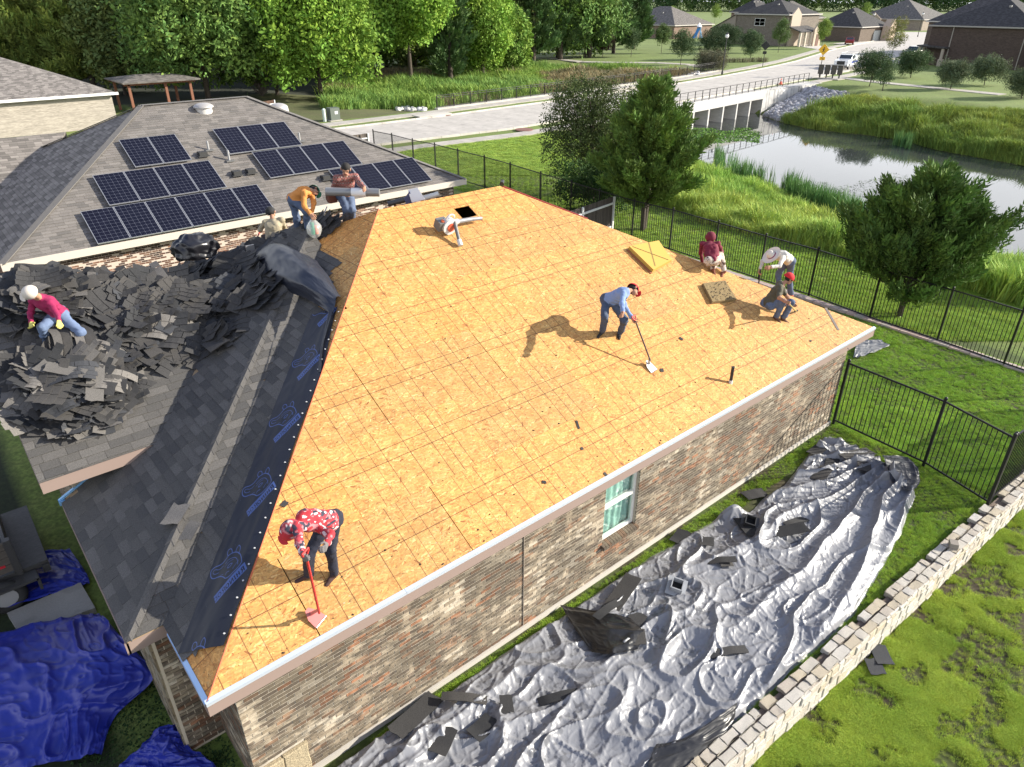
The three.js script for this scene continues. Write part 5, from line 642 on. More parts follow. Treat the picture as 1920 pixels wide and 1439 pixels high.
  woodFence(V(...at2(1178, 62)), V(...at2(1222, 56)), 2.0, 'reddish brown wooden fence before the single storey house', [.14, .07, .045], .5);
  woodFence(V(...at2(1718, 57)), V(...at2(1748, 56)), 2.2, 'dark wooden fence beside the low tan house', [.07, .045, .035], .6);
  // pergola
  const pg = thing('pergola', 'brown timber pergola with a grey shingle roof behind the pale house', 'pergola', V(18.6, 76.5)); const wood = M([.2, .085, .05], .85); for (const [a, b] of [[0, 0], [3.3, .2], [5.6, .3], [0, 5], [5.6, 5]]) mesh('post', bx(a, b, 1.35, .22, .22, 2.7), wood, pg); mesh('beam', [bx(2.8, -.05, 2.75, 6.4, .12, .3), bx(2.8, 5.1, 2.75, 6.4, .12, .3)], wood, pg); mesh('roof', [slab([V(-.6, -.6, 2.9), V(6.4, -.6, 2.9), V(4.3, 2.6, 3.3), V(1.2, 2.6, 3.3)], .12, V(1, 0)), slab([V(-.6, 5.8, 2.9), V(-.6, -.6, 2.9), V(1.2, 2.6, 3.3)], .12, V(0, 1)), slab([V(6.4, -.6, 2.9), V(6.4, 5.8, 2.9), V(4.3, 2.6, 3.3)], .12, V(0, 1)), slab([V(6.4, 5.8, 2.9), V(-.6, 5.8, 2.9), V(1.2, 2.6, 3.3), V(4.3, 2.6, 3.3)], .12, V(1, 0))], roofMat([.22, .21, .2]), pg);
}
// ---------- street furniture ----------
function streetLamp(x, y, hgt, label, col = [.02, .02, .02]) { const t = thing('street_lamp', label, 'street lamp', atH(x, y, .08)), m = M(col, .5); mesh('pole', rod(V(0, 0, 0), V(0, 0, hgt), .09, .055, 10), m, t); mesh('base', rod(V(0, 0, 0), V(0, 0, .5), .16, .12, 10), m, t); mesh('lantern', new THREE.SphereGeometry(.26, 14, 10).scale(1, 1.1, 1).translate(0, hgt + .3, 0), M([.7, .7, .68], .3), t); mesh('finial', new THREE.ConeGeometry(.24, .25, 10).translate(0, hgt + .66, 0), m, t); mesh('collar', rod(V(0, 0, hgt - .05), V(0, 0, hgt + .1), .16, .16, 10), m, t); }
streetLamp(1354, 140, 4.6, 'black street lamp with pale globe by the far pavement and shrubs'); streetLamp(1630, 72, 5.2, 'street lamp on the lawn behind the red car'); streetLamp(1721, 69, 5.2, 'street lamp at the cul-de-sac beside the dark fence');
{
  const p = atH(1536, 143, .05), t = thing('warning_sign', 'yellow diamond pedestrian warning sign at the end of the bridge', 'sign', p), y = M([.75, .42, .01], .5), dir = CP.clone().sub(p).setY(0).normalize(), turn = Math.atan2(dir.x, dir.z) - .25;
  mesh('post', rod(V(0, 0, 0), V(0, 0, 3.9), .05, .05, 8), M([.02, .02, .02], .5), t); const f = new THREE.Group(); f.name = 'sign_face'; f.rotation.y = turn; t.add(f);
  const dia = new THREE.BoxGeometry(1.02, 1.02, .03); dia.rotateZ(Math.PI / 4); dia.translate(0, 3.35, .09); mesh('diamond_plate', dia, y, f); const pl = new THREE.BoxGeometry(.72, .42, .03); pl.translate(0, 2.25, .09); mesh('arrow_plate', pl, y, f);
  const bk = M([.02, .02, .02], .6), S = P => { const g = new THREE.ExtrudeGeometry(new THREE.Shape(P.map(q => new THREE.Vector2(...q))), { depth: .006, bevelEnabled: false }); return g.translate(0, 0, .107); };
  mesh('walker_symbol', [S([[-.07, 3.5], [.06, 3.52], [.18, 3.36], [.13, 3.33], [.05, 3.4], [.03, 3.28], [.16, 3.05], [.09, 3.03], [-.02, 3.2], [-.1, 3.03], [-.17, 3.06], [-.06, 3.26], [-.1, 3.38], [-.18, 3.32], [-.21, 3.36]]), new THREE.CylinderGeometry(.065, .065, .008, 12).rotateX(1.5708).translate(.02, 3.61, .11)], bk, f);
  mesh('arrow_symbol', [S([[-.2, 2.38], [-.17, 2.4], [.08, 2.2], [.12, 2.25], [.19, 2.11], [.02, 2.13], [.05, 2.17]])], bk, f);
  const q = atH(1430, 125, .05), t2 = thing('warning_sign', 'dark backed diamond sign on a black post by the far kerb', 'sign', q); mesh('post', rod(V(0, 0, 0), V(0, 0, 3.4), .05, .05, 8), M([.02, .02, .02], .5), t2); const d2 = new THREE.BoxGeometry(1.0, 1.0, .03); d2.rotateZ(Math.PI / 4); d2.rotateY(turn); d2.translate(0, 3.0, 0); mesh('diamond_plate', d2, M([.02, .02, .022], .6), t2); const d3 = new THREE.BoxGeometry(.6, .4, .03); d3.rotateY(turn); d3.translate(0, 2.0, 0); mesh('lower_plate', d3, M([.02, .02, .022], .6), t2);
  const mb = thing('mailbox_bank', 'row of four dark cluster mailboxes on posts by the footpath', 'mailboxes', atH(1551, 148, .05)); for (let k = 0; k < 4; k++) { const g = new THREE.Group(); g.name = 'mailbox'; g.position.copy(V(.3 * k, -.75 * k + 1.1, 0)); g.rotation.y = .35; mb.add(g); mesh('cabinet', bx(0, 0, 1.12, .5, .62, 1.15), M([.05, .042, .036], .6), g); mesh('door_row', [bx(-.26, 0, 1.4, .02, .54, .28), bx(-.26, 0, 1.08, .02, .54, .28), bx(-.26, 0, .76, .02, .54, .28)], M([.07, .06, .052], .5), g); mesh('pedestal', rod(V(0, 0, 0), V(0, 0, .6), .1, .1, 8), M([.04, .035, .03], .6), g); } mesh('mailbox_slab', bx(.4, 0, .03, 1.8, 3.6, .1), concrete, mb);
  const ub = thing('utility_box', 'grey green utility cabinet on the lawn beyond the road', 'utility box', gp(626, 226)); mesh('cabinet', bx(0, 0, .55, .9, .8, 1.1), M([.10, .12, .10], .6), ub); mesh('label', bx(.1, -.405, .7, .3, .01, .25), M([.6, .6, .6], .6), ub); mesh('pad', bx(0, 0, .02, 1.2, 1.1, .12), concrete, ub);
  const ub2 = thing('utility_pedestal', 'slim pale utility pedestal beside the grey green cabinet', 'utility box', gp(609, 228)); mesh('body', rod(V(0, 0, 0), V(0, 0, .95), .15, .15, 10), M([.5, .58, .52], .6), ub2); mesh('cap', new THREE.SphereGeometry(.16, 10, 6, 0, 7, 0, 1.57).translate(0, .95, 0), M([.5, .58, .52], .6), ub2);
  const sl = thing('play_slide', 'blue and white play slide on the lawn by the dark fence', 'play slide', gp(1309, 72)); mesh('slide', sheet([[V(-2.2, -.5, .1), V(-1.2, -.5, .9), V(0, -.5, 2.6)], [V(-2.2, .5, .1), V(-1.2, .5, .9), V(0, .5, 2.6)]], 12, 4), M([.06, .25, .55], .5), sl); mesh('frame', [rod(V(0, -.5, 0), V(0, -.5, 3.0), .12), rod(V(0, .5, 0), V(0, .5, 3.0), .12), rod(V(1.6, 0, 0), V(.1, 0, 2.9), .14)], M([.2, .4, .65], .5), sl); mesh('canopy', new THREE.ConeGeometry(.9, 1, 4).translate(0, 3.2, 0), M([.75, .75, .78], .6), sl);
}
// ---------- vehicles ----------
function vehicle(name, label, cat, pos, turn, prof, cabin, wid, body, o = {}) {
  const t = thing(name, label, cat, pos, turn), paint = M(body, .35, { clearcoat: 1, clearcoatRoughness: .1 }), bl = M([.02, .02, .02], .6);
  const ex = (P, w, m, n, bev = .07) => { const g = new THREE.ExtrudeGeometry(new THREE.Shape(P.map(q => new THREE.Vector2(...q))), { depth: w - 2 * bev, bevelSize: bev, bevelThickness: bev, bevelSegments: 2 }); g.translate(0, 0, -w / 2 + bev); return mesh(n, g, m, t); };
  ex(prof, wid, paint, 'body'); ex(cabin, wid - .24, glassDark, 'windows', .08);
  const xs = cabin.map(p => p[0]), tp = Math.max(...cabin.map(p => p[1])), rx = cabin.filter(p => p[1] > tp - .12).map(p => p[0]); const rf = new THREE.BoxGeometry(Math.max(...rx) - Math.min(...rx) + .1, .08, wid - .2); rf.translate((Math.max(...rx) + Math.min(...rx)) / 2, tp + .06, 0); mesh('roof', rf, paint, t);
  for (const x of o.pillars || []) mesh('pillar', [rod(V(x[0], wid / 2 - .1, x[1]), V(x[2], wid / 2 - .14, tp + .04), .04), rod(V(x[0], -wid / 2 + .1, x[1]), V(x[2], -wid / 2 + .14, tp + .04), .04)], paint, t);
  for (const x of o.axles) for (const s of [-1, 1]) { const w = new THREE.Group(); w.name = 'wheel'; w.position.set(x, o.wr, s * (wid / 2 - .1)); t.add(w); mesh('tyre', new THREE.CylinderGeometry(o.wr, o.wr, .24, 22).rotateX(1.5708), bl, w); mesh('rim', new THREE.CylinderGeometry(o.wr * .6, o.wr * .6, .26, 14).rotateX(1.5708), M([.45, .45, .46], .3, { metalness: .7 }), w); }
  const fx = Math.max(...prof.map(p => p[0])) + .06; for (const s of [-1, 1]) { const g = new THREE.BoxGeometry(.1, .22, .36); g.translate(fx - .04, o.lamp, s * (wid / 2 - .28)); mesh('headlight', g, M([.7, .7, .7], .2), t); const mg = new THREE.BoxGeometry(.16, .2, .12); mg.translate(o.mirror[0], o.mirror[1], s * (wid / 2 + .12)); mesh('mirror', mg, bl, t); }
  const gr = new THREE.BoxGeometry(.06, o.grille, wid * .55); gr.translate(fx, o.lamp - .06, 0); mesh('grille', gr, bl, t); const bp = new THREE.BoxGeometry(.12, .18, wid - .1); bp.translate(fx - .02, .5, 0); mesh('bumper', bp, M([.12, .12, .12], .4), t); return t;
}
{
  const tp = atH(1585, 128, .03), tr = vehicle('pickup_truck', 'white pickup truck with a ladder rack driving on the road', 'truck', tp, Math.PI + .21, [[-2.95, .55], [2.85, .5], [2.95, .75], [2.9, 1.2], [1.35, 1.32], [1.2, 1.36], [-.9, 1.36], [-2.95, 1.34]], [[-.8, 1.36], [1.15, 1.34], [.55, 1.84], [-.65, 1.86]], 2.05, [.75, .76, .78], { axles: [-1.95, 1.95], wr: .42, lamp: 1.0, grille: .5, mirror: [.95, 1.5], pillars: [[1.15, 1.36, .5], [-.8, 1.36, -.7]] });
  mesh('service_box', bx(-1.95, 0, 1.5, 1.9, 2.0, .55), M([.72, .73, .75], .4), tr); mesh('ladder_rack', [bx(-1, .85, 2.15, 3.9, .06, .06), bx(-1, -.85, 2.15, 3.9, .06, .06), bx(-2.9, 0, 2.15, .06, 1.7, .06), bx(.9, 0, 2.15, .06, 1.7, .06), rod(V(-2.8, .85, 1.7), V(-2.8, .85, 2.15), .03), rod(V(-2.8, -.85, 1.7), V(-2.8, -.85, 2.15), .03)], M([.5, .5, .5], .5), tr); mesh('blue_side_stripe', [bx(-.6, 1.026, .95, 3.4, .012, .22), bx(-.6, -1.026, .95, 3.4, .012, .22)], M([.04, .07, .4], .4), tr);
  vehicle('parked_car', 'red hatchback car parked on the driveway', 'car', atH(1592, 83, .06), .5, [[-2.1, .4], [2.1, .38], [2.15, .62], [1.9, .82], [.9, .95], [-2.0, 1.0], [-2.15, .75]], [[-1.9, .98], [1.0, .94], [.3, 1.4], [-1.2, 1.42]], 1.8, [.28, .012, .015], { axles: [-1.3, 1.35], wr: .33, lamp: .68, grille: .16, mirror: [.75, 1.02], pillars: [[1, .95, .3], [-.4, .98, -.4], [-1.9, 1, -1.2]] });
  vehicle('parked_car', 'black sport utility car parked by the tall brown house', 'car', atH(1712, 108, .05), Math.PI - .1, [[-2.4, .5], [2.35, .48], [2.4, .8], [2.2, 1.08], [1.1, 1.15], [-2.35, 1.18]], [[-2.25, 1.18], [1.15, 1.14], [.45, 1.72], [-2.0, 1.74]], 1.95, [.012, .013, .016], { axles: [-1.5, 1.5], wr: .4, lamp: .9, grille: .28, mirror: [.95, 1.3], pillars: [[1.1, 1.16, .45], [-.5, 1.18, -.5]] });
}
// ---------- vegetation ----------
const UPV = new THREE.Vector3(0, 1, 0), tmpM = new THREE.Matrix4(), tmpQ = new THREE.Quaternion(), tmpC = new THREE.Color();
function leafClump(seed, n, s, asp = .55) { const r = rng(seed), P = [], I = []; for (let k = 0; k < n; k++) { const c = new THREE.Vector3(r() - .5, r() - .5, r() - .5).normalize().multiplyScalar(Math.cbrt(r()) * .95), d = new THREE.Vector3(r() - .5, r() * .7 - .35, r() - .5).normalize(), w = new THREE.Vector3().crossVectors(d, new THREE.Vector3(r() - .5, r() + .4, r() - .5)).normalize().multiplyScalar(s * asp * .5), l = s * (.7 + .6 * r()), b = P.length / 3; for (const p of [c.clone(), c.clone().addScaledVector(d, l * .5).add(w), c.clone().addScaledVector(d, l), c.clone().addScaledVector(d, l * .5).sub(w)]) P.push(p.x, p.y, p.z); I.push(b, b + 1, b + 2, b, b + 2, b + 3); } const g = new THREE.BufferGeometry(); g.setAttribute('position', new THREE.Float32BufferAttribute(P, 3)); g.setIndex(I); const q = g.toNonIndexed(); q.computeVertexNormals(); return q; }
function spray(seed, n) { const r = rng(seed), P = [], I = []; for (let k = 0; k < n; k++) { const y = r() * .9, side = (r() - .5) * 2.4, c = new THREE.Vector3((r() - .5) * .12, y, (r() - .5) * .12), d = new THREE.Vector3(Math.sin(side) * (1 - y * .4), .55 + .5 * r(), (r() - .5) * 1.2).normalize(), w = new THREE.Vector3().crossVectors(d, new THREE.Vector3(r() - .5, r() - .5, r() - .5)).normalize().multiplyScalar(.045 + .03 * r()), l = .28 + .26 * r(), b = P.length / 3; for (const p of [c.clone().sub(w.clone().multiplyScalar(.5)), c.clone().addScaledVector(d, l * .45).add(w), c.clone().addScaledVector(d, l), c.clone().addScaledVector(d, l * .45).sub(w)]) P.push(p.x, p.y, p.z); I.push(b, b + 1, b + 2, b, b + 2, b + 3); } const g = new THREE.BufferGeometry(); g.setAttribute('position', new THREE.Float32BufferAttribute(P, 3)); g.setIndex(I); const q = g.toNonIndexed(); q.computeVertexNormals(); return q; }
function tuft(seed, n, spread, wid, lean) { const r = rng(seed), P = []; for (let k = 0; k < n; k++) { const a = r() * 6.283, x = Math.cos(a) * spread * r(), z = Math.sin(a) * spread * r(), t = r() * 6.283, dx = Math.cos(t) * lean * r(), dz = Math.sin(t) * lean * r(), h = .6 + .4 * r(), wx = Math.cos(t + 1.4) * wid, wz = Math.sin(t + 1.4) * wid, A = [x - wx, 0, z - wz], B = [x + wx, 0, z + wz], C = [x + dx * .4 + wx * .8, h * .6, z + dz * .4 + wz * .8], D = [x + dx * .4 - wx * .8, h * .6, z + dz * .4 - wz * .8], E = [x + dx, h * (1 - lean * .2), z + dz]; P.push(...A, ...B, ...C, ...A, ...C, ...D, ...D, ...C, ...E); } const g = new THREE.BufferGeometry(); g.setAttribute('position', new THREE.Float32BufferAttribute(P, 3)); g.computeVertexNormals(); return g; }
const clumps = [leafClump(1, 16, .62), leafClump(2, 16, .62)], fineClump = leafClump(5, 22, .4), sprays = [spray(3, 16), spray(4, 16)];
const leafM = M([1, 1, 1], .75, { physical: true, transmission: .22, thickness: 0, specularIntensity: .25 }), needleM = M([1, 1, 1], .85), barkM = M([.10, .078, .058], .95, { map: grainTex, bumpMap: bumpTex, bumpScale: .02 }), greyBark = M([.26, .22, .19], .95, { map: grainTex });
// put copies: list of [pos, quaternion-dir, size, colour]
function copies(name, geo, m, list, parent) { const im = new THREE.InstancedMesh(geo, m, list.length); list.forEach(([p, q, s, c], i) => { tmpM.compose(p, q, typeof s === 'number' ? new THREE.Vector3(s, s, s) : s); im.setMatrixAt(i, tmpM); im.setColorAt(i, tmpC.setRGB(...c)); }); im.name = parent ? name : numbered(name); im.castShadow = im.receiveShadow = true; (parent || scene).add(im); return im; }
const qRand = r => new THREE.Quaternion().setFromEuler(new THREE.Euler(r() * 6.28, r() * 6.28, r() * 6.28)), vary = (c, r, k = .35) => { const f = 1 - k / 2 + k * r(), w = (r() - .5) * .25; return [c[0] * f * (1 + w), c[1] * f, c[2] * f * (1 - w)]; };
function limbs(r, h, rad, base, n, t0) { const g = [rod(V(0, 0, -.3), V((r() - .5) * .3, (r() - .5) * .3, h * .45), t0, t0 * .65, 8), rod(V(0, 0, h * .44), V((r() - .5) * .8, (r() - .5) * .8, h * .85), t0 * .65, t0 * .15, 7)]; for (let i = 0; i < n; i++) { const a = r() * 6.283, z = lerp(base, h * .7, r()), L = rad * (.5 + .4 * r()); g.push(rod(V(0, 0, z), V(Math.cos(a) * L, Math.sin(a) * L, z + L * (.4 + .6 * r())), t0 * .32, t0 * .06, 5)); } return g; }
// broadleaf tree
function broadTree(label, pos, h, rad, col, o = {}) {
  const { n = 1500, base = h * .28, size = .62, lobes = 12, seed = 1, group, name = 'broadleaf_tree', sparse = 1, bark = barkM, geo = clumps[seed % 2] } = o, r = rng(seed * 77 + 3), t = thing(name, label, 'tree', pos, 0, group);
  mesh('trunk', limbs(r, h, rad, base, o.branches ?? 8, o.trunk ?? h * .018), bark, t);
  const L = []; for (let i = 0; i < lobes; i++) { const z = lerp(base + rad * .35, h - rad * .3, (i + r() * .8) / lobes), f = (z - base) / (h - base), R = rad * Math.sqrt(Math.max(.08, 1 - (2 * f - .85) ** 2 * .85)), a = i * 2.4 + r(), k = R * (.35 + .35 * r()); L.push([V(Math.cos(a) * k, Math.sin(a) * k, z), R * (.42 + .3 * r())]); }
  L.push([V(0, 0, h - rad * .35), rad * .42]);
  const list = [], tot = L.reduce((s, l) => s + l[1] * l[1], 0); for (const [c, R] of L) { const tone = .82 + .36 * r(), m = Math.round(n * R * R / tot); for (let i = 0; i < m; i++) { const d = new THREE.Vector3(r() - .5, r() - .5, r() - .5).normalize(), k = Math.pow(r(), .4) * (.8 + .4 * vn(d.x * 2.5 + c.x, d.y * 2.5, d.z * 2.5 + c.z)); list.push([c.clone().addScaledVector(d, R * k), qRand(r), size * (.6 + .7 * r()), vary(col.map(x => x * tone), r)]); } }
  stuff(copies('crown', geo, leafM, list, t)); return t;
}
// juniper or cedar: branches in whorls, sprays along them
function cedar(label, pos, h, rad, col, o = {}) {
  const { nb = 150, per = 30, base = h * .12, size = .55, seed = 1, prof = f => Math.pow(1 - f, .75) * .95 + .05, group, name = 'cedar_tree', stems = 1, up = .35 } = o, r = rng(seed * 131 + 7), t = thing(name, label, 'tree', pos, 0, group), wood = [], list = [];
  for (let s = 0; s < stems; s++) { const k = stems > 1 ? (s - (stems - 1) / 2) * .5 : 0; wood.push(rod(V(k * .4, k * .2, -.3), V(k * 1.2, k * .4, h * .45), h * .028 / Math.sqrt(stems), h * .016, 7), rod(V(k * 1.2, k * .4, h * .44), V(k * 1.5, k, h * .95), h * .016, .02, 6)); }
  for (let i = 0; i < nb; i++) { const f = Math.pow((i + r()) / nb, 1.1), z = base + (h - base) * f, a = i * 2.399 + r() * .6, L = rad * prof(f) * (.45 + .8 * r()), st = stems > 1 ? ((i % stems) - (stems - 1) / 2) * .8 * (.3 + f) : 0, p0 = V(st, st * .4, z), d = V(Math.cos(a), Math.sin(a), up * (.5 + r()) - .12), tip = p0.clone().addScaledVector(d, L); if (i % 2 === 0) wood.push(rod(p0, p0.clone().addScaledVector(d, L * .75), .028, .008, 4)); const m = Math.round(per * (.35 + L / rad)); const tone = .75 + .5 * r(); for (let k = 0; k < m; k++) { const q = .25 + .78 * Math.sqrt(r()), p = p0.clone().addScaledVector(d, L * q); p.y += .12 * L * q * q; const j = .11 * L + .09; p.add(new THREE.Vector3((r() - .5) * j * 1.6, (r() - .5) * j, (r() - .5) * j * 1.6)); const dir = d.clone().multiplyScalar(.8).add(new THREE.Vector3((r() - .5) * .9, .55 + r() * .5, (r() - .5) * .9)).normalize(); tmpQ.setFromUnitVectors(UPV, dir); list.push([p, tmpQ.clone().multiply(new THREE.Quaternion().setFromAxisAngle(UPV, r() * 6.28)), size * (.55 + .8 * r()), vary(col.map(x => x * tone), r, .5)]); } }
  mesh('trunk', wood, barkM, t); stuff(copies('crown', sprays[seed % 2], needleM, list, t)); return t;
}
{ // the two junipers behind the fence and the sparse tree beside them
  const pA = onT(26.5, 21.5), pB = onT(25.4, 8.8), pC = onT(29.6, 28.2);
  cedar('tall dense juniper behind the fence near the wooden fence', pA, 6.3, 2.35, [.105, .18, .026], { seed: 2, nb: 150, per: 62, base: 1.0, size: .46, prof: f => Math.sin(Math.min(1, f * 3 + .3) * 1.571) * Math.pow(1 - f, .95) + .05, stems: 2, up: .6 });
  cedar('broad juniper with two trunks behind the fence by the pond', pB, 4.7, 2.35, [.08, .15, .02], { seed: 5, nb: 160, per: 60, base: .5, size: .42, prof: f => Math.pow(1 - f, 1.0) * 1.0 + .04, stems: 2, up: .75 });
  broadTree('sparse small leaved tree with bare twigs beside the tall juniper', pC, 6.4, 3.0, [.07, .1, .03], { n: 1500, size: .3, lobes: 20, base: 1.0, seed: 9, geo: fineClump, branches: 46, trunk: .13 });
  broadTree('dark green shrub growing by the fence under the tall juniper', onT(26.9, 25.2), 2.4, 1.9, [.04, .085, .02], { n: 600, size: .3, lobes: 8, base: .2, seed: 10, name: 'shrub', geo: fineClump, trunk: .05 }).userData.category = 'shrub';
  broadTree('small dark shrub between the houses by the back fence', onT(22.4, 27.4), 1.5, .8, [.03, .05, .018], { n: 260, size: .22, lobes: 5, base: .2, seed: 11, name: 'shrub', geo: fineClump, trunk: .04 }).userData.category = 'shrub';
}
{ // the wood beyond the road
  const G = { bright: [.195, .325, .045], mid: [.19, .31, .055], dark: [.14, .235, .055], cedar: [.08, .13, .03], olive: [.15, .2, .06] };
  const far = (x, y) => { const p = gp(x, y); return p; };
  const front = [ // base pixel, height, radius, tone, label
    [603, 190, 14.5, 6.6, 'bright', 'wide bright green tree leaning over the lawn by the utility cabinet'], [772, 166, 17, 5.4, 'bright', 'tall bright green tree over pale stems behind the railing end'], [905, 150, 16, 4.6, 'bright', 'rounded bright green tree standing before dark cedars'], [392, 192, 17, 7, 'dark', 'large dark green tree behind the ridge of the solar house'], [700, 150, 20, 5, 'mid', 'slender pale limbed tree between two bright green trees'], [520, 178, 13, 4.5, 'mid', 'mid green tree behind the bare grey shrub'], [235, 178, 11, 3.8, 'olive', 'greyish olive tree behind the pergola'], [960, 138, 9, 2.8, 'mid', 'small mid green tree beside the rounded bright tree']];
  front.forEach(([x, y, h, R, k, L], i) => broadTree(L, far(x, y), h, R, G[k], { seed: 20 + i, n: i < 5 ? 3400 : 1800, lobes: 18, size: .7, base: h * (i === 1 || i === 4 ? .32 : .12), branches: 12 }));
  const cd = [[1000, 116, 16, 3.6], [1050, 112, 17, 3.8], [1105, 108, 16, 3.6], [1150, 100, 14, 3.2], [1188, 92, 11, 2.8], [845, 158, 14, 2.6], [60, 178, 15, 4.4], [128, 176, 14, 4], [10, 182, 16, 4.6], [180, 178, 13, 3.6]];
  cd.forEach(([x, y, h, R], i) => cedar(i < 5 ? 'tall dark green cedar in the row before the houses' : i === 5 ? 'narrow dark cedar between two bright green trees' : 'yellowish green cedar behind the pale house roof', far(x, y), h, R, i < 6 ? [.09, .16, .045] : [.19, .25, .045], { seed: 50 + i, nb: 80, per: 22, size: 1.25, base: h * .06, prof: f => Math.pow(1 - f, .7) * .9 + .1, group: i < 5 ? 'cedars before the houses' : i > 5 ? 'cedars behind the pale house' : undefined }));
  for (let i = 0; i < 22; i++) { const x = -70 + i * 58, y = 158 - (x > 700 ? (x - 700) * .085 : 0), h = 18 + 6 * hash3(i, 2, 3); broadTree('tall green woodland tree rising behind the front trees', far(x, y).add(V(6, 12)), h, 6 + 2 * hash3(i, 1, 1), [G.mid, G.dark, G.olive, G.dark][i % 4], { seed: 90 + i, n: 1500, lobes: 14, size: .95, base: 1, group: 'woodland trees behind the front trees' }); }
  for (const [x, y, h] of [[1055, 100, 4.5], [1086, 103, 3.6], [1130, 106, 3.6]]) broadTree('small purple leaved tree before the dark cedars', far(x, y), h, 1.9, [.07, .038, .034], { seed: x, n: 420, size: .42, lobes: 7, base: 1.2, group: 'purple leaved trees before the cedars' });
  // bare grey shrub
  const sh = thing('bare_shrub', 'bare grey twiggy shrub at the wood edge', 'shrub', far(492, 180)), r = rng(6), tw = []; for (let i = 0; i < 90; i++) { const a = r() * 6.28, e = r() * 2.6, p = V(Math.cos(a) * e * .4, Math.sin(a) * e * .4, .5 + r() * 2), q = p.clone().add(V(Math.cos(a) * e * .8, Math.sin(a) * e * .8, 1 + r() * 2.4)); tw.push(rod(V(0, 0, 0), p, .06, .035, 4), rod(p, q, .035, .01, 4)); for (let k = 0; k < 3; k++) tw.push(rod(p.clone().lerp(q, r()), q.clone().add(new THREE.Vector3((r() - .5) * 1.6, r() * .9, (r() - .5) * 1.6)), .016, .006, 3)); } mesh('branches', tw, greyBark, sh);
  // far trees behind the right-hand houses: one mass
  const list = [], r2 = rng(44); for (let i = 0; i < 7000; i++) { const u = r2(), x = lerp(1200, 2050, u), p = atH(x, 24, 0), d = p.clone().setY(0).normalize(), q = p.clone().addScaledVector(d, 30 + r2() * 60), lob = 9 + 7 * vn(u * 55, 3, 1) + 3 * vn(u * 190, 1, 4); q.y = lob * Math.pow(r2(), .6); list.push([q, qRand(r2), 1.3 + r2() * 1.3, vary([[.05, .1, .03], [.09, .15, .035], [.06, .11, .03]][Math.floor(vn(u * 40, 7, 2) * 3)], r2)]); } const fw = copies('distant_wood', clumps[0], leafM, list); fw.userData = { kind: 'stuff', label: 'distant belt of trees behind the far houses', category: 'wood' };
}
{ // small trees and shrubs on the far lawns
  const S = (x, y, h, R, c, L, o = {}) => broadTree(L, gp(x, y), h, R, c, { n: o.n ?? 420, size: o.size ?? .42, lobes: 9, base: o.base ?? h * .3, seed: Math.round(x), name: o.name ?? 'young_tree', geo: fineClump, trunk: o.trunk ?? .05, group: o.group, branches: 6 });
  const gr = [.12, .18, .06], lt = [.21, .3, .06], dk = [.075, .12, .05];
  S(1240, 100, 5, 1.7, gr, 'young tree with stakes beyond the curved footpath'); S(1276, 122, 5, 2.0, dk, 'dark young tree beside the curved footpath'); S(1183, 107, 4.6, 1.6, dk, 'young tree at the edge of the cedar row'); S(1459, 99, 6, 1.6, gr, 'young tree beside the two storey grey house'); S(1540, 92, 5.6, 1.5, lt, 'pale green young tree by the far driveway'); S(1258, 60, 7, 1.5, lt, 'pale green young tree behind the far lawn'); S(1668, 121, 7, 1.8, [.19, .2, .05], 'thin yellowish young tree beside the driveway', { n: 200 }); S(1617, 58, 8, 1.8, lt, 'pale green young tree near the low tan house'); S(1340, 45, 7, 2, lt, 'pale green young tree between the far houses');
  const B = (x, y, h, R, c, L, o = {}) => { const t = S(x, y, h, R, c, L, { name: 'shrub', base: h * .22, n: 900, size: .34, trunk: .06, ...o }); t.userData.category = 'shrub'; };
  B(1630, 162, 4.0, 2.3, dk, 'large dark shrub where the footpath meets the road'); B(1708, 146, 3.4, 2.2, dk, 'dark round shrub in the shade of the brown house'); B(1782, 168, 3.2, 2.0, [.11, .145, .075], 'grey green shrub beside the footpath on the lit lawn'); B(1846, 160, 3.3, 2.1, [.11, .145, .075], 'grey green shrub under the brown house wall'); B(1916, 185, 3.0, 1.9, [.11, .145, .075], 'grey green shrub below the lower wing of the brown house');
  B(1335, 112, 5, 2.4, [.055, .09, .04], 'green shrub with pale blossom by the street lamp'); B(1365, 100, 5, 2.5, [.05, .085, .035], 'green shrub in the bed beside the grey house'); B(1407, 112, 4.6, 2.0, dk, 'dark round shrub in the planting bed'); B(1352, 92, 4.6, 2.6, [.045, .07, .03], 'dark shrub under the grey house wall'); B(1330, 132, 2.2, 2.3, [.13, .13, .08], 'mound of pale ornamental grass beside the lamp'); B(1655, 170, 3.4, .9, dk, 'slim staked sapling beside the large dark shrub', { n: 160 });
  const rw = rng(8); for (let i = 0; i < 10; i++) { const x = 1360 + i * 8.4, p = gp(x, 117 - (i > 5 ? 1 : 0)); const t = thing('grass_clump', 'pale clump in the row of ornamental grasses by the kerb', 'grass clump', p, rw() * 6, 'ornamental grasses by the kerb'); const m = mesh('blades', tuft(300 + i, 60, .55, .02, 1), M(i % 2 ? [.22, .2, .12] : [.14, .12, .07], .9), t); m.scale.set(.9, 1.1, .9); }
}
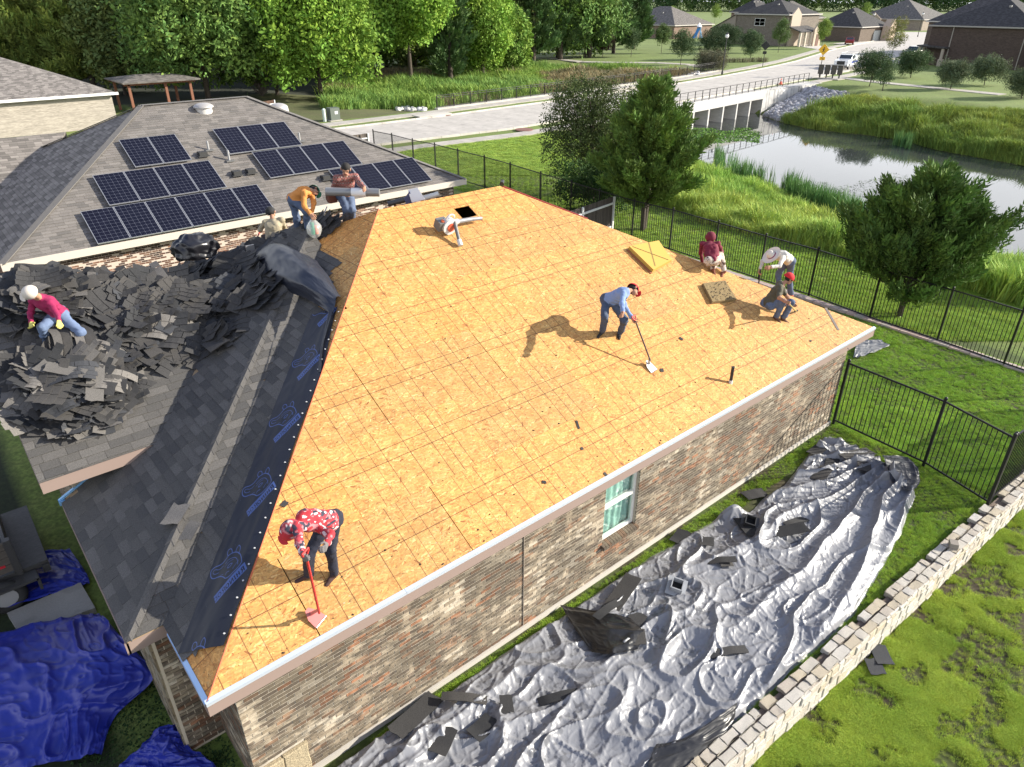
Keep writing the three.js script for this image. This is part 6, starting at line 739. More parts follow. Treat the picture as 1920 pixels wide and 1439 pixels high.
// grasses: one mass each
const tuftGeo = [tuft(1, 12, .5, .03, .8), tuft(2, 12, .5, .03, .8)], reedGeo = tuft(7, 9, .35, .018, .35), lawnGeo = tuft(9, 16, .85, .035, 1.1), leafGeo = leafClump(12, 9, .7);
const grassM = M([1, 1, 1], .8, { physical: true, transmission: .2, thickness: 0, specularIntensity: .2 });
function meadow(name, label, geo, n, seed, place, hgt, col, wide = .5) { const r = rng(seed), list = []; let guard = 0; while (list.length < n && guard++ < n * 6) { const p = place(r); if (!p) continue; const k = p.k ?? 1, h = hgt * (.55 + .8 * r()) * k, s = new THREE.Vector3(h * wide, h, h * wide); list.push([p.v, new THREE.Quaternion().setFromAxisAngle(UPV, r() * 6.28), s, vary(p.c || col, r, .55)]); } const im = copies(name, geo, grassM, list); im.userData = { kind: 'stuff', label, category: 'grass' }; return im; }
const pondDist = (a, b) => inside([a, b], POND) ? -distPoly([a, b], POND) : distPoly([a, b], POND);
const pix = (r, x0, x1, y0, y1) => gp(lerp(x0, x1, r()), lerp(y0, y1, r()));
{
  const bank = r => { const p = pix(r, 1130, 1960, 250, 640), a = p.x, b = -p.z; if (a < 29.6 + .8 * vn(b * .5, 3) || a > 75 || b > brB(a) - 1) return null; const d = pondDist(a, b); if (d < .2 || p.y > 1) return null; const y = vn(a * .25, b * .25, 5), w = vn(a * .7, b * .7, 2); return { v: p, k: (.35 + 1.0 * w * (.6 + .8 * vn(a * 2.2, b * 2.2, 6))) * (.55 + .45 * smooth(0, 6, d)), c: [lerp(.24, .42, y), lerp(.40, .50, y), lerp(.075, .12, y)] }; };
  meadow('tall_grass', 'tall bright green grass on the bank between fence and pond', tuftGeo[0], 17000, 3, bank, .95, null, .6);
  const fb = r => { const p = pix(r, 1440, 1960, 175, 320), a = p.x, b = -p.z, d = pondDist(a, b); if (d < .1 || d > 9 + 3 * vn(a * .2, b * .2) || a < 60 || (a < 92 && b > 43.5 - (a - 80) * .4)) return null; const y = vn(a * .15, b * .15, 5); return { v: p, k: (.35 + 1.1 * vn(a * .5, b * .5, 9) * (.5 + vn(a * 1.6, b * 1.6, 3))) * (1 - .4 * smooth(5, 11, d)), c: [lerp(.18, .34, y), lerp(.29, .38, y), lerp(.06, .085, y)] }; };
  meadow('tall_grass', 'rough olive grass and reeds along the far pond bank', tuftGeo[1], 13000, 4, fb, 1.15, null, .7);
  const edge = r => { const p = pix(r, 1340, 1700, 285, 425), d = pondDist(p.x, -p.z); if (d < -2.2 || d > 1.8 || vn(p.x * .5, p.z * .5, 4) < .42) return null; return { v: p.setY(Math.max(p.y, WATER - .2)), c: [.12, .23, .07] }; };
  meadow('reeds', 'upright green reeds standing at the pond edge', reedGeo, 2600, 5, edge, 1.7, null, .6);
  const marsh = r => { const p = pix(r, 610, 1330, 128, 205), a = p.x, b = -p.z, e = b - cf(a); if (e < 5 || a < 33 || a > 92 || b > 96) return null; const y = vn(a * .12, b * .12, 5); return { v: p, k: .5 + 1.0 * vn(a * .3, b * .3, 2), c: y > .62 ? [.28, .24, .13] : [lerp(.18, .29, y), lerp(.3, .4, y), .075] }; };
  meadow('tall_grass', 'marsh grass and weeds between the far railing and the wood', tuftGeo[0], 12000, 6, marsh, 1.4, null, .8);
  const mat = r => { const p = atH(lerp(1255, 1425, r()), lerp(240, 268, r()), WATER + .02), d = pondDist(p.x, -p.z); if (vn(p.x * .35, p.z * .35, 7) < .3 || d > 1) return null; return { v: p, c: [.14, .27, .05] }; };
  meadow('water_plants', 'green water plants floating in front of the culvert', leafGeo, 2400, 7, mat, .22, null, 1.6);
  const alg = r => { const p = atH(lerp(1330, 1980, r()), lerp(225, 470, r()), WATER + .012), d = pondDist(p.x, -p.z), k = fbm(p.x * .12, p.z * .22, 4, 3); if (d > -.2 || (k < .6 && d < -1.6)) return null; return { v: p, c: [.10, .14, .06] }; };
  meadow('floating_weed', 'thin floating weed scattered on the pond surface', leafGeo, 3000, 8, alg, .07, null, 2.2);
  const lawn = (x0, x1, y0, y1, ok, c0, c1) => r => { const p = pix(r, x0, x1, y0, y1), a = p.x, b = -p.z; if (!ok(a, b, r)) return null; const y = fbm(a * .9, b * .9, 3, 2); return { v: p, k: .55 + .7 * vn(a * 3.1, b * 3.1, 8), c: [lerp(c0[0], c1[0], y), lerp(c0[1], c1[1], y), lerp(c0[2], c1[2], y)] }; };
  const notTarp = (a, b) => !(a > 2 && a < 16.2 && b > alongLine([[2, 3.5], [7.0, 3.25], [10.9, 3.1], [13.3, 3.5], [15.6, 4.1], [16.2, 6]], a) && b < 6.2) && b < 6.6;
  meadow('lawn_grass', 'patchy turf of the lower lawn beyond the stone wall', lawnGeo, 42000, 11, lawn(1180, 1920, 960, 1439, (a, b, r) => b < stoneB(a) - .2 && r() < smooth(.44, .6, fbm(a * 2.6, b * 2.6, 6, 3) * .65 + fbm(a * .35, b * .35, 4, 3) * .35) + .04, [0.246, 0.362, 0.043], [0.435, 0.536, 0.08]), .075, null, .8);
  meadow('lawn_grass', 'turf of the side yard between house, tarp and stone wall', lawnGeo, 22000, 12, lawn(700, 1920, 790, 1439, (a, b) => b > stoneB(a) + .22 && a < 16.9 && notTarp(a, b), [0.232, 0.377, 0.043], [0.377, 0.522, 0.072]), .055, null, .9);
  meadow('lawn_grass', 'turf of the back yard inside the long fence', lawnGeo, 30000, 13, lawn(1380, 1920, 590, 960, (a, b) => a > 16.6 && a < 24.3 && b > stoneB(a) + .2, [0.246, 0.42, 0.051], [0.377, 0.566, 0.08]), .06, null, 1);
  meadow('lawn_grass', 'mown strip of turf outside the long fence', lawnGeo, 26000, 14, lawn(680, 1920, 255, 640, (a, b) => a > 24.4 && a < 30.5 && b < 45.5, [0.246, 0.392, 0.058], [0.377, 0.522, 0.087]), .09, null, 1.4);
  meadow('lawn_grass', 'mown turf between the long fence and the road', lawnGeo, 26000, 15, lawn(560, 1330, 225, 330, (a, b) => a > 26 && a < 58 && b > 22 && b < cn(a) - 3.3, [0.261, 0.392, 0.065], [0.392, 0.522, 0.102]), .11, null, 2);
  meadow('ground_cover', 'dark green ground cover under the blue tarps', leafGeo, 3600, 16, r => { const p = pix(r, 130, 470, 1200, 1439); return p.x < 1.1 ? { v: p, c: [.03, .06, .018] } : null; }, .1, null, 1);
}
// ---------- people: bodies as one surface from tapered limbs ----------
function netMesh(lo, hi, cell, f) {           // surface nets: mesh of f = 0
  const n = ['x', 'y', 'z'].map(k => Math.ceil((hi[k] - lo[k]) / cell) + 1), [nx, ny, nz] = n, F = new Float32Array(nx * ny * nz), id = (i, j, k) => (k * ny + j) * nx + i;
  for (let k = 0; k < nz; k++) for (let j = 0; j < ny; j++) for (let i = 0; i < nx; i++) F[id(i, j, k)] = f(lo.x + i * cell, lo.y + j * cell, lo.z + k * cell);
  const vid = new Int32Array(nx * ny * nz).fill(-1), P = [], I = [], E = [[0, 1], [2, 3], [4, 5], [6, 7], [0, 2], [1, 3], [4, 6], [5, 7], [0, 4], [1, 5], [2, 6], [3, 7]];
  for (let k = 0; k < nz - 1; k++) for (let j = 0; j < ny - 1; j++) for (let i = 0; i < nx - 1; i++) { const c = []; let m = 0; for (let q = 0; q < 8; q++) { c[q] = F[id(i + (q & 1), j + (q >> 1 & 1), k + (q >> 2))]; if (c[q] < 0) m |= 1 << q; } if (m === 0 || m === 255) continue; let x = 0, y = 0, z = 0, s = 0; for (const [a, b] of E) if ((c[a] < 0) !== (c[b] < 0)) { const t = c[a] / (c[a] - c[b]); x += lerp(a & 1, b & 1, t); y += lerp(a >> 1 & 1, b >> 1 & 1, t); z += lerp(a >> 2, b >> 2, t); s++; } vid[id(i, j, k)] = P.length / 3; P.push(lo.x + (i + x / s) * cell, lo.y + (j + y / s) * cell, lo.z + (k + z / s) * cell); }
  const quad = (a, b, c, d, fl) => { if (a < 0 || b < 0 || c < 0 || d < 0) return; fl ? I.push(a, b, c, a, c, d) : I.push(a, c, b, a, d, c); };
  for (let k = 1; k < nz - 1; k++) for (let j = 1; j < ny - 1; j++) for (let i = 1; i < nx - 1; i++) { const a = F[id(i, j, k)] < 0; if (a !== F[id(i + 1, j, k)] < 0) quad(vid[id(i, j - 1, k - 1)], vid[id(i, j, k - 1)], vid[id(i, j, k)], vid[id(i, j - 1, k)], a); if (a !== F[id(i, j + 1, k)] < 0) quad(vid[id(i - 1, j, k - 1)], vid[id(i - 1, j, k)], vid[id(i, j, k)], vid[id(i, j, k - 1)], a); if (a !== F[id(i, j, k + 1)] < 0) quad(vid[id(i - 1, j - 1, k)], vid[id(i, j - 1, k)], vid[id(i, j, k)], vid[id(i - 1, j, k)], a); }
  const g = new THREE.BufferGeometry(); g.setAttribute('position', new THREE.Float32BufferAttribute(P, 3)); g.setIndex(I); g.computeVertexNormals(); return g;
}
// limbs: [p, q, r0, r1, tag]; returns smooth distance and nearest tag
function fieldOf(L, k = .03, wr = 0) {
  const A = L.map(([p, q, r0, r1, tag]) => { const d = q.clone().sub(p); return [p.x, p.y, p.z, d.x, d.y, d.z, 1 / Math.max(1e-9, d.lengthSq()), r0, r1 - r0, tag]; });
  const one = (b, x, y, z) => { const X = x - b[0], Y = y - b[1], Z = z - b[2]; let t = (X * b[3] + Y * b[4] + Z * b[5]) * b[6]; t = t < 0 ? 0 : t > 1 ? 1 : t; const u = X - t * b[3], v = Y - t * b[4], w = Z - t * b[5]; return Math.sqrt(u * u + v * v + w * w) - b[7] - t * b[8]; };
  const f = (x, y, z) => { let m = 9; for (const b of A) { const d = one(b, x, y, z); const h = Math.max(k - Math.abs(m - d), 0) / k; m = Math.min(m, d) - h * h * k * .25; } if (wr && m < .05 && m > -.05) m += wr * (.62 - 1.15 * Math.abs(vn(x * 9, y * 13, z * 9) - .5) - .3 * vn(x * 25, y * 30, z * 25) - .15); return m; };
  f.tag = (x, y, z) => { let m = 9, t = 0; for (const b of A) { const d = one(b, x, y, z); if (d < m) { m = d; t = b[9]; } } return t; };
  return f;
}
function boxOf(L, pad) { const b = new THREE.Box3(); for (const l of L) { b.expandByPoint(l[0]); b.expandByPoint(l[1]); } return b.expandByScalar(pad); }
function meshOf(L, cell, k, wr, colour) { const f = fieldOf(L, k, wr), b = boxOf(L, .2), r = Math.max(...L.map(l => Math.max(l[2], l[3]))); const bb = boxOf(L, r + cell * 3), g = netMesh(bb.min, bb.max, cell, f).toNonIndexed(), p = g.attributes.position, C = new Float32Array(p.count * 3); for (let i = 0; i < p.count; i += 3) { const x = (p.getX(i) + p.getX(i + 1) + p.getX(i + 2)) / 3, y = (p.getY(i) + p.getY(i + 1) + p.getY(i + 2)) / 3, z = (p.getZ(i) + p.getZ(i + 1) + p.getZ(i + 2)) / 3, c = colour(f.tag(x, y, z), x, y, z); for (let q = 0; q < 3; q++) C.set(c, (i + q) * 3); } g.setAttribute('color', new THREE.BufferAttribute(C, 3)); g.setAttribute('uv', new THREE.BufferAttribute(new Float32Array(p.count * 2), 2)); return g; }
// point on the view line of a pixel at distance L from a joint; s = +1 further, -1 nearer
function reach(x, y, from, L, s) { const d = ray(x, y), o = CP.clone().sub(from), b = o.dot(d), c = o.lengthSq() - L * L, D = b * b - c; if (D <= 0) { const p = CP.clone().addScaledVector(d, -b); return from.clone().add(p.sub(from).setLength(L)); } return CP.clone().addScaledVector(d, -b + s * Math.sqrt(D)); }
const skinT = [.36, .19, .12];
function person(label, d) {
  const t = thing('person', label, 'person'), P = d.plane, J = {}, up = .075, S = d.s ?? 1;
  const sh0 = d.shift || [0, 0]; for (const k of Object.keys(d)) if (/^([aktsew][LR]|pel|neck|head)$/.test(k) && Array.isArray(d[k]) && d.shift) d[k] = [d[k][0] + sh0[0], d[k][1] + sh0[1], ...d[k].slice(2)];
  for (const k of ['L', 'R']) { J['a' + k] = d.feet ? V(...d.feet['a' + k], P.h(...d.feet['a' + k]) + up) : onPlane(...d['a' + k], P.n, P.p.clone().addScaledVector(YUP, d.lift ?? up)); }
  const mid = J.aL.clone().add(J.aR).multiplyScalar(.5), dep = FH.dot(mid);
  for (const k of ['L', 'R']) { const [x, y, s = -1] = d['k' + k]; J['k' + k] = reach(x, y, J['a' + k], .42 * S, s); }
  const [px, py, po = 0] = d.pel; J.pel = atDepth(px, py, dep + po);
  const lat = d.lat ? RT.clone().multiplyScalar(d.lat[0]).addScaledVector(FH, d.lat[1]).normalize() : J.kR.clone().sub(J.kL).setY(0).normalize();    // towards the person's R side
  J.hL = J.pel.clone().addScaledVector(lat, -.088 * S); J.hR = J.pel.clone().addScaledVector(lat, .088 * S);
  for (const k of ['L', 'R']) { const a = J['a' + k], h = J['h' + k], m = a.clone().add(h).multiplyScalar(.5), half = a.distanceTo(h) / 2, bend = Math.sqrt(Math.max(.0004, (.435 * S) ** 2 - half * half)), ax = h.clone().sub(a).normalize(), v = J['k' + k].clone().sub(m); v.addScaledVector(ax, -v.dot(ax)); if (half < .435 * S && v.lengthSq() > 1e-6) J['k' + k] = m.clone().addScaledVector(v.normalize(), bend); }
  J.neck = reach(d.neck[0], d.neck[1], J.pel, .5 * S, d.neck[2] ?? -1); J.head = reach(d.head[0], d.head[1], J.neck, .2 * S, d.head[2] ?? -1);
  const chest = J.pel.clone().lerp(J.neck, .68);
  for (const k of ['L', 'R']) { const s = d['s' + k], e = d['e' + k], w = d['w' + k]; J['s' + k] = s ? reach(s[0], s[1], J.neck.clone().lerp(J.pel, .1), .185 * S, s[2] ?? -1) : J.neck.clone().lerp(J.pel, .1).addScaledVector(lat, (k === 'L' ? -.18 : .18) * S); J['e' + k] = reach(e[0], e[1], J['s' + k], .285 * S, e[2] ?? -1); J['w' + k] = reach(w[0], w[1], J['e' + k], .255 * S, w[2] ?? -1); }
  const c = d.col, SH = 0, PA = 1, SK = 2, BO = 3, GL = 4, L = [], add = (a, b, r0, r1, g) => L.push([a, b, r0 * S, r1 * S, g]);
  const sp = J.neck.clone().sub(J.pel).normalize(), shx = J.sR.clone().sub(J.sL).normalize(), frontv = new THREE.Vector3().crossVectors(shx, sp).normalize();
  add(J.hL, J.hR, .12, .12, PA); add(J.pel.clone().addScaledVector(lat, -.05), chest.clone().addScaledVector(shx, -.06), .118, .132, SH); add(J.pel.clone().addScaledVector(lat, .05), chest.clone().addScaledVector(shx, .06), .118, .132, SH); add(chest, J.neck.clone().addScaledVector(sp, -.06), .13, .085, SH); add(J.sL, J.sR, .072, .072, SH); add(J.neck.clone().addScaledVector(sp, -.05), J.head.clone().lerp(J.neck, .45), .062, .05, d.hood ? SH : SK);
  add(J.pel.clone().addScaledVector(sp, .02), J.pel.clone().addScaledVector(sp, .06), .135, .13, SH);
  for (const k of ['L', 'R']) { add(J['h' + k], J['k' + k], .1, .079, PA); add(J['k' + k], J['a' + k].clone().lerp(J['k' + k], .1), .078, .072, PA); const toe = d.feet ? V(...d.feet['t' + k], P.h(...d.feet['t' + k]) + .035) : onPlane(...d['t' + k], P.n, P.p.clone().addScaledVector(YUP, .035)); const dir = toe.clone().sub(J['a' + k]).setLength(.17 * S), heel = J['a' + k].clone().addScaledVector(P.n, -.035); add(heel.clone().addScaledVector(dir, -.2), heel.clone().addScaledVector(dir, .95).setY(heel.y + dir.y - .008), .046, .038, BO); add(J['a' + k], heel, .05, .046, BO); if (c.boot) add(J['a' + k].clone().lerp(J['k' + k], .05), J['a' + k].clone().lerp(J['k' + k], .38), .064, .068, BO); add(J['s' + k], J['e' + k], .066, .056, SH); add(J['e' + k], J['w' + k].clone().lerp(J['e' + k], .1), .054, .043, d.bare ? SK : SH); add(J['w' + k].clone().lerp(J['e' + k], .12), J['w' + k], .033, .03, c.glove ? GL : SK); }
  const pal = [c.shirt, c.pants, c.skin || skinT, c.shoe || [.03, .022, .018], c.glove || skinT], col = (g, x, y, z) => typeof pal[g] === 'function' ? pal[g](x, y, z) : pal[g];
  const geos = [meshOf(L, .015, .035, .04, col)];
  // head with face
  const look = RT.clone().multiplyScalar(d.look[0]).addScaledVector(YUP, d.look[1]).addScaledVector(FH, d.look[2]).normalize(), hu = J.head.clone().sub(J.neck).normalize(); const fwd = look.clone(), hup = hu.clone().addScaledVector(fwd, -hu.dot(fwd)).normalize(), hx = new THREE.Vector3().crossVectors(hup, fwd);
  const at = (x, y, z) => J.head.clone().addScaledVector(hx, x * S).addScaledVector(hup, y * S).addScaledVector(fwd, z * S), H = [], ah = (a, b, r0, r1, g) => H.push([a, b, r0 * S, r1 * S, g]);
  ah(at(0, .03, -.02), at(0, .035, .015), .088, .082, d.bald ? 0 : 5); ah(at(0, 0, .03), at(0, -.055, .045), .066, .05, 0); ah(at(-.025, -.075, .06), at(.025, -.075, .06), .026, .026, 0); ah(at(0, .01, .095), at(0, -.025, .112), .011, .016, 0); ah(at(-.04, .022, .085), at(.04, .022, .085), .015, .015, 0); ah(at(-.035, .004, .083), at(-.03, .004, .083), .012, .012, 6); ah(at(.03, .004, .083), at(.035, .004, .083), .012, .012, 6); ah(at(-.02, -.053, .094), at(.02, -.053, .094), .011, .011, 7); for (const s of [-1, 1]) ah(at(s * .084, .01, 0), at(s * .088, -.025, .004), .018, .013, 0);
  const hc = [c.skin || skinT, 0, 0, 0, 0, c.hair || [.012, .01, .009], [.03, .02, .018], [.25, .09, .075]]; geos.push(meshOf(H, .0075, .02, 0, g => hc[g]));
  // hands: palm, four fingers, thumb
  for (const k of ['L', 'R']) { const w = J['w' + k], fd = w.clone().sub(J['e' + k]).normalize(), pn = (d['palm' + k] ? RT.clone().multiplyScalar(d['palm' + k][0]).addScaledVector(YUP, d['palm' + k][1]).addScaledVector(FH, d['palm' + k][2]) : frontv.clone().multiplyScalar(.3).addScaledVector(lat, k === 'L' ? 1 : -1)); pn.addScaledVector(fd, -pn.dot(fd)).normalize(); const sx = new THREE.Vector3().crossVectors(fd, pn).multiplyScalar(k === 'L' ? 1 : -1), Q = [], hp = (f, s, n) => w.clone().addScaledVector(fd, f * S).addScaledVector(sx, s * S).addScaledVector(pn, n * S), cu = d['curl' + k] ?? d.curl ?? .7, gs = c.glove ? 1.15 : 1; for (const s of [-.026, 0, .026]) Q.push([hp(.0, s * .6, 0), hp(.088, s, 0), .017 * gs, .016 * gs, 0]); [[-.033, .9], [-.011, 1], [.011, .95], [.033, .76]].forEach(([s, f]) => { let a = 0, p = hp(.092, s, 0); for (const [l, r] of [[.042, .0105], [.027, .0095], [.021, .0085]]) { a += cu * .75; const q = p.clone().addScaledVector(fd, Math.cos(a) * l * f * S).addScaledVector(pn, Math.sin(a) * l * f * S); Q.push([p, q, r * gs, r * .92 * gs, 0]); p = q; } }); const tb = hp(.022, -.03, .004), t1 = hp(.058, -.062, .018), t2 = hp(.088, -.058, .03 + .02 * cu); Q.push([tb, t1, .014 * gs, .0115 * gs, 0], [t1, t2, .0115 * gs, .0095 * gs, 0]); geos.push(meshOf(Q, .0055, .008, 0, () => c.glove || c.skin || skinT)); J['g' + k] = hp(.085, 0, .035); }
  const body = mesh('body', join(geos), M([1, 1, 1], .85, { vertexColors: true, bumpMap: rep(bumpTex, 1), bumpScale: 0 }), t);
  // headwear
  const hat = (geo, colr, n) => { const m = mesh(n, geo, M(colr, .85), t); m.matrixAutoUpdate = true; m.quaternion.setFromRotationMatrix(new THREE.Matrix4().makeBasis(hx, hup, fwd)); m.position.copy(J.head); m.scale.setScalar(S); return m; };
  const dome = new THREE.SphereGeometry(.113, 24, 14, 0, 6.2832, 0, 1.75); dome.scale(.98, 1.0, 1.1); dome.translate(0, .03, -.012);
  if (d.cap) { const brim = new THREE.CylinderGeometry(.088, .088, .008, 20, 1, false, -1.15, 2.3); brim.scale(1, 1, 1.15); const bp = brim.attributes.position; brim.translate(0, .045, .075); const g = [dome, brim.rotateX(d.brimTilt ?? .12)]; hat(join(g), d.cap, 'cap'); }
  if (d.brimHat) { const pts = [[.001, .16], [.05, .158], [.082, .145], [.1, .06], [.104, .045], [.16, .032], [.215, .04], [.24, .06], [.238, .054], [.21, .03], [.15, .022], [.1, .035]].map(p => new THREE.Vector2(...p)); hat(new THREE.LatheGeometry(pts, 36), d.brimHat, 'straw_hat'); hat(new THREE.CylinderGeometry(.106, .108, .025, 30, 1, true).translate(0, .06, 0), [.25, .015, .09], 'hat_band'); }
  if (d.hood) { const hd = new THREE.SphereGeometry(.125, 24, 16); hd.scale(1, 1.1, 1.05); hd.translate(0, .015, -.035); const p = hd.attributes.position; if (typeof d.hood === 'function') { const m = hat(hd, [1, 1, 1], 'hood'); m.material.vertexColors = true; const C = []; for (let i = 0; i < p.count; i++) C.push(...d.hood(p.getX(i) * 1.0 + 5, p.getY(i), p.getZ(i))); hd.setAttribute('color', new THREE.Float32BufferAttribute(C, 3)); } else hat(hd, d.hood, 'hood'); }
  t.userData.J = undefined; delete t.userData.J; return J;
}
const camo = (A) => (x, y, z) => { const n = vn(x * 17, y * 30, z * 17), m = vn(x * 21 + 9, y * 34, z * 21 + 4); return n > .62 ? A[0] : m > .68 ? A[1] : n < .33 ? A[2] : m < .36 ? A[3] : A[4]; };
const redCamo = camo([[.42, .02, .03], [.62, .55, .53], [.03, .03, .05], [.5, .16, .17], [.34, .03, .045]]), tanCamo = camo([[.5, .42, .34], [.12, .07, .05], [.58, .5, .42], [.3, .2, .14], [.5, .42, .34]]);
const plaid = (x, y, z) => { const a = Math.abs(((x + z) * 14) % 1), b = Math.abs((y * 15) % 1); return a < .25 && b < .3 ? [.4, .34, .3] : a < .25 || b < .28 ? [.08, .03, .03] : [.26, .10, .085]; };
const jean = k => (x, y, z) => { const f = .75 + .5 * fbm(x * 9, y * 6, z * 9, 2); return [.045 * f * k, .063 * f * k, .105 * f * k]; }, fade = (c, q = .3) => (x, y, z) => { const f = 1 - q / 2 + q * fbm(x * 8, y * 8, z * 8, 2); return c.map(v => v * f); };
const PJ = {};
PJ.camo = person('roofer in red camouflage hoodie bending to scrape boards near the hip', { plane: MAIN, aL: [627, 1076], aR: [578, 1078], tL: [608, 1099], tR: [552, 1090], kL: [620, 1034, -1], kR: [581, 1040, -1], pel: [618, 978, .12], lat: [-.55, -.85], neck: [563, 972, -1], head: [539, 1001, -1], sL: [596, 990, -1], eL: [620, 1004, -1], wL: [612, 1022, -1], sR: [556, 988, -1], eR: [562, 1020, -1], wR: [567, 1040, -1], look: [-.55, -.75, -.3], hood: redCamo, cap: [.45, .02, .03], brimTilt: .2, col: { shirt: redCamo, pants: fade([.012, .014, .028]), shoe: [.05, .022, .018], glove: [.13, .12, .12] }, curl: .8 });
PJ.blue = person('roofer in blue shirt and red cap pushing a long shovel on the boards', { plane: MAIN, aL: [1130, 621], aR: [1164, 622], tL: [1120, 632], tR: [1160, 643], kL: [1134, 592, -1], kR: [1166, 597, -1], pel: [1143, 563, .05], lat: [.75, -.65], neck: [1177, 546, -1], head: [1187, 544, 1], sL: [1164, 549, 1], eL: [1172, 577, 1], wL: [1186, 598, 1], sR: [1168, 552, -1], eR: [1167, 572, -1], wR: [1168, 586, -1], look: [.75, -.6, -.3], cap: [.5, .012, .02], col: { shirt: fade([.17, .25, .44]), pants: jean(1.15), shoe: [.022, .018, .017], boot: true }, curl: .9 });
PJ.maroon = person('roofer in maroon hoodie squatting at the far hip with his back turned', { plane: MAIN, shift: [-8, 6], aL: [1346, 498], aR: [1366, 503], tL: [1349, 506], tR: [1361, 511], kL: [1352, 484, 1], kR: [1367, 479, 1], pel: [1344, 483, -.12], lat: [1, .2], neck: [1339, 450, 1], head: [1340, 441, 1], sL: [1325, 452, 1], eL: [1322, 468, 1], wL: [1325, 486, 1], sR: [1354, 452, 1], eR: [1361, 466, 1], wR: [1357, 482, 1], look: [.1, -.7, .7], hood: [.13, .006, .022], col: { shirt: fade([.14, .006, .024]), pants: tanCamo, shoe: [.17, .05, .025] }, s: .98 });
PJ.olive = person('roofer in olive shirt and red cap crouching at the boards with a hammer', { plane: MAIN, aL: [1456, 594], aR: [1470, 596], tL: [1464, 602], tR: [1478, 602], kL: [1472, 570, -1], kR: [1482, 568, -1], pel: [1441, 570, .08], lat: [.45, -.9], neck: [1469, 531, -1], head: [1479, 523, 1], sL: [1463, 532, 1], eL: [1472, 551, 1], wL: [1484, 566, 1], sR: [1463, 539, -1], eR: [1460, 558, -1], wR: [1475, 566, -1], look: [.85, -.5, .1], cap: [.5, .012, .02], bare: true, col: { shirt: fade([.075, .068, .042]), pants: jean(1.7), shoe: [.09, .04, .025] } });
{ // man in the wide hat on the hidden slope
  PJ.hat = person('roofer in wide white straw hat bending over beyond the far hip', { plane: RIGHT, feet: { aL: [16.0, 8.5], aR: [16.28, 8.28], tL: [15.88, 8.36], tR: [16.15, 8.14] }, aL: [1462, 531], aR: [1476, 533], tL: [1452, 538], tR: [1468, 541], kL: [1466, 512, -1], kR: [1479, 513, -1], pel: [1480, 488, .05], lat: [.3, -.95], neck: [1461, 476, -1], head: [1449, 481, -1], sL: [1452, 482, 1], eL: [1430, 490, -1], wL: [1425, 506, -1], sR: [1468, 484, -1], eR: [1462, 499, -1], wR: [1446, 501, -1], look: [-.6, -.75, -.4], brimHat: [.62, .57, .5], col: { shirt: fade([.5, .48, .44]), pants: jean(1.5), shoe: [.3, .07, .03], boot: true } });
  PJ.sit = person('roofer in tan sweatshirt and black cap sitting with his back turned', { plane: BACK, aL: [497, 470], aR: [525, 468], tL: [493, 466], tR: [527, 464], kL: [495, 448, 1], kR: [524, 446, 1], pel: [512, 455, -.25], lat: [1, 0], neck: [512, 408, 1], head: [508, 399, 1], sL: [497, 417, 1], eL: [487, 432, 1], wL: [486, 431, 1], sR: [530, 413, 1], eR: [534, 430, 1], wR: [528, 443, 1], look: [-.15, -.1, 1], cap: [.015, .015, .016], col: { shirt: fade([.30, .26, .18]), pants: fade([.012, .013, .02]), glove: [.3, .03, .03] } });
  PJ.orange = person('roofer in orange sweatshirt and green cap lifting a plastic bag', { plane: BACK, aL: [560, 441], aR: [577, 430], tL: [568, 446], tR: [586, 433], kL: [555, 408, -1], kR: [577, 400, -1], pel: [549, 374, .05], lat: [.45, -.9], neck: [578, 355, -1], head: [588, 358, 1], sL: [584, 362, 1], eL: [588, 382, -1], wL: [584, 399, -1], sR: [570, 361, -1], eR: [570, 386, -1], wR: [582, 402, -1], look: [.75, -.6, -.35], cap: [.02, .14, .075], col: { shirt: fade([.50, .20, .045]), pants: jean(1.5), shoe: [.12, .12, .12] }, curl: 1.1 });
  PJ.plaid = person('dark haired roofer in plaid shirt holding a roll of roofing felt', { plane: BACK, aL: [648, 414], aR: [660, 411], tL: [643, 418], tR: [660, 417], kL: [648, 391, -1], kR: [659, 388, -1], pel: [646, 364, .05], lat: [1, .15], neck: [648, 330, -1], head: [648, 317, -1], sL: [631, 334, -1], eL: [626, 352, 1], wL: [643, 362, -1], sR: [666, 331, -1], eR: [675, 345, -1], wR: [682, 351, -1], look: [.1, -.35, -.9], col: { shirt: plaid, pants: jean(1.7), shoe: [.04, .03, .02] }, curl: .9, s: 1.04 });
  PJ.left = person('roofer in magenta shirt, white cap and yellow gloves leaning over the gable', { plane: W2S, aL: [86, 640], aR: [178, 648], tL: [78, 650], tR: [190, 652], kL: [82, 612, -1], kR: [143, 617, -1], pel: [112, 588, .05], lat: [.55, -.8], neck: [70, 557, -1], head: [57, 550, -1], sL: [62, 562, 1], eL: [56, 588, 1], wL: [58, 606, -1], sR: [94, 568, -1], eR: [107, 591, -1], wR: [110, 603, -1], look: [-.8, -.5, -.25], cap: [.55, .5, .44], col: { shirt: fade([.25, .008, .062]), pants: jean(2.4), shoe: [.2, .2, .22], glove: [.55, .5, .13] }, curl: .5 });
}
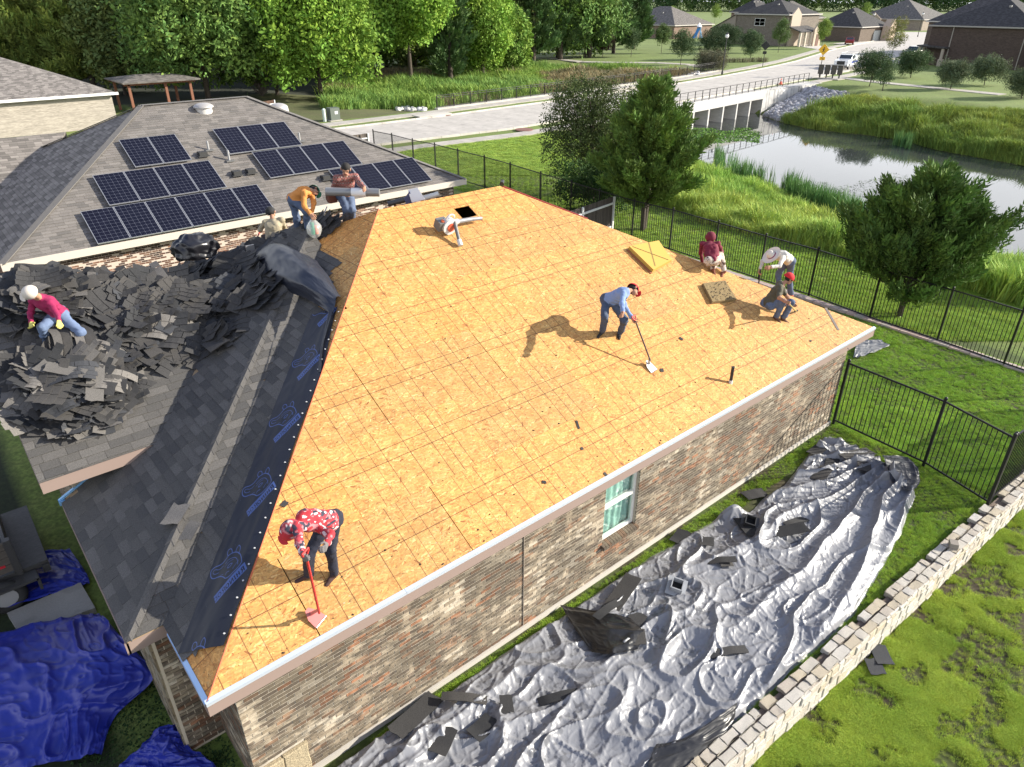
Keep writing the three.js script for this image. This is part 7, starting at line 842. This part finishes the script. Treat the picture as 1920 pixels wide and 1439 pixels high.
// ---------- tools and small things on the roof ----------
const steel = M([.55, .55, .56], .35, { metalness: .8 }), redPaint = M([.5, .03, .025], .5), woodM = M([.32, .19, .09], .8, { map: grainTex });
function scraper(label, top, bladePx, shaftM, bladeM) { const t = thing('roofing_shovel', label, 'roofing shovel'), b = onP(MAIN, ...bladePx).addScaledVector(MAIN.n, .02), d = top.clone().sub(b).normalize(), side = new THREE.Vector3().crossVectors(d, MAIN.n).normalize(), neck = b.clone().addScaledVector(d, .22); mesh('shaft', rod(neck, top, .016, .016, 9), shaftM, t); mesh('handle', [rod(top, top.clone().addScaledVector(d, .06).addScaledVector(side, .05), .012), rod(top, top.clone().addScaledVector(d, .06).addScaledVector(side, -.05), .012), rod(top.clone().addScaledVector(d, .1).addScaledVector(side, .055), top.clone().addScaledVector(d, .1).addScaledVector(side, -.055), .014), rod(top.clone().addScaledVector(d, .06).addScaledVector(side, .05), top.clone().addScaledVector(d, .1).addScaledVector(side, .055), .012), rod(top.clone().addScaledVector(d, .06).addScaledVector(side, -.05), top.clone().addScaledVector(d, .1).addScaledVector(side, -.055), .012)], shaftM === steel ? M([.03, .02, .02], .5) : redPaint, t); const dn = d.clone().addScaledVector(MAIN.n, -d.dot(MAIN.n)).normalize(); const q = (s, f, k) => b.clone().addScaledVector(side, s).addScaledVector(dn, f).addScaledVector(MAIN.n, k); mesh('blade', slab([q(-.1, 0, .0), q(.1, 0, .0), q(.085, .14, .02), q(.03, .24, .06), q(-.03, .24, .06), q(-.085, .14, .02)], .006, side), bladeM, t); const tee = []; for (let i = 0; i < 10; i++) { const g = new THREE.ConeGeometry(.01, .03, 4); g.applyQuaternion(new THREE.Quaternion().setFromUnitVectors(YUP, dn.clone().negate())); const p = q(-.09 + i * .02, -.012, .002); g.translate(p.x, p.y, p.z); tee.push(g); } mesh('teeth', tee, steel, t); mesh('socket', rod(q(0, .16, .04), neck.clone().addScaledVector(d, .08), .024, .018, 8), bladeM, t); }
scraper('red shafted shingle shovel in the camouflage man\'s hand', PJ.camo.gR, [602, 1168], redPaint, M([.5, .16, .15], .4, { metalness: .3 }));
scraper('dark shafted shingle shovel in the blue shirted man\'s hand', PJ.blue.gL, [1226, 697], M([.05, .025, .02], .6), steel);
{ // foam board and fibre board
  const onM = (x, y, k) => onP(MAIN, x, y).addScaledVector(MAIN.n, k);
  let b = thing('foam_board', 'yellow insulation board with a dark cross lying on the bare boards', 'board'); const yb = slab([[1177, 468], [1232, 457], [1256, 493], [1222, 512]].map(p => onM(...p, .1)), .085, V(1, 0)); mesh('board_body', yb, M([.5, .31, .06], .8), b); const cr = (p, q) => beam(onM(...p, .101), onM(...q, .101), .05, .003); mesh('cross_mark', [cr([1183, 468], [1250, 493]), cr([1212, 461], [1224, 505])], M([.3, .2, .06], .9), b); mesh('edge_strip', slab([[1177, 468.5], [1222, 512.5], [1220, 514.5], [1175.5, 470.5]].map(p => onM(...p, .02)), .015, V(1, 0)), M([.3, .1, .04], .9), b);
  b = thing('fibre_board', 'brown pitted fibre board lying near the crouching man', 'board'); const fb = slab([[1315, 536], [1357, 531], [1378, 566], [1333, 571]].map(p => onM(...p, .085)), .07, V(1, 0)); mesh('board_body', fb, M([.33, .235, .105], .95, { map: grainTex, bumpMap: bumpTex, bumpScale: .02 }), b); const r = rng(4), pit = []; for (let i = 0; i < 70; i++) { const u = r(), v = r(), x = lerp(lerp(1318, 1355, u), lerp(1335, 1374, u), v), y = lerp(lerp(537, 533, u), lerp(569, 565, u), v); const p = onM(x, y, .087); pit.push(new THREE.BoxGeometry(.015 + .03 * r(), .006, .012 + .02 * r()).rotateY(r() * 3).translate(p.x, p.y, p.z)); } stuff(mesh('gouges', pit, M([.07, .05, .03], .95), b));
  // plumbing vent
  const vp = onM(1370, 718, 0), v = thing('vent_pipe', 'short black vent pipe standing on the bare boards', 'vent pipe', vp); mesh('pipe', rod(V(0, 0, -.02), V(0, 0, .36), .032, .032, 14), M([.02, .02, .02], .5), v); mesh('base', rod(V(0, 0, -.02), V(0, 0, .06), .04, .038, 14), M([.6, .58, .55], .6), v); mesh('rim', new THREE.TorusGeometry(.032, .006, 8, 16).rotateX(1.571).translate(0, .36, 0), M([.03, .03, .03], .5), v);
  // blower
  const bp = onM(842, 440, 0), t = thing('leaf_blower', 'white and grey leaf blower lying on the boards by the hole', 'leaf blower', bp), wh = M([.55, .55, .54], .5), gy = M([.12, .12, .12], .5); const nq = new THREE.Quaternion().setFromUnitVectors(YUP, MAIN.n); t.quaternion.copy(nq);
  const fan = new THREE.CylinderGeometry(.17, .17, .14, 26); fan.rotateX(1.35); fan.translate(-.02, .19, -.06); mesh('fan_housing', fan, wh, t); const fr = new THREE.CylinderGeometry(.09, .1, .15, 20); fr.rotateX(1.35); fr.translate(-.01, .185, -.045); mesh('intake_grille', fr, M([.5, .1, .05], .5), t); const en = new THREE.BoxGeometry(.22, .2, .2, 2, 2, 2); en.translate(-.16, .2, -.14); mesh('engine', en, gy, t); mesh('tube', [rod(V(.1, .1, .22), V(.62, .13, .16), .05, .045, 16), rod(V(.62, .13, .16), V(.9, .12, .13), .045, .036, 16)], M([.2, .2, .21], .4), t); mesh('tube_collar', rod(V(.1, .1, .22), V(.24, .11, .205), .06, .056, 16), wh, t); mesh('handle', new THREE.TorusGeometry(.1, .018, 8, 18, 3.3).translate(-.02, .36, -.08), wh, t); mesh('elbow', [rod(V(.08, .05, .3), V(.02, -.3, .1), .04, .036, 14)], gy, t); mesh('nozzle', rod(V(.02, -.3, .1), V(.0, -.42, .05), .05, .052, 14), wh, t); mesh('fuel_cap', new THREE.CylinderGeometry(.035, .035, .03, 12).translate(-.18, .31, -.1), M([.5, .1, .03], .5), t);
  // shingle crumbs and strips on the boards
  const cr2 = [[1462, 557, 0], [1555, 622, 1], [1600, 600, 3], [1241, 695, 2], [1091, 842, 2], [1020, 905, 2], [533, 946, 2], [1135, 890, 5], [1277, 636, 2], [1520, 640, 5], [1590, 655, 5], [1083, 797, 3]]; const rr = rng(31);
  cr2.slice(3).forEach(([x, y, k], i) => { const m = mesh('shingle_crumb', scrapGeo[k], scrapMats[i % 3]); tag(m, 'small dark shingle crumb left on the bare boards', 'shingle', 'shingle crumbs on the bare boards'); m.position.copy(onM(x, y, .012)); m.quaternion.copy(nq).multiply(new THREE.Quaternion().setFromAxisAngle(YUP, rr() * 6)); const s = .16 + .12 * rr(); m.scale.set(s, s * .3, s); });
  const fs = mesh('metal_flashing', beam(onM(1548, 578, .012), onM(1572, 620, .012), .06, .006), M([.22, .18, .15], .5)); tag(fs, 'thin brown metal flashing strip lying near the far eave corner', 'flashing');
  const cb = []; for (let i = 0; i < 110; i++) { const f = Math.pow(rr(), 2.2), a = lerp(AA + f * 6.4 + .3, AB - f * 6.4 - .3, rr()), bb = BE + .08 + f * 6, s = .006 + .012 * rr(), p = V(a, bb, MAIN.h(a, bb)).addScaledVector(MAIN.n, .006); cb.push(new THREE.BoxGeometry(s * 2, .008, s).rotateY(rr() * 3).translate(p.x, p.y, p.z)); } const gr = mesh('grit', cb, M([.05, .035, .025], .95)); gr.userData = { kind: 'stuff', label: 'dark crumbs and nails scattered over the bare boards', category: 'grit' };
  const h = thing('claw_hammer', 'claw hammer by the olive shirted man\'s knee', 'hammer'); const hp = PJ.olive.gR, ht = onM(1490, 587, .06); mesh('handle', rod(hp, ht, .014, .016, 8), M([.35, .28, .08], .6), h); const hd = new THREE.BoxGeometry(.15, .03, .03); hd.translate(ht.x, ht.y, ht.z); mesh('hammer_head', hd, M([.05, .05, .05], .4, { metalness: .6 }), h);
  const hb = thing('pry_bar', 'black flat bar in the straw hatted man\'s hand', 'pry bar'), g0 = PJ.hat.gL; mesh('bar', rod(g0.clone().add(V(0, 0, .08)), g0.clone().add(V(-.02, -.02, -.3)), .02, .016, 8), M([.015, .015, .015], .5), hb); mesh('claw', bx(g0.x - .02, -g0.z - .02, g0.y - .32, .05, .1, .03), M([.015, .015, .015], .5), hb);
}
{ // things around the men on the back slope
  const roll = thing('felt_roll', 'silver grey roll of roofing felt with a white label held by the plaid shirted man', 'felt roll'), g = PJ.plaid.gL, c = g.clone().lerp(PJ.plaid.gR, .42), ax = RT.clone().multiplyScalar(1).addScaledVector(YUP, -.02), p = c.clone().addScaledVector(ax, -.56).addScaledVector(FH, -.02), q = c.clone().addScaledVector(ax, .52).addScaledVector(FH, -.02); mesh('roll_body', rod(p, q, .085, .08, 28), M([.22, .225, .23], .4, { metalness: .4 }), roll); mesh('roll_label', rod(p.clone().lerp(q, .48), p.clone().lerp(q, .75), .0855, .0845, 28), M([.7, .7, .7], .6), roll); mesh('roll_core', rod(p.clone().addScaledVector(ax, -.002), p.clone().addScaledVector(ax, .03), .05, .05, 16), M([.03, .03, .03], .9), roll);
  const bag = thing('plastic_bag', 'clear plastic bag of bottles held by the orange shirted man', 'bag'), bt = PJ.orange.gR.clone().lerp(PJ.orange.gL, .5), s = new THREE.SphereGeometry(.15, 26, 20), sp = s.attributes.position; for (let i = 0; i < sp.count; i++) { const y = sp.getY(i) / .15, k = y > .2 ? 1 - .75 * (y - .2) : 1, w = .85 + .3 * ridged(sp.getX(i) * 9, sp.getY(i) * 5, sp.getZ(i) * 9, 3); sp.setXYZ(i, sp.getX(i) * k * w, sp.getY(i) * 1.35, sp.getZ(i) * k * w); } s.computeVertexNormals(); s.translate(bt.x, bt.y - .24, bt.z); mesh('bag_film', s, M([.85, .87, .85], .25, { transmission: .75, thickness: 0 }), bag); mesh('bottle', rod(bt.clone().add(V(-.03, 0, -.36)), bt.clone().add(V(-.03, 0, -.12)), .04, .035, 12), M([.05, .35, .18], .3), bag); mesh('bottle', rod(bt.clone().add(V(.04, .02, -.37)), bt.clone().add(V(.04, .02, -.2)), .05, .05, 12), M([.7, .16, .06], .4), bag);
  const sh = thing('roofing_shovel', 'blue bladed shovel leaning by the ridge end beside the plastic bag', 'roofing shovel'), b0 = pathUp(LEFT, 590, 446, .03), h0 = pathUp(LEFT, 622, 402, .2); mesh('shaft', rod(b0, h0, .014, .014, 8), steel, sh); const bd = h0.clone().sub(b0).normalize(), sd = RT.clone(); mesh('blade', slab([b0.clone().addScaledVector(sd, -.1), b0.clone().addScaledVector(sd, .1), b0.clone().addScaledVector(sd, .12).addScaledVector(bd, -.22), b0.clone().addScaledVector(sd, -.12).addScaledVector(bd, -.22)], .01, sd), M([.05, .07, .17], .5), sh); mesh('red_band', beam(b0.clone().addScaledVector(sd, -.11).addScaledVector(bd, -.13).add(V(0, 0, .012)), b0.clone().addScaledVector(sd, .11).addScaledVector(bd, -.13).add(V(0, 0, .012)), .04, .004), redPaint, sh);
  const rs = thing('roofing_shovel', 'red shafted shovel held upright by the sitting man', 'roofing shovel'), ht = PJ.sit.gL; const lo = onP(BACK, 470, 472); mesh('shaft', rod(lo, ht, .016, .016, 8), redPaint, rs); mesh('handle', new THREE.TorusGeometry(.055, .013, 8, 18).translate(ht.x, ht.y + .05, ht.z), M([.02, .02, .02], .5), rs); mesh('blade', bx(lo.x, -lo.z, lo.y + .04, .18, .02, .2), steel, rs);
  const bd2 = thing('white_board', 'white board on a blue bracket standing behind the ridge', 'board'), Q = (x, y, D) => atDepth(x, y, D), D0 = FH.dot(V(8.4, 13.6)); mesh('panel', slab([Q(764, 356, D0), Q(783, 352, D0), Q(797, 374, D0 - .15), Q(772, 380, D0 - .15)], .03, RT), M([.72, .71, .69], .5), bd2); mesh('bracket', slab([Q(758, 372, D0), Q(768, 358, D0), Q(778, 379, D0), Q(762, 382, D0)], .05, RT), M([.05, .07, .16], .5), bd2); const bl = onP(BACK, 768, 392), bh = Q(772, 376, D0); mesh('leg', rod(bl.clone().setY(BACK.h(0, -bh.z)).setX(bh.x), bh, .03), M([.05, .07, .16], .5), bd2);
  [[[727, 383], [762, 374], 'dark roll of felt on the back slope beside the white board'], [[795, 372], [822, 364], 'short grey pipe on the back slope beyond the white board']].forEach(([p, q, L], i) => { const t = thing('felt_roll', L, 'roll'), a = Q(...p, D0 + .2), b = Q(...q, D0 + .3), drop = k => k.setY(BACK.h(0, -k.z) + .07); a.y = Math.min(a.y, 6.02); b.y = Math.min(b.y, 6.02); mesh('roll_body', rod(a, b, .06, .06, 16), i ? M([.25, .27, .3], .5) : M([.02, .022, .03], .5), t); mesh('rest_block', bx((a.x + b.x) / 2, -(a.z + b.z) / 2, (BACK.h(0, -(a.z + b.z) / 2) + Math.min(a.y, b.y)) / 2, .12, .12, Math.max(.05, Math.min(a.y, b.y) - BACK.h(0, -(a.z + b.z) / 2))), woodM, t); });
  const hs = thing('air_hose', 'red and black air hose tool at the ridge end', 'hose'), r0 = V(10.62, 12.9, 6.07); mesh('tool_body', rod(r0, r0.clone().add(V(.12, .1, .03)), .05, .04, 10), M([.02, .02, .02], .5), hs); const cv = new THREE.CatmullRomCurve3([0, .4, .9, 1.5].map(t => V(10.7 + t, 12.95 - t * .9, RIGHT.h(10.7 + t, 0) + .03))); mesh('hose', new THREE.TubeGeometry(cv, 30, .025, 8), M([.25, .02, .02], .5), hs);
  const pouch = thing('tool_pouch', 'brown leather tool pouch hanging at the plaid shirted man\'s hip', 'tool pouch'), pp = atDepth(622, 371, FH.dot(PJ.plaid.pel) - .05); const pg = new THREE.BoxGeometry(.22, .2, .12, 3, 3, 3), pv = pg.attributes.position; for (let i = 0; i < pv.count; i++) pv.setXYZ(i, pv.getX(i) * (1 - .3 * (pv.getY(i) < -.05)), pv.getY(i), pv.getZ(i)); pg.translate(pp.x, pp.y, pp.z); mesh('pouch_body', pg, M([.14, .045, .025], .7), pouch); mesh('belt', rod(pp.clone().add(V(0, 0, .09)), PJ.plaid.pel.clone().add(V(0, 0, .06)), .02, .02, 6), M([.02, .015, .012], .6), pouch);
}
renderer.render(scene, camera);
